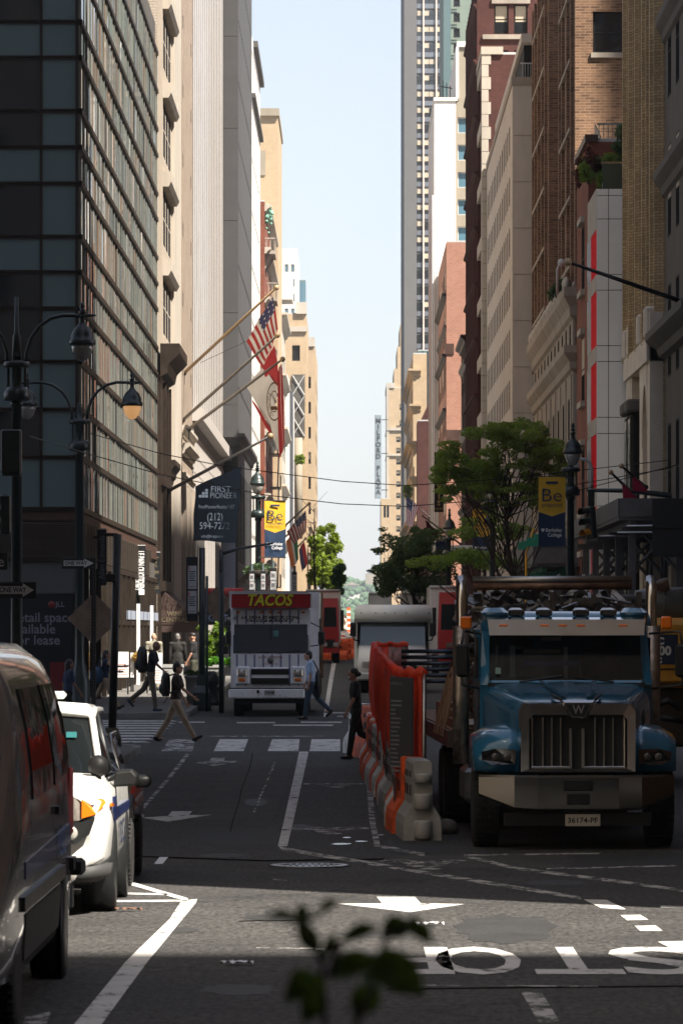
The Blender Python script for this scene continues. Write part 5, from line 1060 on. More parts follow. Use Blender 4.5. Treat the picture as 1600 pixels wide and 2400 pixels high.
for k in (-1, 1):
    mb = MB(); mb.tube([(k*1.24, 4.0, 1.0), (k*1.24, 4.0, 3.1), (k*1.24, 4.04, 3.25), (k*1.24, 4.18, 3.36)], .075, 10); mb.build('exhaust_stack', chrome, T)
    mb = MB(); mb.smooth = True; mb.tube([(k*1.25, 3.99, .95), (k*1.25, 3.99, 2.75)], .11, 10); mb.build('heat_shield', mat('shield_steel', (.35, .3, .26), .3, .9, var=.35, vs=9, bump=.5, bs=30), T)
# chassis, wheels, deck, load
mb = MB(); mb.box(-.45, .45, .5, 14, .62, .92); mb.box(-1.0, 1.0, 1.4, 1.7, .5, .7); mb.build('chassis', black, T)
for k in (-1, 1):
    wheel(T, k*1.08, 1.15, .53, .32, k)
    for y in (8.6, 9.95): wheel(T, k*1.0, y, .52, .56, k)
mb = MB(); mb.cbox(*sorted((-1.25, -.9)), 2.9, 4.5, .45, .95, .08); mb.cbox(.9, 1.25, 2.9, 4.5, .45, .95, .08); mb.build('fuel_tank', steel, T)
mb = MB(); mb.box(-1.38, 1.3, 4.9, 20, 1.14, 1.36); dk = mb.build('deck', grime, T)
mb = MB()
for k in range(17): mb.box(-1.35+k*.153, -1.35+k*.153+.146, 4.92, 19.98, 1.361, 1.385)
mb.build('deck_board', wood, dk)
mb = MB(); mb.lathe([(0, -.02), (.05, -.02), (.06, 0)], (-1.24, 4.89, 1.25), 12, 'y'); mb.build('side_marker', amber, dk)
hb = MB(); hb.box(-1.2, 1.2, 4.75, 4.85, 1.25, 1.35)
for x in (-1.15, 0, 1.15): hb.box(x-.03, x+.03, 4.75, 4.85, 1.25, 3.2)
for z in (1.8, 2.3, 2.8): hb.box(-1.15, 1.15, 4.77, 4.83, z, z+.04)
hb.build('headboard', grime, T)
for z, y in ((3.27, 4.8), (3.36, 4.86)):
    mb = MB(); mb.tube([(-1.05, y, z), (1.05, y, z+.01)], .05, 10); mb.build('rack_pipe', mat('rusty_pipe', (.16, .09, .06), .5, .6, var=.5, vs=6) if z < 3.3 else steel, T)
rn = random.Random(5)
cr = MB()
for z0_, xx in ((1.25, -.9), (1.25, .2)):
    cr.tube([(xx, 6, z0_), (xx+.1, 6.2, 2.6), (xx+.5, 6.3, 3.1)], .07, 6)
for k in range(26):
    a = Vector((rn.uniform(-1.1, .9), rn.uniform(5.2, 6.6), rn.uniform(1.9, 3.0))); d = Vector((rn.uniform(-.5, .5), rn.uniform(-.3, .3), rn.uniform(-.5, .4))); cr.tube([a, a+d*.5+Vector((0, -.1, .12)), a+d], .025, 5)
cr.build('loader_crane', grime, T)
mb = MB()
for k in range(1500):
    u = rn.uniform(-1, 1); y = rn.uniform(5.0, 8.6); z = rn.uniform(0, 2.1*(1-.12*abs(u))); M = Matrix.Translation((u*1.12, y, z)) @ Matrix.Rotation(rn.uniform(0, 3), 4, 'X') @ Matrix.Rotation(rn.uniform(0, 3), 4, 'Z')
    mb.obox(M, rn.uniform(.05, .42), rn.uniform(.02, .12), rn.uniform(.01, .06))
sc_ = mb.build('scrap_load', scrap, label='tangled heap of grey scrap metal loaded behind the blue cab', cat='scrap pile'); sc_.location = (T.location.x, T.location.y, 1.25); sc_.rotation_euler = (0, 0, R(1.3))
st_ = thing('strapped_rods', 'bundle of blue steel rods strapped on the truck deck beside the fence', 'steel bundle', (T.location.x, T.location.y, 1.25), R(1.3)); mb = MB()
for k in range(22): mb.tube([(-1.85+.1*(k % 4), 9.2, .72+.085*(k//4)), (-1.85+.1*(k % 4)+1.0, 9.0, .72+.085*(k//4))], .032, 6)
mb.build('rod', mat('blue_steel', (.05, .08, .13), .3, .8, var=.4, vs=8), st_)
mb = MB()
for k in range(4): mb.tube([(-1.4, 6.2+k*.9, 0.0), (-1.0, 7.4+k*.6, 1.6)], .02, 5)
mb.build('strap', mat('strap_tan', (.25, .16, .09), .8, var=.3), st_)
mb = MB(); mb.cbox(-1.3, -.6, 5.6, 6.8, .135, .26, .01); mb.cbox(-1.3, -.7, 7.6, 9.2, .135, .34, .01); mb.cbox(-1.25, -.5, 10.2, 12.0, .135, .4, .01); mb.build('timber', wood, st_)

# excavator standing behind the truck
E = thing('excavator', 'dusty yellow excavator with grey perforated engine cover behind the blue truck', 'excavator', (7.2, 80, gz(80)))
def ex(px, Y=80): return X_(px, Y)-7.2
def ez(py, Y=80): return Z_(py, Y)-gz(80)
mb = MB(); mb.smooth = False
ylw = mat('excavator_yellow', (0.62, 0.3, 0.015), .5, var=.22, vs=2, coat=.2)
mb.cbox(ex(1425), ex(1425)+3.6, -.2, 2.8, ez(1612), ez(1448), .12); bdy = mb.build('counterweight', ylw, E)
mb = MB(); mb.box(ex(1520), ex(1600)+2, -.215, -.2, ez(1570), ez(1566)); mb.box(ex(1520), ex(1600)+2, -.215, -.2, ez(1604), ez(1601)); mb.build('panel_line', black, bdy)
mb = MB(); mb.cbox(ex(1522), ex(1585), -.222, -.2, ez(1556), ez(1487), .005); dec = mb.build('number_decal', mat('decal_navy', (.012, .03, .075), .4, var=.1), E)
mb = MB()
for s_, py, sz, wd in (('PC', 1503, .16, .2), ('600', 1526, .21, .4), ('LC', 1548, .13, .14)): mb.text(s_, FRONT(ex(1526), -.226, ez(py)), size=sz, align='LEFT', bold=.009)
mb.build('lettering', whiteletter, dec)
mb = MB(); mb.smooth = True
mb.loft([[(x, y, ez(1450)+z) for y, z in ((0, 0), (0, .28), (.12, .38), (.9, .42), (1.8, .38), (1.9, .0))] for x in (ex(1385), ex(1392), ex(1490))]); mb.build('engine_cover', mat('cover_grey', (.13, .135, .13), .5, .3, var=.3, vs=3), E)
mb = MB()
for i in range(9):
    for j in range(3): mb.box(ex(1404)+i*.09, ex(1404)+i*.09+.055, -.006, .02, ez(1450)+.07+j*.1, ez(1450)+.13+j*.1)
mb.build('cover_hole', black, E)
mb = MB(); mb.tube([(ex(1492), .5, ez(1425)), (ex(1520), .5, ez(1424)), (ex(1620), .5, ez(1422))], [.3, .33, .34], 12); mb.tube([(ex(1520), .5, ez(1424)), (ex(1524), .5, ez(1424))], [.36, .36], 12); mb.tube([(ex(1555), .5, ez(1424)), (ex(1559), .5, ez(1424))], [.36, .36], 12); mb.build('muffler', MATS['cover_grey'], E)
mb = MB(); mb.tube([(ex(1562), .4, ez(1415)), (ex(1560), .4, ez(1385)), (ex(1550), .35, ez(1362))], [.1, .1, .14], 10); mb.build('exhaust_pipe', mat('rust_brown', (.12, .075, .055), .7, .3, var=.4, vs=5), E)
for x in (ex(1440), ex(1440)+2.4):
    mb = MB(); o_ = [(-.8, .1), (-1.1, .5), (-.8, .95), (3.6, .95), (3.9, .5), (3.6, .1)]; mb.prism(o_, 'x', x, x+.6); tk = mb.build('track', mat('muddy_steel', (.085, .065, .048), .85, .2, var=.4, vs=5, bump=.6, bs=20), E)
    mb = MB()
    for k in range(18): mb.box(x-.02, x+.62, -1.0+k*.28, -.85+k*.28, .93, .99); mb.box(x-.02, x+.62, -1.1-.03, -.95, .12+k*.045, .14+k*.045)
    mb.build('track_shoe', MATS['muddy_steel'], tk)
mb = MB(); mb.cbox(ex(1440)+.5, ex(1440)+2.6, .2, 2.4, .6, ez(1612), .05); mb.build('undercarriage', MATS['muddy_steel'], E)
mb = MB(); mb.tube([(ex(1590), -.2, ez(1660)), (ex(1560), -.35, ez(1640)), (ex(1530), -.3, ez(1655))], .06, 8); mb.tube([(ex(1600), -.25, ez(1690)), (ex(1540), -.35, ez(1680))], .05, 8); mb.build('hose', black, E)

# taco truck
stripe_m = mat('taco_stripe', (.2, .24, .4), .5, var=.2, vs=8); tacowhite = mat('taco_white', (.86, .87, .9), .4, var=.08, vs=3, coat=.2)
TY = 124.2; TT = thing('taco_truck', 'white striped taco food truck with a red TACOS sign on the roof', 'food truck', (X_(634, TY), TY, gz(TY)))
def tx_(px): return X_(px, TY)-TT.location.x
def tz(py): return Z_(py, TY)-gz(TY)
mb = MB(); x0, x1 = tx_(541), tx_(727)
mb.box(x0, x1, .1, 2.2, tz(1613), tz(1532)); 
mb.loft([[(x0, .5, tz(1463)), (x1, .5, tz(1463)), (x1, 2.2, tz(1463)), (x0, 2.2, tz(1463))], [(x0, .5, tz(1430)), (x1, .5, tz(1430)), (x1, 2.2, tz(1430)), (x0, 2.2, tz(1430))], [(x0+.04, .56, tz(1424)), (x1-.04, .56, tz(1424)), (x1-.04, 2.2, tz(1424)), (x0+.04, 2.2, tz(1424))]])
mb.box(x0, x0+.08, .35, 2.2, tz(1532), tz(1463)); mb.box(x1-.08, x1, .35, 2.2, tz(1532), tz(1463)); mb.box(x0-.06, x1+.22, 2.2, 8.2, .45, tz(1386)); mb.box(x0+.1, x1-.1, .7, 2.2, tz(1534), tz(1530))
bd = mb.build('body', tacowhite, TT)
mb = MB()
for k in range(8):
    x = x0+.16+k*.232
    for a, b, y in ((1607, 1534, .097), (1462, 1430, .497)): mb.box(x-.022, x+.022, y-.002, y, tz(a), tz(b))
mb.build('stripe', stripe_m, bd)
mb = MB(); mb.box(tx_(542), tx_(727), .18, 2.0, tz(1424), tz(1391)); sgn_ = mb.build('roof_sign', mat('sign_red', (.36, .012, .018), .4, var=.08), TT)
mb = MB(); mb.text('TACOS', FRONT(tx_(635)+.012, .176, tz(1408)-.012), size=.42, bold=.016, shear=.25, width=1.2); mb.build('letter_shadow', black, sgn_)
mb = MB(); mb.text('TACOS', FRONT(tx_(634), .168, tz(1407.5)), size=.42, bold=.012, shear=.25, width=1.2); mb.build('lettering', mat('letter_yellow', (.68, .6, .02), .5, var=.05), sgn_)
mb = MB()
for a, b in (((538, 1391), (729, 1391)), ((538, 1391), (538, 1426)), ((729, 1391), (729, 1426))): mb.tube([(tx_(a[0]), .17, tz(a[1])), (tx_(b[0]), .17, tz(b[1]))], .018, 5)
mb.box(tx_(546), tx_(722), .3, 2.0, tz(1388), tz(1385)); mb.box(tx_(536), tx_(546), .2, .4, tz(1391), tz(1385)); mb.build('sign_frame', ltgrey, sgn_)
mb = MB(); mb.text('LA VIDA ES MEJOR CON...', FRONT(tx_(634), .492, tz(1447.3)), size=.1, shear=.3, bold=.004, width=1.58); mb.text('TACOS & BURROS !!!', FRONT(tx_(632), .492, tz(1455)), size=.1, shear=.3, bold=.004, width=1.25); mb.build('slogan', black, bd)
for px in (556, 612, 633, 655, 710): mb = MB(); mb.cbox(tx_(px)-.05, tx_(px)+.05, .46, .5, tz(1437.5), tz(1433), .01); mb.build('marker_lamp', amber, bd)
mb = MB(); mb.loft([[(x0+.06, .12, tz(1531)), (x1-.06, .12, tz(1531)), (x1-.06, .16, tz(1531)), (x0+.06, .16, tz(1531))], [(x0+.06, .48, tz(1464)), (x1-.06, .48, tz(1464)), (x1-.06, .52, tz(1464)), (x0+.06, .52, tz(1464))]]); wsc = mb.build('windscreen', carglass, TT)
mb = MB(); mb.loft([[(x0+.1, .0, .0)]*3, [(x0+.1, .0, .01)]*3]) if False else None
mb.box(-.012, .012, .28, .33, tz(1531), tz(1464)); mb.build('screen_pillar', black, wsc)
mb = MB(); mb.cbox(x0+.07, x0+.35, .24, .3, tz(1524), tz(1506), .05); mb.cbox(.06, .2, .33, .38, tz(1500), tz(1478), .01); mb.build('paper', mat('teal_paper', (.12, .32, .3), .6, var=.1), wsc)
mb = MB(); mb.tube([(-.6, .1, tz(1531)), (-.05, .12, tz(1527))], .012, 4); mb.tube([(.2, .1, tz(1532)), (.75, .14, tz(1523))], .012, 4); mb.build('wiper', black, TT)
mb = MB(); mb.text('LOS UNICOS', FRONT(tx_(634), .095, tz(1541)), size=.075, bold=.002, width=.62); mb.text('TACO & BURRO', FRONT(tx_(634), .095, tz(1556)), size=.045, width=.4); mb.build('small_lettering', mat('faded_red', (.42, .1, .09), .6, var=.15), bd)
mb = MB(); mb.lathe([(0, -.002), (.09, 0)], (tx_(634), .094, tz(1548)), 14, 'y'); mb.build('logo_disc', mat('logo_brown', (.16, .15, .13), .6, var=.5, vs=20), bd)
mb = MB(); mb.cbox(tx_(553), tx_(585), .02, .12, tz(1604), tz(1562), .03); mb.cbox(tx_(681), tx_(716), .02, .12, tz(1604), tz(1562), .03); mb.cbox(tx_(590), tx_(676), .06, .12, tz(1606), tz(1564), .02); mb.build('nose_panel', tacowhite, bd)
mb = MB(); mb.box(tx_(588), tx_(677), .045, .06, tz(1581), tz(1568)); mb.box(tx_(588), tx_(677), .045, .06, tz(1604), tz(1589)); mb.build('grille', black, TT)
for px in (567, 698):
    mb = MB(); mb.cbox(tx_(px-11), tx_(px+11), -.02, .03, tz(1585), tz(1568), .02); hl = mb.build('headlight', chrome, TT)
    mb = MB(); mb.lathe([(0, -.045), (.07, -.03), (.08, -.02)], (tx_(px), 0, tz(1577)), 14, 'y'); mb.build('lamp', lens, hl)
    mb = MB(); mb.cbox(tx_(px-8), tx_(px+8), -.01, .03, tz(1597), tz(1590), .01); mb.build('turn_lamp', amber, hl)
mb = MB(); mb.cbox(tx_(536), tx_(714), -.12, .05, tz(1637), tz(1614), .03); bmp = mb.build('bumper', tacowhite, TT)
mb = MB(); mb.box(tx_(602), tx_(608), -.13, -.12, tz(1625), tz(1617)); mb.box(tx_(536), tx_(714), -.11, .1, tz(1614), tz(1612))
for k in range(12): xx = random.uniform(tx_(545), tx_(710)); zz = random.uniform(tz(1634), tz(1619)); mb.box(xx, xx+.02, -.124, -.12, zz, zz+.015)
mb.build('dark_spot', black, bmp)
plate(TT, '57332-MB', tx_(632), -.122, tz(1623), .28, .15, MATS['ltgrey'] if 'ltgrey' in MATS else ltgrey)
mb = MB(); mb.box(x0+.1, x1-.1, .3, 7.8, .35, .5); mb.build('chassis', black, TT)
for k in (-1, 1): wheel(TT, k*.86, 1.0, .4, .26, k); wheel(TT, k*.8, 5.9, .4, .4, k)
for k, px in ((1, 753), (-1, 535)):
    mb = MB(); mb.cbox(tx_(px)-.09, tx_(px)+.09, .5, .6, tz(1511), tz(1479), .03); mi = mb.build('mirror', black, TT)
    mb = MB(); mb.tube([(k*(x1-.02), .6, tz(1458)), (tx_(px), .56, tz(1472)), (tx_(px), .56, tz(1480))], .016, 5); mb.tube([(k*(x1-.02), .6, tz(1515)), (tx_(px), .56, tz(1511))], .016, 5); mb.build('mirror_arm', black, mi)
mb = MB(); mb.ball((tx_(549), .42, tz(1446)), .055, .08, .055); mb.ball((tx_(535), .4, tz(1450)), .05, .08, .05); mb.build('camera', ltgrey, TT)
mb = MB(); mb.box(x1+.225, x1+.245, 2.4, 7.8, 1.2, 2.6); mb.tube([(x1+.3, 2.4, 1.0), (x1+.3, 2.4, 3.3)], .03, 6); mb.tube([(x1+.26, 2.3, .6), (x1+.3, 2.3, 3.3)], .03, 6); mb.build('serving_hatch', wood, TT)

# white van-bodied truck at the right of the far lane
VYY = 155.0; WV = thing('box_van', 'white rounded-roof delivery van coming towards us behind the orange netting', 'van', (X_(921, VYY), VYY, gz(VYY)))
def vx(px): return X_(px, VYY)-WV.location.x
def vz_(py): return Z_(py, VYY)-gz(VYY)
mb = MB(); x0, x1 = vx(830), vx(1012)
mb.smooth = True
mb.loft([[(x0, .9, vz_(1458)), (x1, .9, vz_(1458)), (x1, 6, vz_(1458)), (x0, 6, vz_(1458))], [(x0, .62, vz_(1450)), (x1, .62, vz_(1450)), (x1, 6, vz_(1450)), (x0, 6, vz_(1450))], [(x0+.02, .66, vz_(1428)), (x1-.02, .66, vz_(1428)), (x1-.02, 6, vz_(1428)), (x0+.02, 6, vz_(1428))], [(x0+.1, .95, vz_(1417)), (x1-.1, .95, vz_(1417)), (x1-.1, 6, vz_(1417)), (x0+.1, 6, vz_(1417))]]); mb.smooth = False
mb.box(x0, x0+.1, .9, 6, .5, vz_(1458)); mb.box(x1-.1, x1, .9, 6, .5, vz_(1458)); mb.box(x0+.1, x1-.1, 2.6, 2.7, .5, vz_(1458))
mb.smooth = True; mb.loft([[(vx(840), -.15, .55), (vx(1000), -.15, .55), (vx(1000), 1.0, .55), (vx(840), 1.0, .55)], [(vx(840), -.2, 1.0), (vx(1000), -.2, 1.0), (vx(1004), 1.0, 1.0), (vx(836), 1.0, 1.0)], [(vx(842), -.05, 1.35), (vx(996), -.05, 1.35), (vx(1000), 1.0, 1.5), (vx(838), 1.0, 1.5)], [(vx(846), .3, 1.5), (vx(992), .3, 1.5), (vx(998), 1.0, 1.62), (vx(840), 1.0, 1.62)]])
wb = mb.build('body', whitepaint, WV)
mb = MB(); mb.loft([[(vx(843), .72, 1.5), (vx(997), .72, 1.5), (vx(997), .76, 1.5), (vx(843), .76, 1.5)], [(vx(845), 1.0, vz_(1460)), (vx(996), 1.0, vz_(1460)), (vx(996), 1.04, vz_(1460)), (vx(845), 1.04, vz_(1460))]]); mb.build('windscreen', glass('van_glass', (.06, .085, .1), .06, .06, (.5, 1, .5), .8, 1.5), WV)
for px in (857, 985):
    mb = MB(); mb.cbox(vx(px-9), vx(px+9), -.24, -.15, .85, 1.06, .03); mb.build('headlight', lens, WV)
mb = MB(); mb.cbox(vx(866), vx(976), -.22, -.15, .75, 1.05, .02); mb.build('grille', black, WV)
mb = MB(); mb.cbox(vx(836), vx(1004), -.32, -.1, .42, .68, .05); mb.build('bumper', ltgrey, WV)
for k in (-1, 1):
    wheel(WV, k*.95, .5, .38, .26, k); wheel(WV, k*.95, 4.6, .38, .4, k)
    mb = MB(); xx = vx(828) if k < 0 else vx(1014); mb.cbox(xx-.11, xx+.09, .5, .62, vz_(1492), vz_(1459), .03); mi = mb.build('mirror', black, WV)
    mb = MB(); mb.tube([(xx, .56, vz_(1492)), (xx-k*.02, .6, vz_(1500)), (xx-k*.2, .8, vz_(1502))], .025, 5); mb.build('mirror_arm', black, mi)
mb = MB()
for px in (846, 880, 902, 926, 952, 1005): mb.ball((vx(px), .64, vz_(1436)), .02, n=6, m=4)
mb.build('clearance_lamp', dksteel, WV)

# other trucks queued far down the road
def far_truck(label, px0, px1, py_top, Y, L, boxm, cabm_, py_cab=None, px_cab=None, roofb=None):
    x0, x1 = X_(px0, Y), X_(px1, Y); t = thing('lorry', label, 'truck', ((x0+x1)/2, Y, gz(Y))); cx = (x0+x1)/2; zt = Z_(py_top, Y)-gz(Y); hw = (x1-x0)/2
    mb = MB(); mb.cbox(-hw, hw, 1.8, L, .9, zt, .05); mb.build('box_body', boxm, t)
    mb = MB(); mb.tube([(-hw, 1.78, zt-.05), (hw, 1.78, zt-.05)], .07, 6); mb.build('roof_edge', ltgrey, t)
    ch = (Z_(py_cab, Y)-gz(Y)) if py_cab else zt*.72
    c0, c1 = (X_(px_cab[0], Y)-cx, X_(px_cab[1], Y)-cx) if px_cab else (-hw*.95, hw*.95)
    mb = MB(); mb.loft([[(c0, 0, .5), (c1, 0, .5), (c1, 1.7, .5), (c0, 1.7, .5)], [(c0, -.02, ch*.55), (c1, -.02, ch*.55), (c1, 1.7, ch*.55), (c0, 1.7, ch*.55)], [(c0+.06, .25, ch), (c1-.06, .25, ch), (c1-.06, 1.7, ch), (c0+.06, 1.7, ch)]]); cb_ = mb.build('cab', cabm_, t)
    mb = MB(); mb.loft([[(c0+.1, -.035, ch*.56), (c1-.1, -.035, ch*.56), (c1-.1, .0, ch*.56), (c0+.1, .0, ch*.56)], [(c0+.14, .16, ch*.86), (c1-.14, .16, ch*.86), (c1-.14, .2, ch*.86), (c0+.14, .2, ch*.86)]]); mb.build('windscreen', carglass, t)
    mb = MB(); mb.box(c0+.2, c1-.2, -.04, 0, .75, 1.15); mb.build('grille', black, t)
    for k in (-1, 1):
        wheel(t, k*(hw-.2), .9, .45, .3, k); wheel(t, k*(hw-.25), L-1.5, .45, .4, k)
        mb = MB(); xx = (c1 if k > 0 else c0)+k*.15; mb.cbox(xx-.08, xx+.08, .1, .2, ch*.5, ch*.82, .02); mb.build('mirror', black, t)
        mb = MB(); mb.cbox((c0 if k < 0 else c1-.3)+.02, (c0+.3 if k < 0 else c1)-.02, -.05, 0, .8, 1.0, .02); mb.build('headlight', lens, t)
    return t
far_truck('red-cabbed lorry with a tall white box behind the taco truck', 716, 797, 1381, 225, 10, whitepaint, redpaint, 1402, (753, 794))
far_truck('white lorry with a red headboard parked under the dark tree on the right', 1008, 1085, 1372, 185, 9, whitepaint, redpaint, 1388, (1026, 1082))
far_truck('lorry with a pale ribbed box roof behind the white delivery van', 942, 1008, 1386, 215, 9, ltgrey, dksteel)
far_truck('most distant grey box lorry in the right lane', 864, 918, 1388, 270, 9, ltgrey, whitepaint)

# MTA police vehicles parked along the left kerb
silver = mat('van_silver', (.12, .108, .1), .2, .2, var=.08, vs=1.2, coat=.8); vdark = mat('van_lower_trim', (.02, .019, .019), .65, .0, var=.3, vs=3)
VN = thing('police_van', 'charcoal grey police van with dark glass parked at the left edge', 'van', (-3.26, 30.3, 0))
prof = lambda: [(-1.0, .36), (-1.02, .7), (-1.02, 1.25), (-1.0, 1.7), (-.955, 2.0), (-.88, 2.28), (-.78, 2.48), (-.62, 2.6), (0, 2.66), (.62, 2.6), (.78, 2.48), (.88, 2.28), (.955, 2.0), (1.0, 1.7), (1.02, 1.25), (1.02, .7), (1.0, .36)]
mb = MB(); mb.smooth = True; rings = []
for y, sx, z1, sh0 in ((0, .82, .52, 0), (.25, .93, .56, 0), (.8, .98, .62, 0), (1.3, 1.0, .86, 0), (1.9, 1.0, .99, 0), (2.6, 1, 1, 0), (5.6, 1, 1, 0), (6.9, 1, .995, 0), (7.4, .995, .985, 0), (7.55, .97, .96, 0)):
    rings.append([(x*sx, y-(0 if z < 1.6 or y < 6 else (z-1.6)*.12), .36+(z-.36)*z1) for x, z in prof()])
mb.loft(rings); vb = mb.build('body', silver, VN)
def vside(y, z): # x on the flank
    pr_ = [(1.0, .36), (1.02, .7), (1.02, 1.25), (1.0, 1.7), (.955, 2.0), (.88, 2.28), (.78, 2.48)]
    for (xa, za), (xb, zb2) in zip(pr_, pr_[1:]):
        if za <= z <= zb2: return xa+(xb-xa)*(z-za)/(zb2-za)
    return .82
def flank(t, name, m, pts, off=.012, thick=.01):
    mb = MB(); q = [(vside(y, z)+off, y, z) for y, z in pts]; mb.loft([[(x-off-.03, y, z) for x, y, z in q], q]); return mb.build(name, m, t)
flank(VN, 'side_window', carglass, [(5.35, 1.52), (6.2, 1.55), (7.0, 1.58), (7.12, 1.7), (7.1, 2.0), (7.02, 2.2), (6.9, 2.28), (5.35, 2.28), (5.35, 2.0), (5.35, 1.7)])
flank(VN, 'side_window', carglass, [(2.9, 1.5), (5.1, 1.52), (5.1, 1.7), (5.1, 2.0), (5.1, 2.28), (3.1, 2.28), (3.0, 2.0), (2.9, 1.7)])
for y in (2.75, 5.22, 7.22):
    mb = MB(); q = [(vside(y, z)+.004, y, z) for z in (.5, .9, 1.25, 1.7, 2.0, 2.28, 2.46)]; mb.loft([[(x, yy-.008, z) for x, yy, z in q], [(x, yy+.008, z) for x, yy, z in q]], closed=False); mb.build('door_seam', black, VN)
mb = MB(); mb.box(1.0, 1.05, 5.3, 5.42, 1.3, 1.36); mb.build('door_handle', black, VN)
flank(VN, 'lower_panel', vdark, [(2.0, .42), (5.9, .42), (5.9, .74), (2.0, .74)], .01)
flank(VN, 'rub_strip', black, [(1.6, .78), (6.15, .78), (6.15, .88), (1.6, .88)], .03); flank(VN, 'rub_strip', black, [(7.2, .78), (7.5, .78), (7.5, .88), (7.2, .88)], .03)
flank(VN, 'blue_stripe', mat('police_blue', (.01, .025, .1), .3, var=.1, coat=.5), [(2.0, .98), (7.1, 1.0), (7.2, 1.16), (2.0, 1.1)], .008)
for s_, y, z, sz, m_ in (('MTA', 6.15, 1.33, .24, black), ('POLICE', 5.9, 1.06, .3, mat('police_pale_blue', (.05, .12, .3), .4, var=.1))):
    mb = MB(); mb.text(s_, FM((vside(y, z)+.018, y, z), (0, 1, 0), (0, 0, 1), (1, 0, 0)), size=sz, bold=.006); mb.build('lettering', m_, VN)
mb = MB(); mb.smooth = True; mb.lathe([(.36, -.012), (.46, -.012), (.47, .0), (.36, .0)], (1.03, 6.3, .36), 30, 'x'); mb.build('wheel_arch', black, VN)
mb = MB(); mb.lathe([(0, -.2), (.43, -.2), (.43, .012), (0, .012)], (1.02, 6.3, .38), 28, 'x'); mb.build('wheel_well', black, VN)
for k in (-1, 1): wheel(VN, k*.89, 6.3, .37, .24, k); wheel(VN, k*.89, 1.5, .37, .24, k)
mb = MB(); mb.cbox(-1.0, 1.02, 7.5, 7.72, .42, .68, .04); mb.cbox(.9, 1.12, 7.52, 7.68, .72, .86, .03); mb.build('rear_bumper', black, VN)
mb = MB(); mb.cbox(.98, 1.03, 7.35, 7.5, 1.05, 1.6, .02); mb.build('tail_lamp', redpaint, VN)

whitecar = mat('police_white', (.74, .73, .7), .25, var=.04, coat=.7)
SY = 44.2; SV = thing('police_suv', 'white police SUV with black spotlight and mirror parked behind the silver van', 'SUV', (-3.27, SY, 0))
def srings(spec):
    out = []
    for y, pts in spec: out.append([(x, y, z) for x, z in pts]+[(-x, y, z) for x, z in reversed(pts)])
    return out
mb = MB(); mb.smooth = True
mb.loft(srings([(0.05, [(.0, .42), (.66, .42), (.78, .5), (.8, .66), (.78, .95), (.55, 1.0), (0, 1.02)]), (.0, [(.0, .4), (.74, .4), (.86, .5), (.89, .68), (.87, .96), (.62, 1.05), (0, 1.08)]), (.22, [(0, .38), (.86, .38), (.95, .5), (.975, .72), (.96, 1.0), (.72, 1.12), (0, 1.15)]),
    (.6, [(0, .36), (.92, .36), (.985, .5), (1.0, .75), (.985, 1.03), (.8, 1.16), (0, 1.2)]), (1.3, [(0, .36), (.92, .36), (.99, .5), (1.0, .8), (.99, 1.06), (.83, 1.19), (0, 1.23)]), (3.9, [(0, .36), (.93, .36), (.99, .5), (1.0, .78), (.98, 1.05), (.86, 1.14), (0, 1.16)]), (4.15, [(0, .42), (.85, .42), (.93, .5), (.95, .8), (.92, 1.0), (.8, 1.1), (0, 1.12)])]))
mb.build('body', whitecar, SV)
mb = MB(); mb.smooth = True
mb.loft(srings([(1.15, [(0, 1.14), (.8, 1.13), (.86, 1.12), (.86, 1.15), (0, 1.18)]), (1.85, [(0, 1.1), (.88, 1.1), (.92, 1.13), (.73, 1.68), (0, 1.73)]), (2.3, [(0, 1.1), (.88, 1.1), (.93, 1.13), (.71, 1.73), (0, 1.79)]), (3.5, [(0, 1.1), (.88, 1.1), (.93, 1.13), (.71, 1.71), (0, 1.77)]), (4.0, [(0, 1.1), (.86, 1.1), (.9, 1.13), (.7, 1.45), (0, 1.5)])])); mb.build('glasshouse', carglass, SV)
mb = MB(); mb.smooth = True
mb.loft(srings([(1.8, [(0, 1.72), (.7, 1.67), (.735, 1.655), (.735, 1.67), (.68, 1.72), (0, 1.765)]), (2.3, [(0, 1.79), (.68, 1.72), (.73, 1.7), (.735, 1.72), (.66, 1.79), (0, 1.83)]), (3.6, [(0, 1.76), (.68, 1.7), (.73, 1.68), (.735, 1.7), (.66, 1.76), (0, 1.8)])])); mb.build('roof', whitecar, SV)
mb = MB(); mb.tube([(.86, 1.15, 1.15), (.735, 1.82, 1.67), (.73, 2.3, 1.73), (.73, 3.5, 1.71)], .035, 7); mb.build('roof_pillar', whitecar, SV)
mb = MB(); mb.tube([(.9, 2.35, 1.13), (.735, 2.55, 1.71)], .03, 6); mb.tube([(.92, 1.3, 1.14), (.94, 2.3, 1.14), (.94, 3.6, 1.12)], .02, 6); mb.build('window_trim', black, SV)
mb = MB(); mb.cbox(-.6, .45, 2.35, 2.55, 1.83, 1.9, .03); mb.build('light_bar', mat('lightbar_clear', (.5, .5, .5), .1, var=.1, coat=.8), SV)
mb = MB(); mb.loft([[(.48, .1, .8), (.7, .1, .82), (.86, .16, .87), (.93, .25, .97), (.9, .28, 1.0), (.66, .14, 1.0), (.48, .1, .96)], [(.48, -.02, .8), (.7, -.015, .82), (.87, .01, .87), (.955, .13, .97), (.93, .16, 1.005), (.66, .0, 1.01), (.48, -.02, .97)]]); hl = mb.build('headlight', mat('headlamp_grey', (.3, .27, .24), .12, .4, var=.3, vs=12, coat=1), SV)
mb = MB(); mb.loft([[(.74, .0, .84), (.87, .02, .875), (.95, .13, .97), (.93, .16, 1.0), (.74, .03, 1.0)], [(.74, -.025, .84), (.875, -.003, .875), (.965, .115, .97), (.94, .15, 1.0), (.74, .0, 1.0)]]); mb.build('turn_lamp', amber, hl)
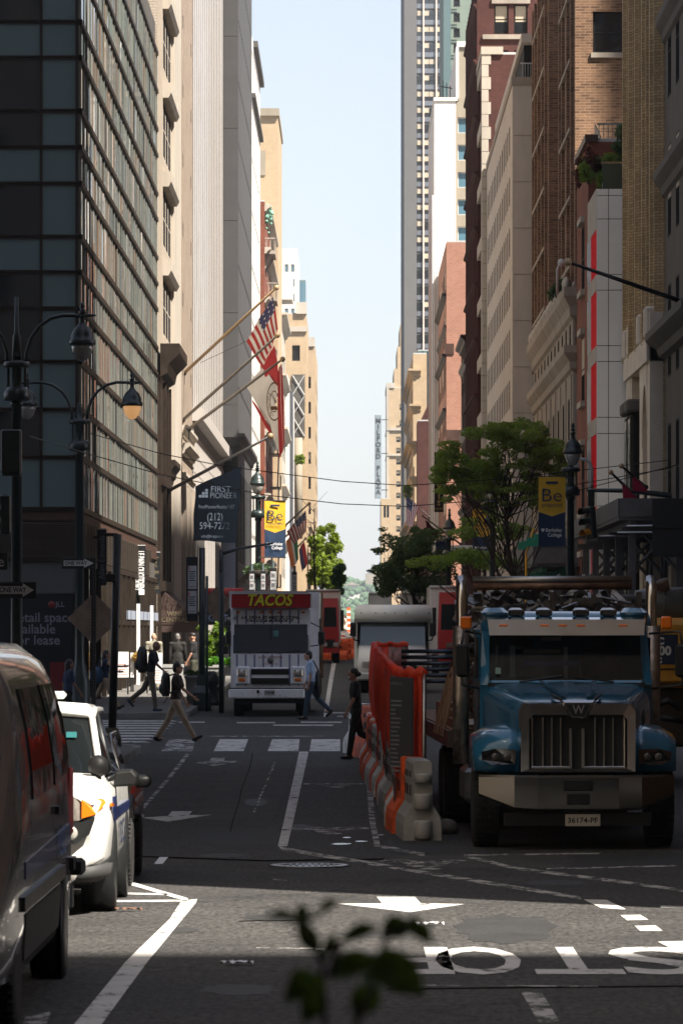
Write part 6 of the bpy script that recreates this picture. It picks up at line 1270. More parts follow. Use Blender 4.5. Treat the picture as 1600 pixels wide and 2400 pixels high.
mb = MB(); mb.loft([[(.45, .01, .62), (.68, .01, .62), (.8, .03, .7), (.86, .05, .85), (.5, .01, .79)], [(.45, -.02, .62), (.68, -.02, .62), (.81, .0, .7), (.87, .01, .85), (.5, -.025, .79)]]); fl = mb.build('grille_corner', black, SV)
mb = MB(); mb.lathe([(0, -.05), (.05, -.045), (.065, -.03)], (.64, .01, .71), 14, 'y'); mb.build('driving_lamp', lens, fl)
mb = MB(); mb.smooth = True; mb.loft(srings([(-.04, [(0, .3), (.7, .3), (.84, .34), (.86, .42), (0, .44)]), (.3, [(0, .28), (.86, .28), (.99, .34), (1.0, .44), (0, .46)]), (.5, [(0, .28), (.88, .28), (1.0, .34), (1.01, .44), (0, .46)])])); mb.build('lower_bumper', mat('trim_grey', (.04, .04, .04), .6, var=.2), SV)
mb = MB(); mb.lathe([(0, -.03), (.075, -.03), (.085, 0)], (.62, -.03, .37), 14, 'y'); mb.build('fog_lamp', lens, SV)
mb = MB(); mb.cbox(.3, .52, -.12, -.04, .44, .54, .03); mb.build('push_bar', black, SV)
mb = MB(); mb.loft([[(1.0, 1.3, 1.05), (1.2, 1.34, 1.06), (1.23, 1.36, 1.18), (1.16, 1.36, 1.25), (1.0, 1.34, 1.24)], [(.97, 1.24, 1.07), (1.18, 1.25, 1.08), (1.2, 1.26, 1.17), (1.15, 1.27, 1.22), (.99, 1.26, 1.2)][::1], [(.97, 1.44, 1.07), (1.2, 1.46, 1.08), (1.22, 1.46, 1.17), (1.15, 1.45, 1.23), (.99, 1.44, 1.22)]][1:]); bevel(mb.build('mirror', mat('mirror_black', (.01, .01, .01), .55, var=.2, spec=.2), SV), .02)
sl_ = MB(); sl_.smooth = True; sl_.lathe([(0, -.16), (.06, -.15), (.09, -.1), (.1, -.02), (.095, .0), (0, .0)], (.84, 1.05, 1.26), 16, 'y'); sl_.tube([(.84, 1.02, 1.2), (.86, 1.12, 1.1)], .02, 6); sl_.build('spotlight', MATS['mirror_black'], SV)
mb = MB(); mb.box(.98, 1.008, .75, 1.25, .78, 1.0); mb.loft([[(.985, .5, .9), (.985, .75, .8), (.985, 3.8, .8), (.985, 3.8, .88)], [(1.004, .5, .9), (1.012, .75, .8), (1.012, 3.8, .8), (1.012, 3.8, .88)]]); mb.build('blue_stripe', mat('stripe_blue', (.006, .02, .09), .3, var=.1, coat=.5), SV)
mb = MB(); mb.loft([[(.985, .4, .96), (.985, .7, .94), (.985, .7, .92), (.985, .4, .93)], [(1.006, .4, .96), (1.012, .7, .94), (1.012, .7, .92), (1.006, .4, .93)]]); mb.build('side_marker', amber, SV)
mb = MB(); mb.lathe([(0, -.3), (.4, -.3), (.4, .012), (0, .012)], (.998, .95, .39), 28, 'x'); mb.lathe([(0, -.3), (.4, -.3), (.4, .012), (0, .012)], (.998, 3.3, .39), 28, 'x'); mb.build('wheel_well', black, SV)
mb = MB(); mb.box(-.8, .8, .3, 4.0, .26, .4); mb.build('underside', black, SV)
for k in (-1, 1): wheel(SV, k*.87, .95, .37, .25, k, black); wheel(SV, k*.87, 3.3, .37, .25, k, black)
for s_, y in (('POLICE', 2.2),): mb = MB(); mb.text(s_, FM((1.013, y, .64), (0, 1, 0), (0, 0, 1), (1, 0, 0)), size=.3, bold=.004); mb.build('lettering', MATS['police_blue'], SV)
mb = MB(); mb.box(.5, .6, 1.55, 1.57, 1.5, 1.55); mb.build('sticker', mat('sticker_teal', (.03, .2, .21), .6, var=.05), SV); SV.scale = (1, 1, 1.1)

# dark saloon behind the police SUV
blackcar = mat('black_car_paint', (.012, .012, .014), .15, .2, var=.2, coat=1)
SD = thing('parked_car', 'glossy black car parked in line behind the white police SUV', 'car', (-3.3, 48.75, 0)); mb = MB(); mb.smooth = True
mb.loft(srings([(0, [(0, .35), (.7, .35), (.85, .5), (.82, .75), (0, .82)]), (.3, [(0, .3), (.9, .3), (.97, .5), (.95, .85), (.7, .98), (0, 1.0)]), (1.2, [(0, .3), (.93, .3), (1.0, .55), (.98, .95), (.8, 1.06), (0, 1.08)]), (3.6, [(0, .3), (.93, .3), (1.0, .55), (.98, .98), (.8, 1.05), (0, 1.06)]), (4.0, [(0, .4), (.8, .4), (.88, .6), (.85, .9), (.7, 1.0), (0, 1.0)])])); mb.build('body', blackcar, SD)
mb = MB(); mb.smooth = True; mb.loft(srings([(1.0, [(0, 1.0), (.82, 1.0), (.86, 1.03), (0, 1.07)]), (1.8, [(0, 1.0), (.88, 1.0), (.7, 1.55), (0, 1.6)]), (3.0, [(0, 1.0), (.88, 1.0), (.7, 1.56), (0, 1.61)]), (3.8, [(0, 1.0), (.82, 1.0), (.7, 1.2), (0, 1.25)])])); mb.build('glasshouse', carglass, SD)
mb = MB(); mb.smooth = True; mb.loft(srings([(1.75, [(0, 1.59), (.68, 1.53), (.71, 1.55), (0, 1.63)]), (3.1, [(0, 1.59), (.68, 1.53), (.71, 1.55), (0, 1.63)])])); mb.build('roof', blackcar, SD)
mb = MB(); mb.tube([(.86, 1.02, 1.05), (.71, 1.78, 1.56), (.71, 3.05, 1.56)], .03, 6); mb.build('roof_pillar', mat('pillar_grey', (.3, .3, .3), .2, .8, var=.1), SD)
mb = MB(); mb.smooth = True; mb.cbox(.98, 1.18, 1.2, 1.34, 1.02, 1.16, .04); mb.build('mirror', black, SD)
for k in (-1, 1): wheel(SD, k*.88, .85, .35, .24, k, black); wheel(SD, k*.88, 2.85, .35, .24, k, black)
mb = MB(); mb.loft([[(.6, .02, .72), (.9, .2, .78), (.93, .3, .86), (.62, .1, .84)], [(.6, -.02, .72), (.92, .17, .78), (.95, .27, .86), (.62, .06, .85)]]); mb.build('headlight', lens, SD)
# ---------------------------------------------------------------- street lamps
lampglass = mat('lamp_glass', (.3, .29, .27), .08, var=.1, coat=1.0, spec=.9); lampwarm = mat('lit_lamp_glass', (.7, .5, .3), .2, var=.05, emit=(1, .5, .18), es=.16)
def lamp_head(t, x, z, lit=False, fin=True):
    mb = MB(); mb.lathe([(.03, .98), (.09, .93), (.05, .88), (.06, .8), (.1, .74), (.17, .68), (.23, .56), (.245, .45), (.27, .44), (.275, .36), (.25, .34), (0, .35)], (x, 0, z), 16); mb.lathe([(.0, 1.24), (.04, 1.18), (.06, 1.12), (.03, 1.06), (.08, 1.02), (.03, .97)], (x, 0, z), 10)
    h = mb.build('lantern', dkgreen, t)
    mb = MB(); mb.lathe([(.225, .345), (.22, .25), (.17, .12), (.1, .03), (.02, .0)], (x, 0, z), 16); mb.build('lamp_globe', lampwarm if lit else lampglass, h)
def crook_post(label, px, Y, Hz, arms, spike=False, rz=0.0, lit=(), thick=1.0, x=None, base=True):
    x = X_(px, Y) if x is None else x; z0 = gz(Y)+.14; t = thing('street_lamp', label, 'street lamp', (x, Y, z0), rz); Hh = Hz-z0
    mb = MB(); k = thick
    mb.lathe([(.34*k, 0), (.34*k, .12), (.28*k, .2), (.26*k, .9), (.2*k, 1.05), (.17*k, 1.2), (.14*k, 1.35), (.125*k, 1.5), (.1*k, Hh-.9), (.13*k, Hh-.88), (.13*k, Hh-.8), (.1*k, Hh-.78), (.1*k, Hh-.1), (.2*k, Hh-.06), (.2*k, Hh), (.08*k, Hh+.06), (.1*k, Hh+.2), (.05, Hh+.32), (.06, Hh+.4), (.0, Hh+.48)], n=14)
    mb.build('post', dkgreen, t)
    mb = MB(); mb.lathe([(.24*k, Hh-.1), (.27*k, Hh-.07), (.27*k, Hh-.01), (.24*k, Hh+.02)], n=12); mb.lathe([(.24*k, Hh-.78), (.27*k, Hh-.75), (.27*k, Hh-.62), (.2*k, Hh-.5)], n=12)
    for a in range(4): mb.box(.17*k*math.cos(a*math.pi/2)-.025, .17*k*math.cos(a*math.pi/2)+.025, .17*k*math.sin(a*math.pi/2)-.025, .17*k*math.sin(a*math.pi/2)+.025, Hh-.75, Hh)
    mb.build('collar', dkgreen, t)
    if spike: mb = MB(); mb.tube([(0, 0, Hh), (0, 0, Hh+.55), (0, 0, Hh+.6), (0, 0, Hh+1.35)], [.1, .08, .05, .04], 8); mb.build('spike', dkgreen, t)
    for sd in arms:
        mb = MB(); mb.tube([(sd*q[0], 0, Hh+q[1]) for q in ((.19, -.1), (.2, .2), (.29, .5), (.45, .73), (.68, .9), (.95, .97), (1.34, .96))], .038, 8); mb.tube([(sd*1.2, 0, Hh+.96), (sd*1.42, 0, Hh+.96), (sd*1.62, 0, Hh+.97)], [.05, .05, .015], 6); mb.build('arm', dkgreen, t)
        lamp_head(t, sd*1.34, Hh+.02, sd in lit)
    return t
crook_post('double armed dark street lamp with a tall spike in front of the glass building', 40, 96, Z_(850, 96), (1, -1), spike=True)
crook_post('double armed dark street lamp with a warm glowing right lamp', 187, 120, Z_(985, 120), (1, -1), lit=(1,))
crook_post('dark street lamp holding the Be memorable banner and flower basket', 605, 170, Z_(1150, 170)-.2, (1,), rz=R(-90))
crook_post('dark street lamp holding the Be prepared banner beside the camera dome', 1336, 134, Z_(1073, 134)-.3, (1,), rz=R(-90))
crook_post('dark street lamp half hidden in the leaves behind the third banner', 1051, 200, Z_(1245, 200)-.3, (1,), rz=R(-90))
crook_post('dark street lamp deep inside the crown of the light leaved tree', 1153, 170, Z_(1155, 170)-.3, (1,), rz=R(-90))
# banners
yel = mat('banner_yellow', (.72, .42, .02), .7, var=.08, vs=3); nvy = mat('banner_navy', (.01, .03, .075), .7, var=.15, vs=3)
def be_banner(label, px0, px1, py0, py1, Y, word, post_px):
    x0, x1, z1, z0 = X_(px0, Y), X_(px1, Y), Z_(py0, Y), Z_(py1, Y); w_, h_ = x1-x0, z1-z0
    t = thing('banner', label, 'banner', (x0, Y, z0)); n = 8
    zy = lambda x: z0+h_*(.5 if True else 0)-(.5-abs(x-.5))*.13*h_
    ya = lambda x, z: Y+.025*math.sin(3*x+5*z)
    mb = MB(); ts = [0, .25, .5, .75, 1]
    f_ = [(x0+w_*u, ya(u, z1), z1) for u in ts]; g = [(x0+w_*u, ya(u, zy(u)), zy(u)) for u in ts]
    mb.loft([[(p[0], p[1]+d, p[2]) for p in f_+g[::-1]] for d in (-.006, .006)]); mb.build('yellow_panel', yel, t, world=True)
    f_ = [(x0+w_*u, ya(u, zy(u)), zy(u)-.003) for u in ts]; g = [(x0+w_*u, ya(u, z0), z0) for u in ts]
    mb = MB(); mb.loft([[(p[0], p[1]+d, p[2]) for p in f_+g[::-1]] for d in (-.006, .006)]); bl = mb.build('navy_panel', nvy, t, world=True)
    mb = MB(); c = (x0+x1)/2; yy = Y-.045
    mb.text('Be', FRONT(c, yy, z0+h_*.73), size=h_*.27, bold=-.004, width=w_*.72)
    for q in (-.33, ): 
        for zz in (.655, .795): mb.box(c+w_*(q-.04), c+w_*(q+.1), yy, yy+.004, z0+h_*zz, z0+h_*(zz+.012))
    mb.text(word, FRONT(c, yy, z0+h_*.595), size=h_*.085, width=w_*.74)
    mb.cbox(c-w_*.22, c+w_*.22, yy, yy+.01, z0+h_*.9, z0+h_*.935, .004)
    mb.build('lettering', nvy, t, world=True)
    mb = MB(); mb.text('Berkeley', FRONT(c+w_*.07, yy, z0+h_*.235), size=h_*.075, width=w_*.6, bold=.002); mb.text('College', FRONT(c+w_*.1, yy, z0+h_*.165), size=h_*.075, width=w_*.52, bold=.002)
    s_ = w_*.06; sx = c-w_*.34; sz = z0+h_*.235; mb.poly([(sx-s_, yy, sz+s_), (sx+s_, yy, sz+s_), (sx+s_, yy, sz), (sx, yy, sz-s_*1.2), (sx-s_, yy, sz)])
    mb.build('college_lettering', whiteletter, bl, world=True)
    mb = MB(); px_ = X_(post_px, Y)
    for zz in (z1+.01, z0-.01): mb.tube([(x0-.02, Y, zz), (max(x1, px_), Y, zz)] if px_ > x0 else [(px_, Y, zz), (x1+.02, Y, zz)], .018, 5)
    mb.build('banner_rod', black, t, world=True)
be_banner('yellow and navy college banner reading Be memorable', 620, 669, 1174, 1306, 169, 'memorable', 605)
be_banner('yellow and navy college banner reading Be prepared', 1261, 1324, 1118, 1281, 133, 'prepared', 1336)
be_banner('yellow and navy college banner partly covered by leaves', 1107, 1151, 1192, 1312, 195, 'bold', 1156)
# ---------------------------------------------------------------- signs and posts on the corners
def board(mb, x0, x1, y, z0, z1, d=.02): mb.cbox(x0, x1, y-d, y, z0, z1, .006)
def one_way(label, px0, px1, py0, py1, Y):
    x0, x1, z1, z0 = X_(px0, Y), X_(px1, Y), Z_(py0, Y), Z_(py1, Y); t = thing('one_way_sign', label, 'sign', (x0, Y, z0)); mb = MB(); board(mb, x0, x1, Y, z0, z1); mb.build('sign_board', black, t, world=True)
    w_, h_ = x1-x0, z1-z0; c = (z0+z1)/2; y = Y-.024
    mb = MB(); mb.poly([(x0+.06*w_, y, c-.24*h_), (x0+.66*w_, y, c-.24*h_), (x0+.66*w_, y, c-.42*h_), (x1-.06*w_, y, c), (x0+.66*w_, y, c+.42*h_), (x0+.66*w_, y, c+.24*h_), (x0+.06*w_, y, c+.24*h_)]); a = mb.build('arrow', mat('sign_offwhite', (.6, .6, .58), .5, var=.1) if 'sign_offwhite' not in MATS else MATS['sign_offwhite'], t, world=True)
    mb = MB(); mb.text('ONE WAY', FRONT(x0+.42*w_, y-.004, c), size=h_*.46, width=w_*.66, bold=.004); mb.build('lettering', black, a, world=True)
one_way('large ONE WAY sign at the left edge on the spiked lamp post', -8, 86, 1364, 1402, 95.6)
one_way('smaller ONE WAY sign on the second lamp post above the diamond sign', 145, 225, 1307, 1333, 119.5)
mb = MB(); mb.cbox(X_(-20, 95.7), X_(20, 95.7), 95.6, 95.7, Z_(1335, 95.7), Z_(1295, 95.7), .01); o = mb.build('street_sign', black, label='black street name sign cut by the left edge', cat='sign')
mb = MB(); mb.text('e', FRONT(X_(4, 95.7), 95.59, Z_(1317, 95.7)), size=.3); mb.build('lettering', MATS['sign_offwhite'], o)
def traffic_signal(label, px, py0, py1, Y, face=0.0, tilt=0.0, lit=None):
    z1, z0 = Z_(py0, Y), Z_(py1, Y); h = z1-z0; t = thing('traffic_light', label, 'traffic light', (X_(px, Y), Y, z0), face); t.rotation_euler = (0, tilt, face)
    mb = MB(); mb.cbox(-.17, .17, -.1, .12, 0, h, .03); mb.build('housing', dkgreen, t)
    for k in range(3):
        z = h*(k+.5)/3; mb = MB(); mb.smooth = True; n = 12; r = h*.145
        a0 = [(math.cos(R(-20+220*i/n))*r, -.1, z+math.sin(R(-20+220*i/n))*r) for i in range(n+1)]; a1 = [(p[0]*.95, -.34, p[2]-.02) for p in a0]; mb.loft([a0, a1], cap=False, closed=False); v = mb.build('visor', dkgreen if lit != k else mat('visor_amber', (.55, .2, .01), .5, var=.15), t)
        mb = MB(); mb.lathe([(0, -.13), (r*.8, -.12), (r*.9, -.1)], (0, 0, z), 12, 'y'); mb.build('lens', mat('dark_lens_%d' % k, ((.01, .06, .04), (.12, .06, .01), (.1, .012, .01))[k], .15, var=.1) if 'dark_lens_%d' % k not in MATS else MATS['dark_lens_%d' % k], t)
    return t
traffic_signal('traffic light at the left edge seen side-on below the grey control box', 8, 1160, 1252, 95.2, R(-70))
traffic_signal('traffic light hanging tilted with an amber lower visor from the mast arm', 1385, 1187, 1263, 139.6, R(-55), R(-7), lit=0)
mb = MB(); mb.cbox(X_(5, 95.5), X_(53, 95.5), 95.1, 95.5, Z_(1110, 95.5), Z_(1008, 95.5), .03); mb.cbox(X_(8, 95.5), X_(50, 95.5), 95.2, 95.4, Z_(1116, 95.5), Z_(1110, 95.5), .01); mb.build('control_box', dkgreen, label='dark rectangular control box fixed to the spiked lamp post', cat='control box')
# diamond sign seen from behind
t = thing('diamond_sign', 'bare metal back of a diamond road sign on a perforated post', 'road sign', (X_(219, 112), 112, .32)); Y = 112
mb = MB(); cx, cz, r = X_(220, Y), Z_(1450, Y), .63; mb.loft([[(cx-r, y, cz), (cx-.03, y, cz-r+.03), (cx+.03, y, cz-r+.03), (cx+r, y, cz), (cx+.03, y, cz+r-.03), (cx-.03, y, cz+r-.03)] for y in (Y+.04, Y+.05)]); mb.build('sign_plate', mat('bare_aluminium', (.3, .22, .17), .5, .35, var=.3, vs=4), t, world=True)
mb = MB(); mb.box(cx-.05, cx+.05, Y-.05, Y+.035, .3, Z_(1335, Y)); po_ = mb.build('post', black, t, world=True)
mb = MB()
for k in range(50): mb.box(cx-.012, cx+.012, Y-.054, Y-.05, .5+k*.075, .53+k*.075)
mb.build('post_hole', mat('hole_grey', (.12, .11, .1), .7, var=.1), po_, world=True)
# leaning signal pole on the near corner
t = thing('corner_pole', 'leaning black pole with a square base on the near left corner', 'pole', (X_(268, 97.4), 95, .3))
mb = MB(); mb.tube([(X_(262, 95), 95, .2), (X_(276, 95), 95, Z_(1252, 95))], .085, 10); mb.tube([(X_(276, 95), 95, Z_(1253, 95)), (X_(244, 95), 95, Z_(1253, 95))], .04, 6); mb.build('post', black, t, world=True)
mb = MB(); mb.loft([[(X_(262, 95)+sx*w_, 95+sy*w_, z) for sx, sy in ((-1, -1), (1, -1), (1, 1), (-1, 1))] for w_, z in ((.2, .25), (.19, .5), (.12, .72))]); mb.build('base', dkgreen, t, world=True)
mb = MB(); mb.cbox(X_(248, 95), X_(272, 95), 94.9, 95, Z_(1364, 95), Z_(1345, 95), .01); mb.build('plate', black, t, world=True)
# parking rule panels
def parking_sign(label, px0, px1, py0, py1, Y, post_px, post_bot, thick=.06, base=False):
    x0, x1, z1, z0 = X_(px0, Y), X_(px1, Y), Z_(py0, Y), Z_(py1, Y); h = z1-z0; xp = X_(post_px, Y); t = thing('parking_sign', label, 'parking sign', (xp, Y, gz(Y)))
    if post_px: mb = MB(); mb.tube([(xp, Y, gz(Y)), (xp, Y, z1+.25)], thick, 8); mb.build('post', dkgreen, t, world=True)
    if base: mb = MB(); mb.loft([[(xp+sx*w_, Y+sy*w_, gz(Y)+z) for sx, sy in ((-1, -1), (1, -1), (1, 1), (-1, 1))] for w_, z in ((.26, 0), (.25, .5), (.16, .7), (.12, 1.0))]); mb.build('base', dkgreen, t, world=True)
    mb = MB(); mb.cbox(x0, x1, Y-.12, Y-.06, z0, z1, .01); mb.build('frame', black, t, world=True)
    wp_ = MATS.get('panel_white') or mat('panel_white', (.42, .42, .44), .5, var=.1); w_ = x1-x0
    for q0, q1 in ((.12, .47), (.5, .86)):
        mb = MB(); mb.box(x0+w_*.16, x1-w_*.1, Y-.13, Y-.121, z0+h*q0, z0+h*q1); p_ = mb.build('panel', wp_, t, world=True); mb = MB()
        mb.text('3' if q0 > .4 else '6', FRONT(x0+w_*.26, Y-.134, z0+h*(q1-.045)), size=h*.09); p2_ = mb.build('hour', redpaint, p_, world=True); mb = MB()
        for k in range(5): mb.box(x0+w_*.24, x1-w_*(.2+.1*(k % 2)), Y-.134, Y-.131, z0+h*(q1-.1-k*.034), z0+h*(q1-.085-k*.034))
        mb.box(x0+w_*.26, x1-w_*.22, Y-.134, Y-.131, z0+h*(q0+.03), z0+h*(q0+.038)); mb.build('fine_print', black, p_, world=True)
    return t
parking_sign('tall parking rules sign on the heavy based post left of the planter', 437, 464, 1305, 1456, 131, 474, 1665, .085, True)
parking_sign('parking rules sign below the flower basket, left of the lamp post', 583, 597, 1338, 1388, 166, 590, 1600)
parking_sign('parking rules sign below the flower basket, right of the lamp post', 610, 623, 1338, 1388, 166, 616, 1600)
parking_sign('white paneled parking rules sign right of the lamp post above the taco sign', 631, 649, 1331, 1390, 168, 640, 1600)
parking_sign('small parking rules sign among the far flags', 684, 696, 1340, 1392, 200, 690, 1600)
for lab, px, y0, Y, r in (('thin dark sign post just right of the heavy based post', 485, 1350, 130, .04), ):
    mb = MB(); mb.tube([(X_(px, Y), Y, gz(Y)), (X_(px, Y), Y, Z_(y0, Y))], r, 7); mb.build('sign_post', dkgreen, label=lab, cat='pole')
t = thing('signal_pole', 'slim dark pole carrying two pedestrian signals left of the taco truck', 'pole', (X_(519, 128), 128, gz(128))); x = X_(519, 128)
mb = MB(); mb.tube([(x, 128, gz(128)), (x, 128, Z_(1345, 128)), (x, 128, Z_(1340, 128))], [.075, .07, .02], 9); mb.build('post', dkgreen, t, world=True)
for py in (1500, 1525): mb = MB(); mb.cbox(x+.02, x+.19, 127.9, 128.2, Z_(py+8, 128), Z_(py-9, 128), .02); mb.build('pedestrian_signal', black, t, world=True)
mb = MB(); mb.tube([(x, 128, Z_(1298, 128)), (X_(560, 128), 128, Z_(1286, 128)), (X_(640, 128), 128, Z_(1273, 128))], [.05, .045, .03], 7); mb.tube([(x, 128, Z_(1342, 128)), (x, 128, Z_(1290, 128))], .06, 7); mb.build('mast_arm', dksteel, t, world=True)
# grey diamond sign behind the thin posts
mb = MB(); cx, cz, r = X_(508, 134), Z_(1415, 134), .5; mb.loft([[(cx-r, y, cz), (cx, y, cz-r), (cx+r, y, cz), (cx, y, cz+r)] for y in (134, 134.012)]); mb.build('diamond_sign', MATS['bare_aluminium'], label='small grey diamond sign back left of the taco truck roof', cat='road sign')
# planters, bin, boards on the far left corner
planterm = mat('planter_grey', (.34, .34, .33), .7, var=.12, vs=4, bump=.2, bs=20)
def planter(label, px0, px1, py_top, Y, emblem=False, sq=False):
    x0, x1 = X_(px0, Y), X_(px1, Y); z0 = gz(Y)+.14; z1 = Z_(py_top, Y); cx, w_ = (x0+x1)/2, (x1-x0)/2; t = thing('planter', label, 'planter', (cx, Y, z0)); h = z1-z0; mb = MB(); n = 18
    def rg(r, z): return [(r*math.cos(2*math.pi*k/n), r*math.sin(2*math.pi*k/n), z) for k in range(n)] if not sq else [(sx*r, sy*r, z) for sx, sy in ((-1, -1), (1, -1), (1, 1), (-1, 1))]
    mb.smooth = not sq; mb.loft([rg(w_*.8, 0), rg(w_*.88, h*.5), rg(w_*.93, h*.88), rg(w_, h*.9), rg(w_, h), rg(w_*.9, h), rg(w_*.88, h-.08)]); mb.build('pot', planterm, t)
    if emblem: mb = MB(); mb.lathe([(.1, -.01), (.13, -.015), (.13, 0)], (0, -w_*.88, h*.6), 16, 'y'); mb.build('emblem', ltgrey, t)
    mb = MB(); mb.lathe([(0, h-.08), (w_*.88, h-.06)], n=14); mb.build('soil', mat('soil', (.03, .022, .016), .95, var=.3) if 'soil' not in MATS else MATS['soil'], t)
    return t
planter('large round grey planter with a ring emblem in front of the shrubs', 432, 502, 1583, 134, True)
planter('plain square grey planter block behind the walking man', 383, 431, 1557, 145, sq=True)
planter('square sunlit planter carrying the bright green shrub', 468, 531, 1558, 151, sq=True)
mb = MB(); mb.lathe([(.2, 0), (.22, .1), (.17, .15), (.15, .55), (.2, .6), (.2, .75), (.15, .85), (.05, .95), (0, .97)], (X_(497, 131), 131, gz(131)+.14), 12); mb.lathe([(.07, -.25), (.07, .25)], (X_(497, 131), 131, gz(131)+.6), 8, 'x'); mb.build('fire_hydrant', black, label='black fire hydrant beside the large round planter', cat='hydrant')
bdw = mat('menu_white', (.7, .7, .72), .4, var=.08, vs=5)
for lab, a, b, c_, d, Y in (('wide white menu board by the shop window', 270, 302, 1528, 1588, 146), ('narrow white menu board right of the black post', 306, 314, 1530, 1588, 150), ('white menu board between the two walking men', 343, 381, 1530, 1602, 147.5)):
    t = thing('menu_board', lab, 'menu board', (X_(a, Y), Y, gz(Y)+.14)); mb = MB(); board(mb, X_(a, Y), X_(b, Y), Y, Z_(d, Y), Z_(c_, Y)); mb.build('board', bdw, t, world=True)
    mb = MB()
    for k in range(5): mb.box(X_(a+3, Y), X_(b-3-(k % 3)*2, Y), Y-.023, Y-.021, Z_(d-6-k*6, Y), Z_(d-8.4-k*6, Y))
    mb.build('print', mat('faded_print', (.6, .33, .28), .6, var=.2) if 'faded_print' not in MATS else MATS['faded_print'], t, world=True)
    mb = MB(); mb.box(X_(a, Y), X_(a, Y)+.05, Y, Y+.04, gz(Y)+.14, Z_(d, Y)); mb.box(X_(b, Y)-.05, X_(b, Y), Y, Y+.04, gz(Y)+.14, Z_(d, Y)); mb.build('stand_leg', black, t, world=True)
# red and cream awning / kiosk beside the taco truck
t = thing('shop_canopy', 'red canopy with a cream tent peak behind the taco truck', 'canopy', (X_(500, 200), 200, gz(200))); Y = 200
mb = MB(); mb.smooth = True; mb.loft([[(x, Y, Z_(1403, Y)), (x, Y-.25, Z_(1395, Y)), (x, Y-.1, Z_(1380, Y)), (x, Y+.5, Z_(1378, Y)), (x, Y+.5, Z_(1403, Y))] for x in (X_(470, Y), X_(570, Y))]); mb.build('red_canopy', mat('canopy_red', (.4, .02, .03), .6, var=.12), t, world=True)
mb = MB(); mb.loft([[(X_(a, Y), Y+y, Z_(c_, Y)) for a, y, c_ in ((470, 1, 1425), (540, 1, 1425), (540, 3, 1425), (470, 3, 1425))], [(X_(a, Y), Y+y, Z_(c_, Y)) for a, y, c_ in ((476, 1.2, 1404), (536, 1.2, 1404), (536, 2.8, 1404), (476, 2.8, 1404))]]); mb.build('cream_valance', mat('cream_canvas', (.5, .42, .34), .8, var=.15), t, world=True)
mb = MB()
for px in (472, 538): mb.tube([(X_(px, Y), Y+1.1, gz(Y)), (X_(px, Y), Y+1.1, Z_(1405, Y))], .05, 6)
mb.build('post', black, t, world=True)

# ---------------------------------------------------------------- flags on the left
def patch_(mb, A, B, C, D, nu, nv, amp, waves, fn, yofs=0.0):
    A, B, C, D = map(Vector, (A, B, C, D)); V = []
    for j in range(nv+1):
        for i in range(nu+1):
            u, v = i/nu, j/nv; p = A.lerp(D, u).lerp(B.lerp(C, u), v); p = p+Vector((0.02*math.sin(9*v+4*u), amp*math.sin(waves*u*6.28+2*v)*(.3+u), .03*math.sin(6*u))) ; V.append(p)
    b = len(mb.v); mb.v += [tuple(p) for p in V]
    for j in range(nv):
        for i in range(nu):
            mb.mi = fn((i+.5)/nu, (j+.5)/nv); q = b+j*(nu+1)+i; mb.smooth = True; mb.face((q, q+1, q+nu+2, q+nu+1))
    mb.mi = 0; mb.smooth = False
fwhite = mat('flag_white', (.72, .7, .68), .8, var=.06); fred = mat('flag_red', (.42, .015, .02), .8, var=.12); fblue = mat('flag_blue', (.03, .03, .11), .8, var=.1)
def us_flag(t, pts, amp=.12, waves=1.2):
    mb = MB(); patch_(mb, *pts, 26, 26, amp, waves, lambda u, v: (2 if not ((int(u*26) % 4 == 1) and (int(v*26) % 4 == 1)) else 0) if (u < .42 and v < 7/13) else (1 if int(v*13) % 2 == 0 else 0))
    return mb.build('flag', [fwhite, fred, fblue], t, world=True)
goldpole = mat('flag_pole_tan', (.42, .29, .16), .4, .2, var=.15); greypole = mat('flag_pole_grey', (.2, .18, .16), .45, .4, var=.2)
def flag_pole(name, label, a, b, m, r=.075, ball=None, cat='flag'):
    t = thing(name, label, cat, P(*a)); mb = MB(); A, B = P(*a), P(*b); mb.tube([A, A.lerp(B, .5), B], [r, r*.9, r*.6], 8); mb.build('pole', m, t, world=True)
    mb = MB(); mb.ball(B, r*1.6, n=10, m=7); mb.build('finial', goldpole, t, world=True)
    mb = MB(); mb.ball(A, r*1.7, n=8, m=6); mb.tube([A, A+Vector((.0, .1, -.5))], .04, 5); mb.build('bracket', dksteel, t, world=True)
    return t
ft = flag_pole('flag', 'large United States flag hanging from the highest tan pole on the left', (431, 875, 211), (648, 674, 204), goldpole)
us_flag(ft, (P(639, 694, 204.3), P(577, 800, 206.3), P(616, 862, 205.6), P(652, 770, 203.8)))
mb = MB(); mb.tube([P(577, 800, 206.3), P(470, 850, 210.5)], .012, 4); mb.build('halyard', black, ft, world=True)
f2 = flag_pole('flag', 'white and red flag with a round seal on the second pole', (428, 985, 209), (650, 786, 201), greypole)
mb = MB(); patch_(mb, P(643, 808, 201.2), P(614, 862, 202.2), P(632, 912, 202), P(656, 900, 201), 8, 8, .08, 1, lambda u, v: 0); patch_(mb, P(613, 862, 202.2), P(577, 906, 203.2), P(634, 1000, 202.4), P(652, 905, 201.2), 14, 14, .1, 1.3, lambda u, v: 1); patch_(mb, P(633, 918, 201.9), P(634, 1002, 202.2), P(652, 1056, 201.8), P(662, 1000, 201), 10, 10, .1, 1, lambda u, v: 1); patch_(mb, P(591, 937, 202.9), P(594, 948, 202.9), P(634, 1018, 202.2), P(635, 1004, 202.2), 6, 2, .03, 1, lambda u, v: 0)
mb.build('flag', [fred, fwhite], f2, world=True)
mb = MB(); c = P(643, 941, 200.9); rr = .62
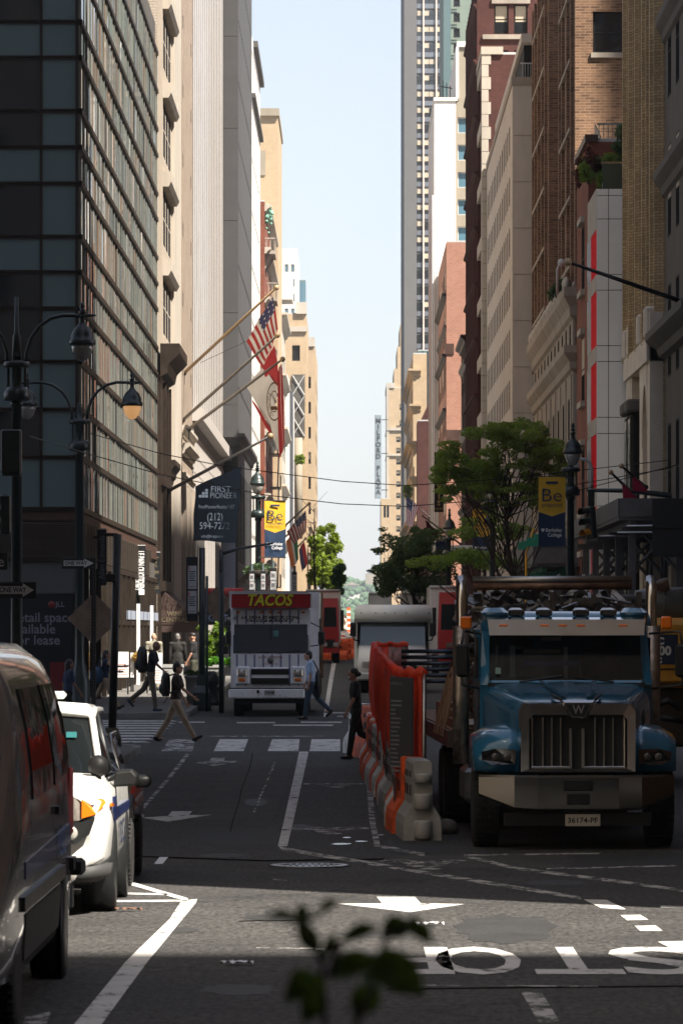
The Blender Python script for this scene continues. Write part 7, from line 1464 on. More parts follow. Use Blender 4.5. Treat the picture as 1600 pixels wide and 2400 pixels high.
for r0, r1 in ((.5, .56), (.92, 1.0)):
    n = 22; v = [(c.x+rr*r*.55*math.cos(2*math.pi*k/n), c.y-.02, c.z+rr*r*1.35*math.sin(2*math.pi*k/n)) for r in (r0, r1) for k in range(n)]; mb.add(v, [(k, (k+1) % n, n+(k+1) % n, n+k) for k in range(n)])
for k, ch in enumerate('FOUNDED'):
    a = R(150+k*16); mb.text(ch, FM((c.x+rr*.74*.55*math.cos(a), c.y-.02, c.z+rr*.74*1.35*math.sin(a)), (math.sin(a)*-1, 0, math.cos(a)), (-math.cos(a), 0, -math.sin(a)), (0, -1, 0)) if False else FM((c.x+rr*.74*.55*math.cos(a), c.y-.02, c.z+rr*.74*1.35*math.sin(a)), (-math.sin(a), 0, math.cos(a)), (-math.cos(a), 0, -math.sin(a)), (0, -1, 0)), size=.2)
mb.box(c.x-.14, c.x+.12, c.y-.02, c.y-.01, c.z-.36, c.z-.2); mb.build('seal', mat('seal_brown', (.22, .1, .05), .8, var=.3), f2, world=True)
f3 = flag_pole('flag', 'plain dark red flag hanging folded on the third pole', (443, 1005, 206), (662, 842, 198), greypole)
mb = MB(); patch_(mb, P(660, 848, 198), P(650, 872, 198.2), P(654, 1078, 198.6), P(668, 1040, 198), 6, 14, .12, 1, lambda u, v: 0 if not (.32 < v < .38) else 1); mb.build('flag', [fred, fwhite], f3, world=True)
f4 = flag_pole('flag', 'long grey pole holding the navy real estate flag', (392, 1152, 187), (634, 1022, 180), mat('pale_grey_pole', (.28, .28, .28), .4, .3, var=.1))
mb = MB(); cn = [P(567, 1091, 181.8), P(458, 1140, 184.6), P(452, 1268, 184.6), P(553, 1271, 182)]
patch_(mb, cn[1], cn[2], cn[3], cn[0], 16, 12, .1, 1.1, lambda u, v: 0); fl4 = mb.build('flag', cloth('flag_navy', (.008, .026, .06)), f4, world=True)
mb = MB(); yy = 181.5
for s_, px, py, sz, wd in (('FIRST', 518, 1147, .33, 46), ('PIONEER', 524, 1162, .33, 62), ('FirstPioneerRealty.NET', 508, 1188, .2, 84), ('(212)', 504, 1212, .42, 36), ('594-7272', 503, 1233, .38, 70), ('info@firstpioneer', 500, 1257, .16, 56)): mb.text(s_, FRONT(X_(px, yy), yy, Z_(py, yy)), size=sz, width=wd*yy/F)
for i, row in enumerate(((2,), (1, 2), (0, 1, 2))):
    for k in row: mb.box(X_(466+k*7.5, yy), X_(472.5+k*7.5, yy), yy, yy+.01, Z_(1152+i*7, yy), Z_(1146+i*7, yy))
mb.build('lettering', mat('lettering_slate', (.07, .09, .13), .7, var=.2), fl4, world=True)
# far flags
f5 = flag_pole('flag', 'small United States flag on the left beyond the college banner', (668, 1232, 230), (724, 1180, 224), greypole, .05)
us_flag(f5, (P(716, 1196, 224.5), P(671, 1246, 229), P(690, 1275, 229), P(718, 1245, 224.5)), .08)
f6 = flag_pole('flag', 'green white and orange flag far down the left side', (664, 1262, 240), (704, 1228, 236), goldpole, .05)
mb = MB(); patch_(mb, P(694, 1240, 237), P(670, 1268, 240), P(684, 1335, 240), P(700, 1310, 237), 6, 12, .06, 1, lambda u, v: 0 if v < .35 else (1 if v < .62 else 2)); mb.build('flag', [mat('flag_green', (.02, .16, .07), .8, var=.1), fwhite, mat('flag_orange', (.65, .16, .03), .8, var=.1)], f6, world=True)
f7 = flag_pole('flag', 'red flag far down the left beside the traffic lights', (690, 1290, 250), (716, 1262, 246), greypole, .05)
mb = MB(); patch_(mb, P(712, 1268, 247), P(700, 1288, 249), P(708, 1340, 249), P(722, 1320, 247), 6, 8, .06, 1, lambda u, v: 0 if v < .5 else 1); mb.build('flag', [fred, fblue], f7, world=True)
f8 = flag_pole('flag', 'United States flag hanging beside the hotel sign on the right', (1005, 1212, 300), (948, 1158, 296), greypole, .05)
us_flag(f8, (P(952, 1162, 296.4), P(982, 1187, 298), P(966, 1238, 298), P(951, 1228, 296.4)), .1)
f9 = flag_pole('flag', 'dark red flag hanging over the dark tree on the right', (1078, 1275, 260), (988, 1208, 254), greypole, .05)
mb = MB(); patch_(mb, P(996, 1218, 254.6), P(1030, 1250, 257), P(1015, 1262, 257), P(1000, 1258, 254.6), 8, 8, .08, 1, lambda u, v: 0); mb.build('flag', mat('flag_maroon', (.12, .012, .016), .8, var=.1), f9, world=True)
for px0, py0, px1, py1, lab in ((1512, 1142, 1455, 1092, 'right one of two short black poles with red pennants by the gothic arches'), (1490, 1165, 1430, 1107, 'left one of two short black poles with red pennants by the gothic arches')):
    f = flag_pole('flag', lab, (px0, py0, 141), (px1, py1, 137), black, .05); mb = MB(); a = P(px0*.55+px1*.45, py0*.55+py1*.45, 138.8); mb.loft([[a+Vector((-.08, 0, .1)), a+Vector((-.05, 0, -.4)), a+Vector((.4, .1, -.4))], [a+Vector((-.08, .02, .1)), a+Vector((-.05, .02, -.4)), a+Vector((.4, .12, -.4))]]); mb.build('pennant', mat('pennant_red', (.45, .01, .06), .7, var=.1) if 'pennant_red' not in MATS else MATS['pennant_red'], f, world=True)
f = flag_pole('flag_pole', 'bare black pole slanting up from the dark corner building', (1612, 712, 131), (1330, 614, 128), black, .07, cat='flag pole')
t = thing('street_lamp', 'small modern lamp on a thin bent pipe above the limestone cornice', 'street lamp', P(1305, 690, 160)); mb = MB(); mb.tube([P(1305, 690, 160), P(1305, 632, 160), P(1309, 622, 160), P(1316, 617, 160)], .05, 6); mb.build('pole', ltgrey, t, world=True); mb = MB(); mb.ball(P(1315, 616, 160), .14); mb.build('lamp', ltgrey, t, world=True)
# mast arm, camera, street signs on the right
t = thing('mast_arm', 'long dark horizontal signal arm reaching in from the right edge', 'mast arm', P(1640, 1170, 140)); mb = MB(); mb.tube([P(1374, 1149, 140), P(1470, 1150, 140), P(1560, 1160, 140), P(1680, 1182, 140)], [.06, .07, .09, .11], 10); mb.tube([P(1680, 1182, 140), P(1680, 1500, 140)], .14, 10); mb.build('arm', dkgreen, t, world=True)
mb = MB(); mb.cbox(X_(1376, 140), X_(1392, 140), 139.9, 140.1, Z_(1187, 140), Z_(1146, 140), .03); mb.build('hanger', dkgreen, t, world=True)
t = thing('dome_camera', 'white dome camera hanging from a bent grey pipe beside the street lamp', 'camera', P(1386, 1145, 138)); mb = MB(); mb.tube([P(1386, 1146, 138), P(1386, 1100, 138), P(1382, 1085, 138), P(1372, 1077, 138), P(1346, 1075, 138), P(1346, 1082, 138)], .045, 8); mb.build('pipe', ltgrey, t, world=True)
mb = MB(); c = P(1346, 1092, 138); mb.lathe([(0, .14), (.1, .13), (.13, .05), (.14, -.06), (0, -.06)], c, 14); mb.build('housing', whitepaint, t, world=True); mb = MB(); mb.lathe([(.1, -.06), (.09, -.13), (.0, -.17)], c, 12); mb.build('dome', black, t, world=True)
t = thing('street_name_sign', 'bright green street signs on yellow rods below the Be prepared banner', 'sign', P(1240, 1280, 150)); mb = MB()
for a, b, c_, d in ((1216, 1232, 1270, 1287), (1224, 1238, 1266, 1283), (1236, 1262, 1258, 1279), (1252, 1266, 1250, 1276)): mb.box(X_(a, 150), X_(b, 150), 149.9+a*.001, 149.95+a*.001, Z_(d, 150), Z_(c_, 150))
mb.build('sign_board', mat('sign_green', (.03, .3, .19), .4, var=.1), t, world=True); mb = MB(); mb.tube([P(1231, 1300, 151.3), P(1250, 1238, 151.3)], .03, 5); mb.tube([P(1232, 1300, 151.3), P(1231, 1600, 151.3)], .04, 5); mb.build('rod', yellowpaint, t, world=True)
for lab, name, a, b, c_, d, Y, m_, txts in (('white hanging sign lettered TRIP HOUSE above the dark tree', 'shop_sign', 1056, 1111, 1278, 1311, 205, bdw, (('TRIP HOUSE', 1292, .3), ('15 WEST', 1307, .16))), ('navy street banner with pale lines of text right of the dark tree', 'banner', 1021, 1049, 1268, 1318, 212, nvy, (('BORN', 1284, .16), ('IN NEW', 1290, .14), ('YORK', 1296, .14), ('BUILT', 1306, .14), ('FOR THE', 1312, .12)))):
    t = thing(name, lab, 'sign', (X_(a, Y), Y, Z_(d, Y))); mb = MB(); mb.cbox(X_(a, Y), X_(b, Y), Y, Y+.1, Z_(d, Y), Z_(c_, Y), .01); mb.build('sign_board', m_, t, world=True); mb = MB()
    for s_, py, sz in txts: mb.text(s_, FRONT(X_((a+b)/2, Y), Y-.01, Z_(py, Y)), size=sz*1.3, width=(X_(b, Y)-X_(a, Y))*.8)
    mb.build('lettering', black if m_ is bdw else MATS['lettering_slate'], t, world=True)
t = thing('hotel_sign', 'dark vertical sign with gold letters spelling IROQUOIS HOTEL', 'sign', P(1030, 1200, 235)); Y = 235; mb = MB(); mb.box(X_(1017, Y), X_(1039, Y), Y, Y+.2, Z_(1200, Y), Z_(1060, Y)); mb.build('sign_board', darkrev, t, world=True); mb = MB()
for k, ch in enumerate('IROQUOIS'): mb.text(ch, FRONT(X_(1028, Y), Y-.02, Z_(1080+k*14.2, Y)), size=.32, bold=.01)
mb.text('HOTEL', FRONT(X_(1028, Y), Y-.02, Z_(1193, Y)), size=.13, width=.42); mb.build('lettering', mat('gold_letter', (.4, .26, .08), .5, var=.05, emit=None), t, world=True)  # plain gold letter colour, no emission
# overhead wires
wires = [((68, 1022, 96), (215, 1066, 105), (375, 1112, 116), (620, 1160, 128), (800, 1181, 133), (950, 1187, 135), (1160, 1170, 136), (1380, 1130, 138), (1640, 1085, 140)),
         ((212, 1016, 120), (372, 1062, 124), (520, 1092, 128), (800, 1128, 134), (950, 1138, 136), (1180, 1122, 138), (1450, 1092, 140), (1640, 1070, 141)), ((1120, 1195, 132), (1290, 1165, 134), (1450, 1125, 136), (1640, 1075, 138))]
for k, wv in enumerate(wires):
    mb = MB(); pts = [P(*q) for q in wv]; fine = []
    for i in range(len(pts)-1):
        for q in range(4): fine.append(pts[i].lerp(pts[i+1], q/4))
    mb.tube(fine+[pts[-1]], .013, 5); mb.build('overhead_wire', black, label=('lower black wire sagging across the street from the spiked lamp', 'upper black wire strung across the street from the glowing lamp', 'short black wire rising to the right edge over the college banner')[k], cat='wire')

def leafmat(name, c, tr=.35):
    m = mat(name, c, .55, var=.45, vs=.9); n = m.node_tree.nodes; l = m.node_tree.links; b = n['Principled BSDF']; out = n['Material Output']
    tl = n.new('ShaderNodeBsdfTranslucent'); tl.inputs[0].default_value = (c[0]*1.6, c[1]*1.5, c[2]*.7, 1); mx = n.new('ShaderNodeMixShader'); mx.inputs[0].default_value = tr
    l.new(b.outputs[0], mx.inputs[1]); l.new(tl.outputs[0], mx.inputs[2]); l.new(mx.outputs[0], out.inputs[0]); return m
# ---------------------------------------------------------------- barriers, netting fence, shed
orangep = mat('barrier_orange', (.8, .115, .022), .6, var=.38, vs=4); whitep = mat('barrier_white', (.72, .7, .65), .6, var=.3, vs=4); shadewhitep = mat('barrier_white_shaded', (.36, .35, .33), .5, var=.2, vs=3)  # the grey is white barrier plastic darkened to show shade
bprof = [(-.25, 0), (-.25, .2), (-.23, .3), (-.13, .46), (-.12, .98), (-.1, 1.02), (.1, 1.02), (.12, .98), (.13, .46), (.23, .3), (.25, .2), (.25, 0)]
def barrier(label, x, y, rz, m, L=1.78, group=None):
    t = thing('plastic_barrier', label, 'barrier', (x, y, gz(y)), rz, group); mb = MB(); mb.loft([[(a*.96, -L/2, b) for a, b in bprof], [(a, -L/2+.03, b) for a, b in bprof], [(a, L/2-.03, b) for a, b in bprof], [(a*.96, L/2, b) for a, b in bprof]])
    for s_ in (-1, 1):
        for z0_ in ((.02, .26), (.4, .6), (.74, .86)) if s_ < 0 else ((.28, .38), (.62, .72), (.88, .98)): mb.lathe([(.0, z0_[0]), (.1, z0_[0]), (.115, z0_[0]+.02), (.115, z0_[1]-.02), (.1, z0_[1]), (0, z0_[1])], (0, s_*(L/2+.02), 0), 12)
    o = mb.build('body', m, t); mb = MB()
    for s_ in (-1, 1):
        for k in (-.5, .1, .55): mb.box(*sorted((s_*.132, s_*.138)), k, k+.16, .56, .7); mb.box(*sorted((s_*.132, s_*.138)), k+.02, k+.14, .8, .88)
    mb.build('recess', mat('recess_dark', (.06, .03, .025), .7, var=.2) if 'recess_dark' not in MATS else MATS['recess_dark'], o)
    return t
cols = [(shadewhitep, 'grey'), (orangep, 'orange'), (whitep, 'white'), (orangep, 'orange'), (shadewhitep, 'grey'), (whitep, 'white'), (orangep, 'orange'), (whitep, 'white'), (orangep, 'orange'), (whitep, 'white'), (orangep, 'orange'), (whitep, 'white'), (orangep, 'orange'), (whitep, 'white')]
ords = ['nearest', 'second', 'third', 'fourth', 'fifth', 'sixth', 'seventh', 'eighth', 'ninth', 'tenth', 'eleventh', 'twelfth', 'thirteenth', 'fourteenth']
for k, (m_, nm) in enumerate(cols):
    y = 61.0+k*1.98; x = .8-.0155*(y-61)+(0.1 if k == 0 else 0)+random.uniform(-.03, .03); barrier('%s plastic barrier, %s in the row under the orange netting' % (nm, ords[k]), x, y, R(1.0+random.uniform(-2, 2)), m_, group='plastic barriers in the near row')
barrier('orange plastic barrier turned sideways at the far end of the near row', .43, 92.2, R(12), orangep); barrier('white plastic barrier end hidden behind the person in black', .2, 94.6, R(8), whitep)
for k, (m_, nm) in enumerate(((orangep, 'orange'), (whitep, 'white'), (whitep, 'white'), (orangep, 'orange'))):
    y = 238+k*8; barrier('%s plastic barrier far ahead behind the taco truck, %s of the far group' % (nm, ('nearest', 'second', 'third', 'farthest')[k]), X_(784-k*3, y), y, R(60 if k < 2 else 80), m_, 1.7, group='far plastic barriers')
barrier('orange barrier end just right of the white lane line far ahead', X_(795, 245), 245, R(80), orangep)
netm = leafmat('orange_netting', (.92, .13, .06), .45); _n = netm.node_tree; _o = _n.nodes['Material Output']; _s = _o.inputs[0].links[0].from_socket; _t = _n.nodes.new('ShaderNodeBsdfTransparent'); _x = _n.nodes.new('ShaderNodeMixShader'); _x.inputs[0].default_value = .2; _n.links.new(_s, _x.inputs[1]); _n.links.new(_t.outputs[0], _x.inputs[2]); _n.links.new(_x.outputs[0], _o.inputs[0])
netm2 = mat('thin_netting', (.6, .06, .03), .8, var=.2, vs=4, alpha=.62)
t = thing('net_fence', 'tall chain link fence wrapped in bright orange netting above the barriers', 'fence', (.6, 76, gz(76)))
A0, A1, A2, A3 = Vector((.43, 89.5)), Vector((1.08, 89.9)), Vector((.6, 62.9)), Vector((.97, 62.3))
def sheet(a, b, z0a, z1a, z0b, z1b, n, amp, fr, name, m, seed=0, both=True):
    rn = random.Random(seed); d = (b-a); L = d.length; nn = Vector((d.y, -d.x)).normalized(); mb = MB(); mb.smooth = True; cols_ = []
    for i in range(n+1):
        u = i/n; o_ = amp*(math.sin(fr*u*6.28)+.5*math.sin(fr*2.3*u*6.28+1))*1.0+rn.uniform(-amp, amp)*.4; p = a+d*u; c_ = []
        for j in range(7):
            v = j/6; k = o_*(.4+.6*math.sin(v*3.0)); c_.append((p.x+nn.x*k, p.y+nn.y*k, (z0a+(z0b-z0a)*u)*(1-v)+(z1a+(z1b-z1a)*u)*v+.03*math.sin(8*u+v)))
        cols_.append(c_)
    b0 = len(mb.v)
    for c_ in cols_: mb.v += c_
    for i in range(n):
        for j in range(6): q = b0+i*7+j; mb.face((q, q+7, q+8, q+1))
    o = mb.build(name, m, t, world=True)
    so_ = o.modifiers.new('thickness', 'SOLIDIFY'); so_.thickness = .012
    return o
sheet(A0, A0.lerp(A2, .75), 1.1, 2.42, .75, 2.2, 60, .09, 9, 'netting', netm, 1)
sheet(A0.lerp(A2, .75), A2, .95, 2.2, .95, 2.16, 20, .03, 3, 'netting', netm, 5)
sheet(A2, A3, .72, 2.14, .55, 2.1, 16, .05, 2.5, 'netting', netm, 2)
sheet(A0, Vector((.72, 89.6)), 1.1, 2.42, 1.1, 2.42, 10, .05, 2, 'netting', netm, 3); sheet(Vector((.72, 89.6)), A1, 1.85, 2.42, 1.95, 2.42, 10, .04, 2, 'netting', netm2, 4)
fr_ = MB()
for p in (A0, A1, A0.lerp(A2, .35), A0.lerp(A2, .7), A2, A3): fr_.tube([(p.x, p.y, gz(p.y)+.1), (p.x, p.y, 2.4 if p.y > 80 else 2.12)], .03, 7)
for a, b in ((A0, A1), (A2, A3)): zz = 2.4 if a.y > 80 else 2.12; fr_.tube([(a.x, a.y, zz), (b.x, b.y, zz)], .03, 6)
fr_.build('fence_frame', steel, t, world=True)
rl_ = MB(); pts = []
for k in range(9): p = A0.lerp(A1, k/8); pts.append((p.x, p.y-.03, 2.42+.02*math.sin(k*2)))
rl_.tube(pts, .045, 8); pts = []
for k in range(9): p = A2.lerp(A3, k/8); pts.append((p.x, p.y-.03, 2.13+.03*math.sin(k*2)))
rl_.tube(pts, .06, 8); pts = []
for k in range(14): p = A0.lerp(A2, k/13); pts.append((p.x+.03*math.sin(k*2), p.y, 2.42-.26*k/13+.03*math.sin(k*1.7)))
rl_.tube(pts, .05, 8); rl_.build('rolled_netting', netm, t, world=True)
wl = MB()
for k in range(22):
    for s_ in (1, -1):
        a = A0+(A1-A0)*(k/22); wl.tube([(a.x, a.y+.02, 1.2 if s_ > 0 else 2.3), (a.x+.09*6, a.y+.02, 2.3 if s_ > 0 else 1.2)][:2] if a.x+.54 < A1.x+.02 else [(a.x, a.y+.02, 1.7+.04*k % .5), (a.x+.05, a.y+.02, 1.8+.04*k % .5)], .005, 3)
wl.build('chain_link', steel, t, world=True)
# notice board fixed along the fence
bd0, bd1 = Vector((.545, 62.75)), Vector((.83, 62.2)); d = (bd1-bd0).normalized(); nrm = Vector((d.y, -d.x)); t = thing('notice_board', 'dark grey information board with columns of small text tied to the orange fence', 'notice board', (bd1.x, bd1.y, .8))
mb = MB(); q = nrm*.03 if nrm.y < 0 else -nrm*.03; mb.loft([[(bd0.x, bd0.y, .9), (bd1.x, bd1.y, .86), (bd1.x, bd1.y, 2.06), (bd0.x, bd0.y, 2.08)], [(bd0.x+q.x, bd0.y+q.y, .9), (bd1.x+q.x, bd1.y+q.y, .86), (bd1.x+q.x, bd1.y+q.y, 2.06), (bd0.x+q.x, bd0.y+q.y, 2.08)]]); mb.build('board', mat('board_grey', (.075, .078, .088), .5, var=.12), t, world=True)
mb = MB(); nv = Vector((q.x, q.y, 0)).normalized(); u3 = Vector((d.x, d.y, 0)); o3 = Vector((bd0.x+q.x*1.2, bd0.y+q.y*1.2, 0)); rn = random.Random(2)
mb.text('IMPERIAL', FM(o3+u3*.22+Vector((0, 0, 1.98)), u3, (0, 0, 1), nv), size=.06, width=.36)
for k in range(17): z = 1.74-k*.058; L = rn.uniform(.12, .32); a = o3+u3*.04; b = o3+u3*(.04+L); mb.quad((a.x, a.y, z), (b.x, b.y, z), (b.x, b.y, z+.022), (a.x, a.y, z+.022))
mb.build('lettering', mat('board_text', (.3, .31, .33), .6, var=.2), t, world=True)
rk = mat('rubble_grey', (.14, .13, .12), .9, var=.3, vs=6, bump=.6, bs=15); mb = MB(); mb.smooth = True; mb.ball((1.27, 62.2, .06), .16, .3, .14, 9, 6); mb.build('rubble_bag', rk, label='small grey sandbag lying between barrier and truck wheel', cat='sandbag')
# sidewalk sheds
def shed(label, x0, x1, ys, z, m, par, pm, rails=True):
    t = thing('sidewalk_shed', label, 'scaffold', (x0, ys[0], gz(ys[0])))
    for x in (x0, x1):
        for y in ys:
            mb = MB(); mb.box(x-.1, x+.1, y-.1, y+.1, gz(y), z); mb.build('post', m, t, world=True)
    mb = MB()
    for y in ys: mb.box(x0-.3, x1+.3, y-.08, y+.08, z, z+.18)
    for x in (x0, x1): mb.box(x-.08, x+.08, ys[0]-.5, ys[-1]+.3, z+.18, z+.36)
    mb.build('beam', m, t, world=True)
    mb = MB(); mb.box(x0-.4, x1+.4, ys[0]-.6, ys[-1]+.4, z+.36, z+.46); mb.build('deck', pm, t, world=True)
    mb = MB(); mb.box(x0-.42, x0-.36, ys[0]-.6, ys[-1]+.4, z+.46, z+.46+par); mb.box(x0-.36, x1+.4, ys[0]-.66, ys[0]-.6, z+.46, z+.46+par); mb.build('parapet', pm, t, world=True)
    mb = MB()
    for a, b in zip(ys, ys[1:]): mb.tube([(x0, a, z-1.2), (x0, a+1.2, z)], .05, 4); mb.tube([(x1, b, z-1.2), (x1, b-1.2, z)], .05, 4)
    for y in ys: mb.tube([(x0+.05, y, z-1.0), (x0+1.0, y, z)], .05, 4); mb.tube([(x1-.05, y, z-1.0), (x1-1, y, z)], .05, 4)
    mb.build('brace', m, t, world=True)
    if rails: mb = MB(); mb.tube([(x0-.2, ys[0]-.75, z+.2), (x1+2, ys[0]-.75, z+.22)], .035, 6); mb.tube([(x0-.45, ys[0]-.75, z+.02), (x1+2, ys[0]-.75, z+.04)], .035, 6); mb.tube([(x0-.6, ys[1]-.75, z+.05), (x0+1, ys[1]-.75, z+.05)], .035, 6); mb.build('pipe_rail', steel, t, world=True)
    return t
shedgrey = mat('shed_steel', (.1, .096, .1), .7, .0, var=.25, vs=2); shednavy = mat('shed_panel', (.008, .01, .012), .55, var=.25, vs=2); shedgreen = mat('shed_green', (.012, .12, .075), .5, var=.25, vs=2)
shed('grey steel sidewalk shed on tall posts along the tan building', 7.75, 9.05, [129.5, 136, 142.5, 149, 155], 5.35, shedgrey, .5, shedgrey)
mb = MB(); mb.box(8.25, 11, 128.7, 128.76, 4.7, 6.3); mb.box(8.25, 11, 128.64, 128.7, 5.5, 5.56); o = mb.build('shed_panel', shednavy); o.parent = [q for q in bpy.data.objects if q.get('label', '').startswith('grey steel sidewalk shed')][0]; o.matrix_parent_inverse = Matrix.Translation(-Vector(o.parent.location))
shed('green painted sidewalk shed farther along the right pavement', 6.9, 7.7, [168, 173, 178, 183, 188, 193], 4.6, shedgreen, .9, shedgrey, False)
mb = MB(); mb.cbox(X_(1358, 150), X_(1371, 150), 150, 150.2, Z_(1400, 150), Z_(1345, 150), .02); o = mb.build('shop_sign', black, label='black vertical shop sign with pale letters behind the shed posts', cat='sign'); mb = MB(); mb.text('bill blass', FM((X_(1365, 150), 149.99, Z_(1368, 150)), (0, 0, 1), (-1, 0, 0), (0, -1, 0)), size=.2, width=.62, bold=.006); mb.build('lettering', whiteletter, o)

# ---------------------------------------------------------------- trees and plants
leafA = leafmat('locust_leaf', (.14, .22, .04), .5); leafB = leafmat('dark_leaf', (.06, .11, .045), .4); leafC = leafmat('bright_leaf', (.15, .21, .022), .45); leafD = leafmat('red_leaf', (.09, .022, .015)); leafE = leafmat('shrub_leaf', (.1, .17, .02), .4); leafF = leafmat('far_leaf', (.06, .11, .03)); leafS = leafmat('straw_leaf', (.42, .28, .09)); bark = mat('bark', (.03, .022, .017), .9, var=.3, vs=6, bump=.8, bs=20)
def leaves(clumps, n, size, seed, flat=.0, aspect=2.0, droop=0.3):
    rn = random.Random(seed); mb = MB(); tot = sum(c[3]*c[4]*c[5] for c in clumps)**1
    for (x, y, z, rx, ry, rz_) in clumps:
        k = max(6, int(n*(rx*ry*rz_)**.67/sum((c[3]*c[4]*c[5])**.67 for c in clumps)))
        for i in range(k):
            while True:
                a, b, c = rn.uniform(-1, 1), rn.uniform(-1, 1), rn.uniform(-1, 1); r2 = a*a+b*b+c*c
                if .12 < r2 < 1 and rn.random() < .35+.65*r2: break
            p = Vector((x+a*rx, y+b*ry, z+c*rz_)); s_ = size*rn.uniform(.6, 1.3); d = Vector((rn.gauss(0, 1), rn.gauss(0, 1), rn.gauss(0, .5)-droop)).normalized(); e = d.cross(Vector((rn.gauss(0, 1), rn.gauss(0, 1), rn.gauss(0, 1)+flat*4))).normalized()
            q0 = p-d*s_*.5*aspect; q1 = p+d*s_*.5*aspect; mb.add([q0, p+e*s_*.42, q1, p-e*s_*.42], [(0, 1, 2, 3)])
    return mb
def grow(rn, a, b, r0, r1, n=5, wob=.12):
    pts = []; 
    for i in range(n+1): u = i/n; p = a.lerp(b, u); pts.append(p+Vector((rn.uniform(-wob, wob), rn.uniform(-wob, wob), 0))*(1 if 0 < i < n else 0)*(b-a).length*.3)
    return pts, [r0+(r1-r0)*i/n for i in range(n+1)]
def tree(label, base, top, clumps, n, size, m, r=.12, seed=1, limbs=None, name='street_tree', cat='tree', **kw):
    rn = random.Random(seed); base, top = Vector(base), Vector(top); t = thing(name, label, cat, base); mb = MB()
    pts, rs = grow(rn, base-Vector((0, 0, .2)), top, r, r*.55, 7, .06); mb.tube(pts, rs, 9); mb.build('trunk', bark, t, world=True); mb = MB()
    for c in clumps:
        if len(clumps) > 60 and rn.random() > .4: continue
        e = Vector(c[:3]); s_ = pts[rn.randrange(3, 8)]; q, w_ = grow(rn, s_, e, r*.26, r*.05, 5, .16); mb.tube(q, w_, 5)
        for k in range(2): f_ = q[rn.randrange(2, 6)]; g_ = e+Vector((rn.uniform(-1, 1)*c[3], rn.uniform(-1, 1)*c[4], rn.uniform(-.8, .8)*c[5])); q2, w2 = grow(rn, f_, g_, r*.13, r*.04, 3, .1); mb.tube(q2, w2, 4)
    mb.build('limb', bark, t, world=True); leaves(clumps, n, size, seed+50, **kw).build('crown', m, t, world=True); return t
def pc(px, py, Y, rpx, rpy, ry=None):
    p = P(px, py, Y); s_ = Y/F; return (p.x, p.y, p.z, rpx*s_, ry or max(rpx, rpy)*s_, rpy*s_)
TYY = 160
def feather(rows, Y, seed, rx=(20, 52), ry=(7, 18)):
    rn = random.Random(seed); out = []
    for px, py, wx, wy, k in rows:
        for i in range(k): out.append(pc(px+rn.uniform(-wx, wx), py+rn.uniform(-wy, wy), Y+rn.uniform(-1.3, 1.3), rn.uniform(*rx), rn.uniform(*ry)))
    return out
rq = random.Random(77); cl = []
while len(cl) < 150:
    u, v = rq.uniform(-1, 1), rq.uniform(-1, 1)
    if u*u+v*v < 1 and not (v > .5 and rq.random() < .3): cl.append(pc(1178+u*158, 1108+v*112-(14 if u > .2 else 0), TYY+rq.uniform(-1.6, 1.6), rq.uniform(12, 32), rq.uniform(7, 17)))
tree('feathery light green street tree with layered sprays right of the road', gp_(1212, TYY, .1), P(1190, 1150, TYY), cl, 40000, .058, leafA, .12, 11, droop=.12)
tree('low spray of light leaves from a street tree above the lorry roofs', gp_(1150, 178, .1), P(1130, 1300, 178), feather([(1140, 1308, 70, 18, 9), (1020, 1318, 60, 14, 6), (1185, 1265, 22, 30, 4), (1105, 1240, 24, 18, 3)], 176, 9), 4200, .085, leafA, .09, 15, droop=.15)
rnn = random.Random(3)
cl = [pc(960+rnn.uniform(-62, 62), 1340+rnn.uniform(-75, 42), 212+rnn.uniform(-2, 2), rnn.uniform(16, 34), rnn.uniform(14, 30)) for _ in range(34)]+[pc(1035, 1345, 212, 38, 36), pc(930, 1275, 212, 18, 20), pc(985, 1262, 212, 22, 16), pc(1050, 1300, 213, 26, 24), pc(905, 1350, 212, 16, 22)]
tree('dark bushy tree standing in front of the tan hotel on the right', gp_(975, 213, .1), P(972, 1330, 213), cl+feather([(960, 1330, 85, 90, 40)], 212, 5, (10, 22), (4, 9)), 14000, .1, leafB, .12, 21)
cl = [pc(765+rnn.uniform(-30, 26), 1318+rnn.uniform(-62, 56), 308+rnn.uniform(-2, 2), rnn.uniform(9, 20), rnn.uniform(9, 20)) for _ in range(30)]+[pc(752, 1245, 308, 12, 14), pc(775, 1238, 308, 12, 12), pc(742, 1290, 308, 14, 20), pc(793, 1330, 308, 13, 22), pc(780, 1372, 308, 18, 14)]
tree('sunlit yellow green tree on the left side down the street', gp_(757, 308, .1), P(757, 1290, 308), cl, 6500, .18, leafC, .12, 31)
cl = [pc(812+rnn.uniform(-14, 6)-14, 1360+rnn.uniform(-40, 30), 300, rnn.uniform(7, 12), rnn.uniform(7, 12)) for _ in range(12)]
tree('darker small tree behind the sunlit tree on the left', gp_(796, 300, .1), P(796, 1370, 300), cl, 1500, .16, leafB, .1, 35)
rb = random.Random(12); t = thing('bare_tree', 'thin bare street tree in front of the sunlit green tree', 'tree', gp_(738, 245, .1)); mb = MB(); tr_ = [P(738, 1400, 245), P(736, 1300, 245), P(737, 1190, 245)]; mb.tube(tr_, [.07, .05, .02], 6); mb.build('trunk', bark, t, world=True); mb = MB()
for k in range(16): a = tr_[1].lerp(tr_[2], rb.random()); mb.tube([a, a+Vector((rb.uniform(-.7, .5), 0, rb.uniform(.2, .7))), a+Vector((rb.uniform(-.9, .7), 0, rb.uniform(.5, 1.1)))], [.02, .012, .006], 4)
mb.build('twig', bark, t, world=True)
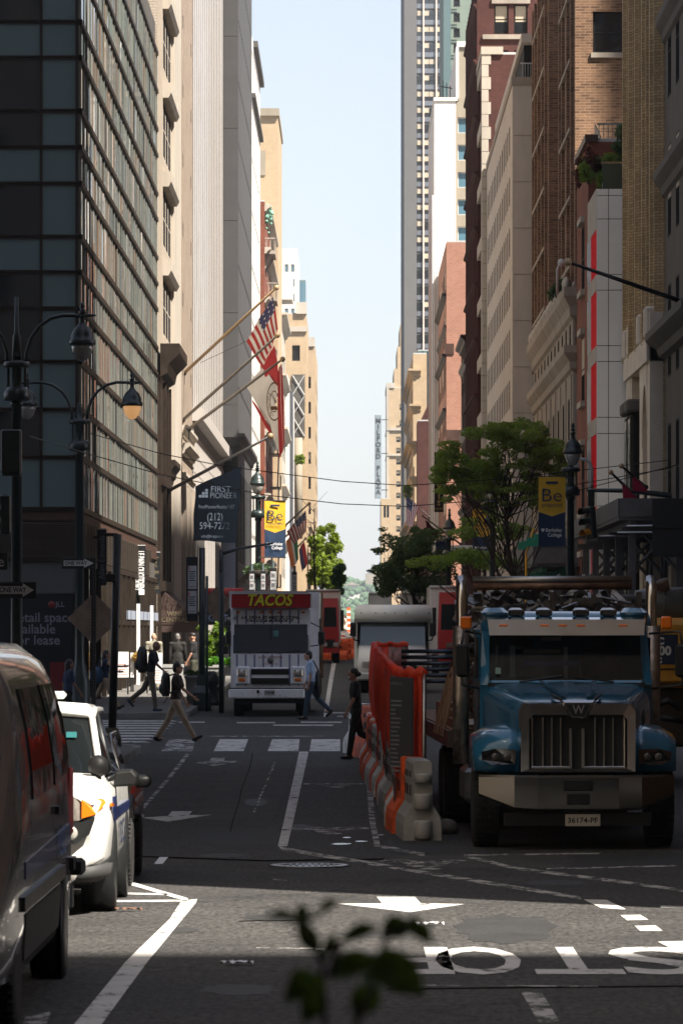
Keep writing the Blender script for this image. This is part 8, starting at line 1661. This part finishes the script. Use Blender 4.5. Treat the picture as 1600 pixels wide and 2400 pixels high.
def shrub(label, clumps, n, size, m, seed, name='shrub', stems=True, base=None):
    if not stems: return leaves(clumps, n, size, seed).build(name, m, label=label, cat='plant')
    t = thing(name, label, 'plant', base or (clumps[0][0], clumps[0][1], clumps[0][2]-clumps[0][5])); rn = random.Random(seed)
    if stems:
        mb = MB()
        for c in clumps:
            for k in range(3): mb.tube([(c[0]+rn.uniform(-.1, .1), c[1], c[2]-c[5]*1.1), (c[0]+rn.uniform(-.5, .5)*c[3], c[1]+rn.uniform(-.5, .5)*c[4], c[2]+c[5]*.5)], [.018, .008], 4)
        mb.build('stem', bark, t, world=True)
    leaves(clumps, n, size, seed).build('leaves', m, t, world=True); return t
rnn = random.Random(6)
shrub('bright green leafy shrub in the sunlit planter left of the taco truck', [pc(502+rnn.uniform(-28, 28), 1505+rnn.uniform(-38, 22), 151+rnn.uniform(-.5, .5), rnn.uniform(10, 17), rnn.uniform(10, 17)) for _ in range(20)], 2200, .09, leafE, 41)
shrub('low bright green ground plants along the sunlit planter edge', [pc(480+k*12, 1550+rnn.uniform(-4, 3), 150.3, 10, 9) for k in range(6)], 700, .07, leafmat('lime_leaf', (.09, .26, .02), .4), 43, stems=False)
shrub('dark green plants spilling over the large round planter', [pc(445+k*9, 1582+rnn.uniform(-4, 4), 134+rnn.uniform(-.3, .3), 9, 10) for k in range(7)], 500, .07, leafB, 44, stems=False)
shrub('straw coloured dry plant between the menu boards', [pc(319+k*6, 1544+rnn.uniform(-8, 8), 150, 9, 14) for k in range(5)], 500, .08, leafS, 45)
t = thing('hanging_basket', 'round flower basket of green plants fixed to the lamp post', 'flower basket', P(605, 1348, 168.5)); mb = MB(); c = P(605, 1345, 168.5); mb.lathe([(.1, -.2), (.3, -.1), (.42, .12), (.38, .14)], c, 12); mb.build('basket', bark, t, world=True); leaves([pc(605+dx, 1332+dy, 168.5, 13, 9) for dx, dy in ((-16, 2), (-6, -3), (5, -4), (15, 1), (22, 5), (-23, 6))], 600, .07, 48).build('leaves', leafB, t, world=True)
shrub('mixed red and green shrubs hanging over the roof terrace wall', [pc(1400+rnn.uniform(-34, 60), 392+rnn.uniform(-26, 40), 160+rnn.uniform(-.4, .6), rnn.uniform(12, 22), rnn.uniform(10, 18)) for _ in range(14)], 2200, .07, leafA, 51)
shrub('dark red leaved shrub at the edge of the roof terrace', [pc(1385+rnn.uniform(-30, 40), 370+rnn.uniform(-22, 36), 160.3+rnn.uniform(-.4, .4), rnn.uniform(10, 18), rnn.uniform(8, 14)) for _ in range(9)]+[pc(1355, 420, 160.6, 8, 20)], 1100, .065, leafD, 52)
shrub('tall deep green bush in front of the terrace railing', [pc(1472+rnn.uniform(-24, 24), 345+rnn.uniform(-38, 62), 160.8+rnn.uniform(-.4, .4), rnn.uniform(12, 20), rnn.uniform(12, 20)) for _ in range(16)], 2200, .075, leafE if False else leafB, 53)
shrub('light green shrub low on the terrace above the white panels', [pc(1412+k*14, 420+rnn.uniform(-10, 10), 159.5, 15, 13) for k in range(5)], 900, .07, leafE, 54)
shrub('small green shrub on the limestone parapet', [pc(1290+k*7, 690-k*8, 172, 9, 15) for k in range(4)], 420, .07, leafB, 55)
shrub('bright green plant on top of the tan ledge far down the left side', [pc(702+rnn.uniform(-7, 7), 1072+rnn.uniform(-11, 11), 470, 6, 7) for _ in range(8)], 500, .2, leafC, 56)
shrub('pale green plant growing on a ledge beside the hotel tower', [pc(956+rnn.uniform(-6, 6), 1150+rnn.uniform(-12, 12), 478, 6, 7) for _ in range(8)], 400, .2, leafC, 57)
# far hills beyond the river
def hill(name, Y, prof, m):
    mb = MB(); mb.smooth = True; pts = [P(px, py, Y) for px, py in prof]
    rings = [[(p.x, Y, -4) for p in pts], [(p.x, Y+20, p.z*.6) for p in pts], [(p.x, Y+80, p.z) for p in pts], [(p.x, Y+400, p.z*.4) for p in pts]]; mb.loft(rings, cap=False, closed=False); return mb.build(name, m, kind='structure')
hillm = mat('far_hillside', (.075, .12, .05), .9, var=.4, vs=.05)
hill('hills', 2600, [(-400, 1430), (200, 1405), (600, 1388), (740, 1380), (800, 1368), (850, 1362), (900, 1366), (1000, 1382), (1400, 1405), (2000, 1430)], hillm)
rnf = random.Random(8); mb = MB()
for k in range(230):
    px = rnf.uniform(700, 960); py = rnf.choice([rnf.uniform(1362, 1385), rnf.uniform(1395, 1425), rnf.uniform(1425, 1452)]); Y = 2580-(py-1362)*6; r = rnf.uniform(6, 15)*Y/F; c = P(px, py, Y)
    for q in range(5): mb.ball(c+Vector((rnf.uniform(-r, r), rnf.uniform(-r, r), rnf.uniform(-r*.4, r*.4))), r*rnf.uniform(.4, .75), n=7, m=5)
mb.build('far_woods', mat('far_tree_green', (.05, .1, .045), .9, var=.5, vs=.3), kind='stuff')
for lab, a, b, c_, d, Y in (('pale house among the far trees across the river', 806, 842, 1372, 1398, 2480), ('large pale pink apartment block on the far hilltop', 856, 900, 1345, 1372, 2500)):
    t = thing('far_house', lab, 'building', P((a+b)/2, d, Y)); mb = MB(); mb.box(X_(a, Y), X_(b, Y), Y-12, Y, Z_(d+20, Y), Z_(c_, Y)); mb.build('wall', beigewall if a > 850 else whitewall, t, world=True); mb = MB()
    if a > 850: mb.box(X_(874, Y), X_(890, Y), Y-10, Y-2, Z_(c_, Y), Z_(1333, Y))
    else: mb.prism([(X_(a-2, Y), Z_(c_, Y)), (X_((a+b)/2, Y), Z_(c_-7, Y)), (X_(b+2, Y), Z_(c_, Y))], 'y', Y-13, Y+1)
    mb.build('roof', beigewall, t, world=True)
mb = MB(); mb.quad((-900, 700, 2.75), (900, 700, 2.75), (900, 2500, 2.75), (-900, 2500, 2.75)); mb.build('river', mat('river_water', (.06, .08, .09), .15, var=.1, vs=.02), kind='structure')
t = thing('construction_sign', 'orange and white striped marker board beside the distant woman', 'sign', (X_(817, 380), 380, gz(380))); mb = MB(); mb.box(X_(813, 380), X_(821, 380), 380, 380.05, gz(380)+.4, Z_(1424, 380)); mb.build('board', orangep, t, world=True); mb = MB()
for k in range(4): mb.box(X_(813, 380), X_(821, 380), 379.98, 380, gz(380)+.55+k*.45, gz(380)+.75+k*.45)
mb.build('white_stripe', whitep, t, world=True)
rl2 = random.Random(31)
for px, py, lab in ((305, 2136, 'curled dry leaf on the asphalt in front of the police SUV wheel'), (560, 2262, 'scrap of pale paper lying on the sunlit asphalt'), (1010, 2170, 'small crushed cup lying on the sunlit road by the arrow')):
    c = G(px, py); mb = MB(); n_ = 9; mb.smooth = True
    mb.loft([[(c.x+(k/n_-.5)*.3, c.y+s_*.06*math.sin(math.pi*(k+.3)/n_), .01+.03*abs(math.sin(k*1.3+s_))) for k in range(n_)] for s_ in (-1, 0, 1)], closed=False); mb.build('litter', mat('dry_leaf_brown', (.16, .08, .05), .8, var=.3) if px == 305 else MATS['menu_white'], label=lab, cat='litter')
# blurred plant close to the camera
t = thing('foreground_plant', 'dark blurred leafy plant close to the camera at the bottom of the view', 'plant', P(760, 2600, 6))
lm = leafmat('near_leaf', (.05, .085, .028), .35); ls = MB(); stm = MB()
def leaf(a, b, wpx, bend, Y=6.0):
    A, B = P(*a, Y), P(*b, Y); d = B-A; n_ = Vector((-d.z, 0, d.x)).normalized(); L = []; Rr = []; m_ = []
    for k in range(9):
        u = k/8; c = A.lerp(B, u)+Vector((0, .03*math.sin(u*3), 0))+Vector((0, 0, 1))*bend*Y/F*math.sin(u*math.pi); ww = wpx*Y/F*.5*math.sin(min(1, u*1.12+.06)*math.pi)**.8 if u < .88 else wpx*Y/F*.5*(1-u)*2.4
        L.append(c+n_*ww); Rr.append(c-n_*ww); m_.append(c+Vector((0, .012, 0)))
    b0 = len(ls.v); ls.v += [tuple(p) for p in L+m_+Rr]; ls.smooth = True
    for k in range(8): ls.face((b0+k, b0+k+1, b0+10+k, b0+9+k)); ls.face((b0+9+k, b0+10+k, b0+19+k, b0+18+k))
for a, b, w_, bd_ in (((705, 2165), (606, 2170), 26, 22), ((712, 2160), (700, 2112), 34, 0), ((742, 2146), (806, 2118), 26, 12), ((700, 2158), (757, 2256), 46, -4), ((756, 2252), (792, 2176), 26, 4), ((800, 2206), (905, 2176), 36, 10), ((895, 2196), (965, 2152), 50, 6), ((960, 2172), (1024, 2232), 44, 14), ((905, 2192), (985, 2175), 40, 4), ((955, 2160), (992, 2170), 34, 2), ((770, 2290), (900, 2245), 60, 10), ((760, 2300), (650, 2370), 78, 20), ((850, 2300), (1000, 2260), 80, 16), ((900, 2290), (1010, 2360), 80, 26), ((880, 2310), (820, 2400), 70, 0), ((760, 2330), (700, 2420), 60, 10)): leaf(a, b, w_*1.05, bd_, 5.8+random.uniform(0, .3))
ls.build('leaf', lm, t, world=True)
for a, b in (((768, 2500), (756, 2300)), ((756, 2300), (752, 2250)), ((752, 2250), (706, 2160)), ((706, 2160), (742, 2146)), ((790, 2500), (880, 2300)), ((880, 2300), (905, 2195)), ((905, 2195), (960, 2168)), ((752, 2252), (800, 2206)), ((800, 2206), (770, 2290))): stm.tube([P(*a, 5.95), P(*b, 5.95)], .0045, 6)
stm.build('stem', bark, t, world=True)
# ---------------------------------------------------------------- separate pieces become parts of their own
SPLIT = {'pilaster', 'leaf', 'wheel_well', 'brace', 'sill', 'white_post', 'wiper', 'pier', 'stone_band', 'strap', 'tow_hole', 'side_vent', 'oriel', 'oriel_glazing', 'oriel_cap', 'shop_mullion', 'fuel_tank', 'post', 'stand_leg', 'bracket', 'pipe_rail', 'timber', 'rod', 'hose', 'lamp', 'nose_panel', 'wheel_arch', 'camera', 'beam', 'cross_brace', 'rear_bumper', 'coping', 'hanger', 'banner_rod', 'grille', 'string_course', 'window_trim', 'grille_bar', 'emblem_arm', 'hood_crease', 'exhaust_stack', 'mullion', 'ledge', 'joint', 'sill', 'antenna', 'sign_board', 'upper_block', 'clearance_lamp', 'track_shoe', 'glasses', 'eyes', 'gothic_arcade', 'spandrel', 'red_reveal', 'side_glazing', 'window_frame', 'white_panel', 'parapet_scroll', 'floor_band', 'dark_glazing', 'teal_panel', 'brick_pier', 'roof_shoulder', 'stripe', 'chassis', 'turn_lamp'}
def islands(me):
    par = list(range(len(me.vertices)))
    def find(a):
        while par[a] != a: par[a] = par[par[a]]; a = par[a]
        return a
    for p in me.polygons:
        v = p.vertices; r = find(v[0])
        for q in v[1:]: par[find(q)] = r
    out = {}
    for p in me.polygons: out.setdefault(find(p.vertices[0]), []).append(p.index)
    return list(out.values())
for o in [q for q in bpy.data.objects if q.type == 'MESH' and q.parent and q.name.split('.')[0] in SPLIT and not q.children]:
    me = o.data
    if me.users > 1: continue
    isl = islands(me)
    if not 2 <= len(isl) <= 60: continue
    base = o.name.split('.')[0]; co = [v.co.copy() for v in me.vertices]
    for fs in isl:
        m2 = bpy.data.meshes.new(base); ids = sorted({v for f in fs for v in me.polygons[f].vertices}); ix = {v: i for i, v in enumerate(ids)}
        m2.from_pydata([co[v] for v in ids], [], [[ix[v] for v in me.polygons[f].vertices] for f in fs])
        for mt in me.materials: m2.materials.append(mt)
        for p, f in zip(m2.polygons, fs): p.material_index = me.polygons[f].material_index; p.use_smooth = me.polygons[f].use_smooth
        m2.update(); c = o.copy(); c.data = m2; COL.objects.link(c)
    nm = o.name; bpy.data.objects.remove(o)

# ---------------------------------------------------------------- thin summer haze over the whole street
hm = bpy.data.materials.new('summer_haze'); hm.use_nodes = True; n = hm.node_tree.nodes; n.remove(n['Principled BSDF'])
pv = n.new('ShaderNodeVolumePrincipled'); pv.inputs['Color'].default_value = (.86, .92, 1, 1); pv.inputs['Density'].default_value = .00016; pv.inputs['Anisotropy'].default_value = .3
hm.node_tree.links.new(pv.outputs[0], n['Material Output'].inputs['Volume'])
mb = MB(); mb.box(-905, 905, -115, 6020, -6, 165); mb.build('haze', hm, kind='stuff')
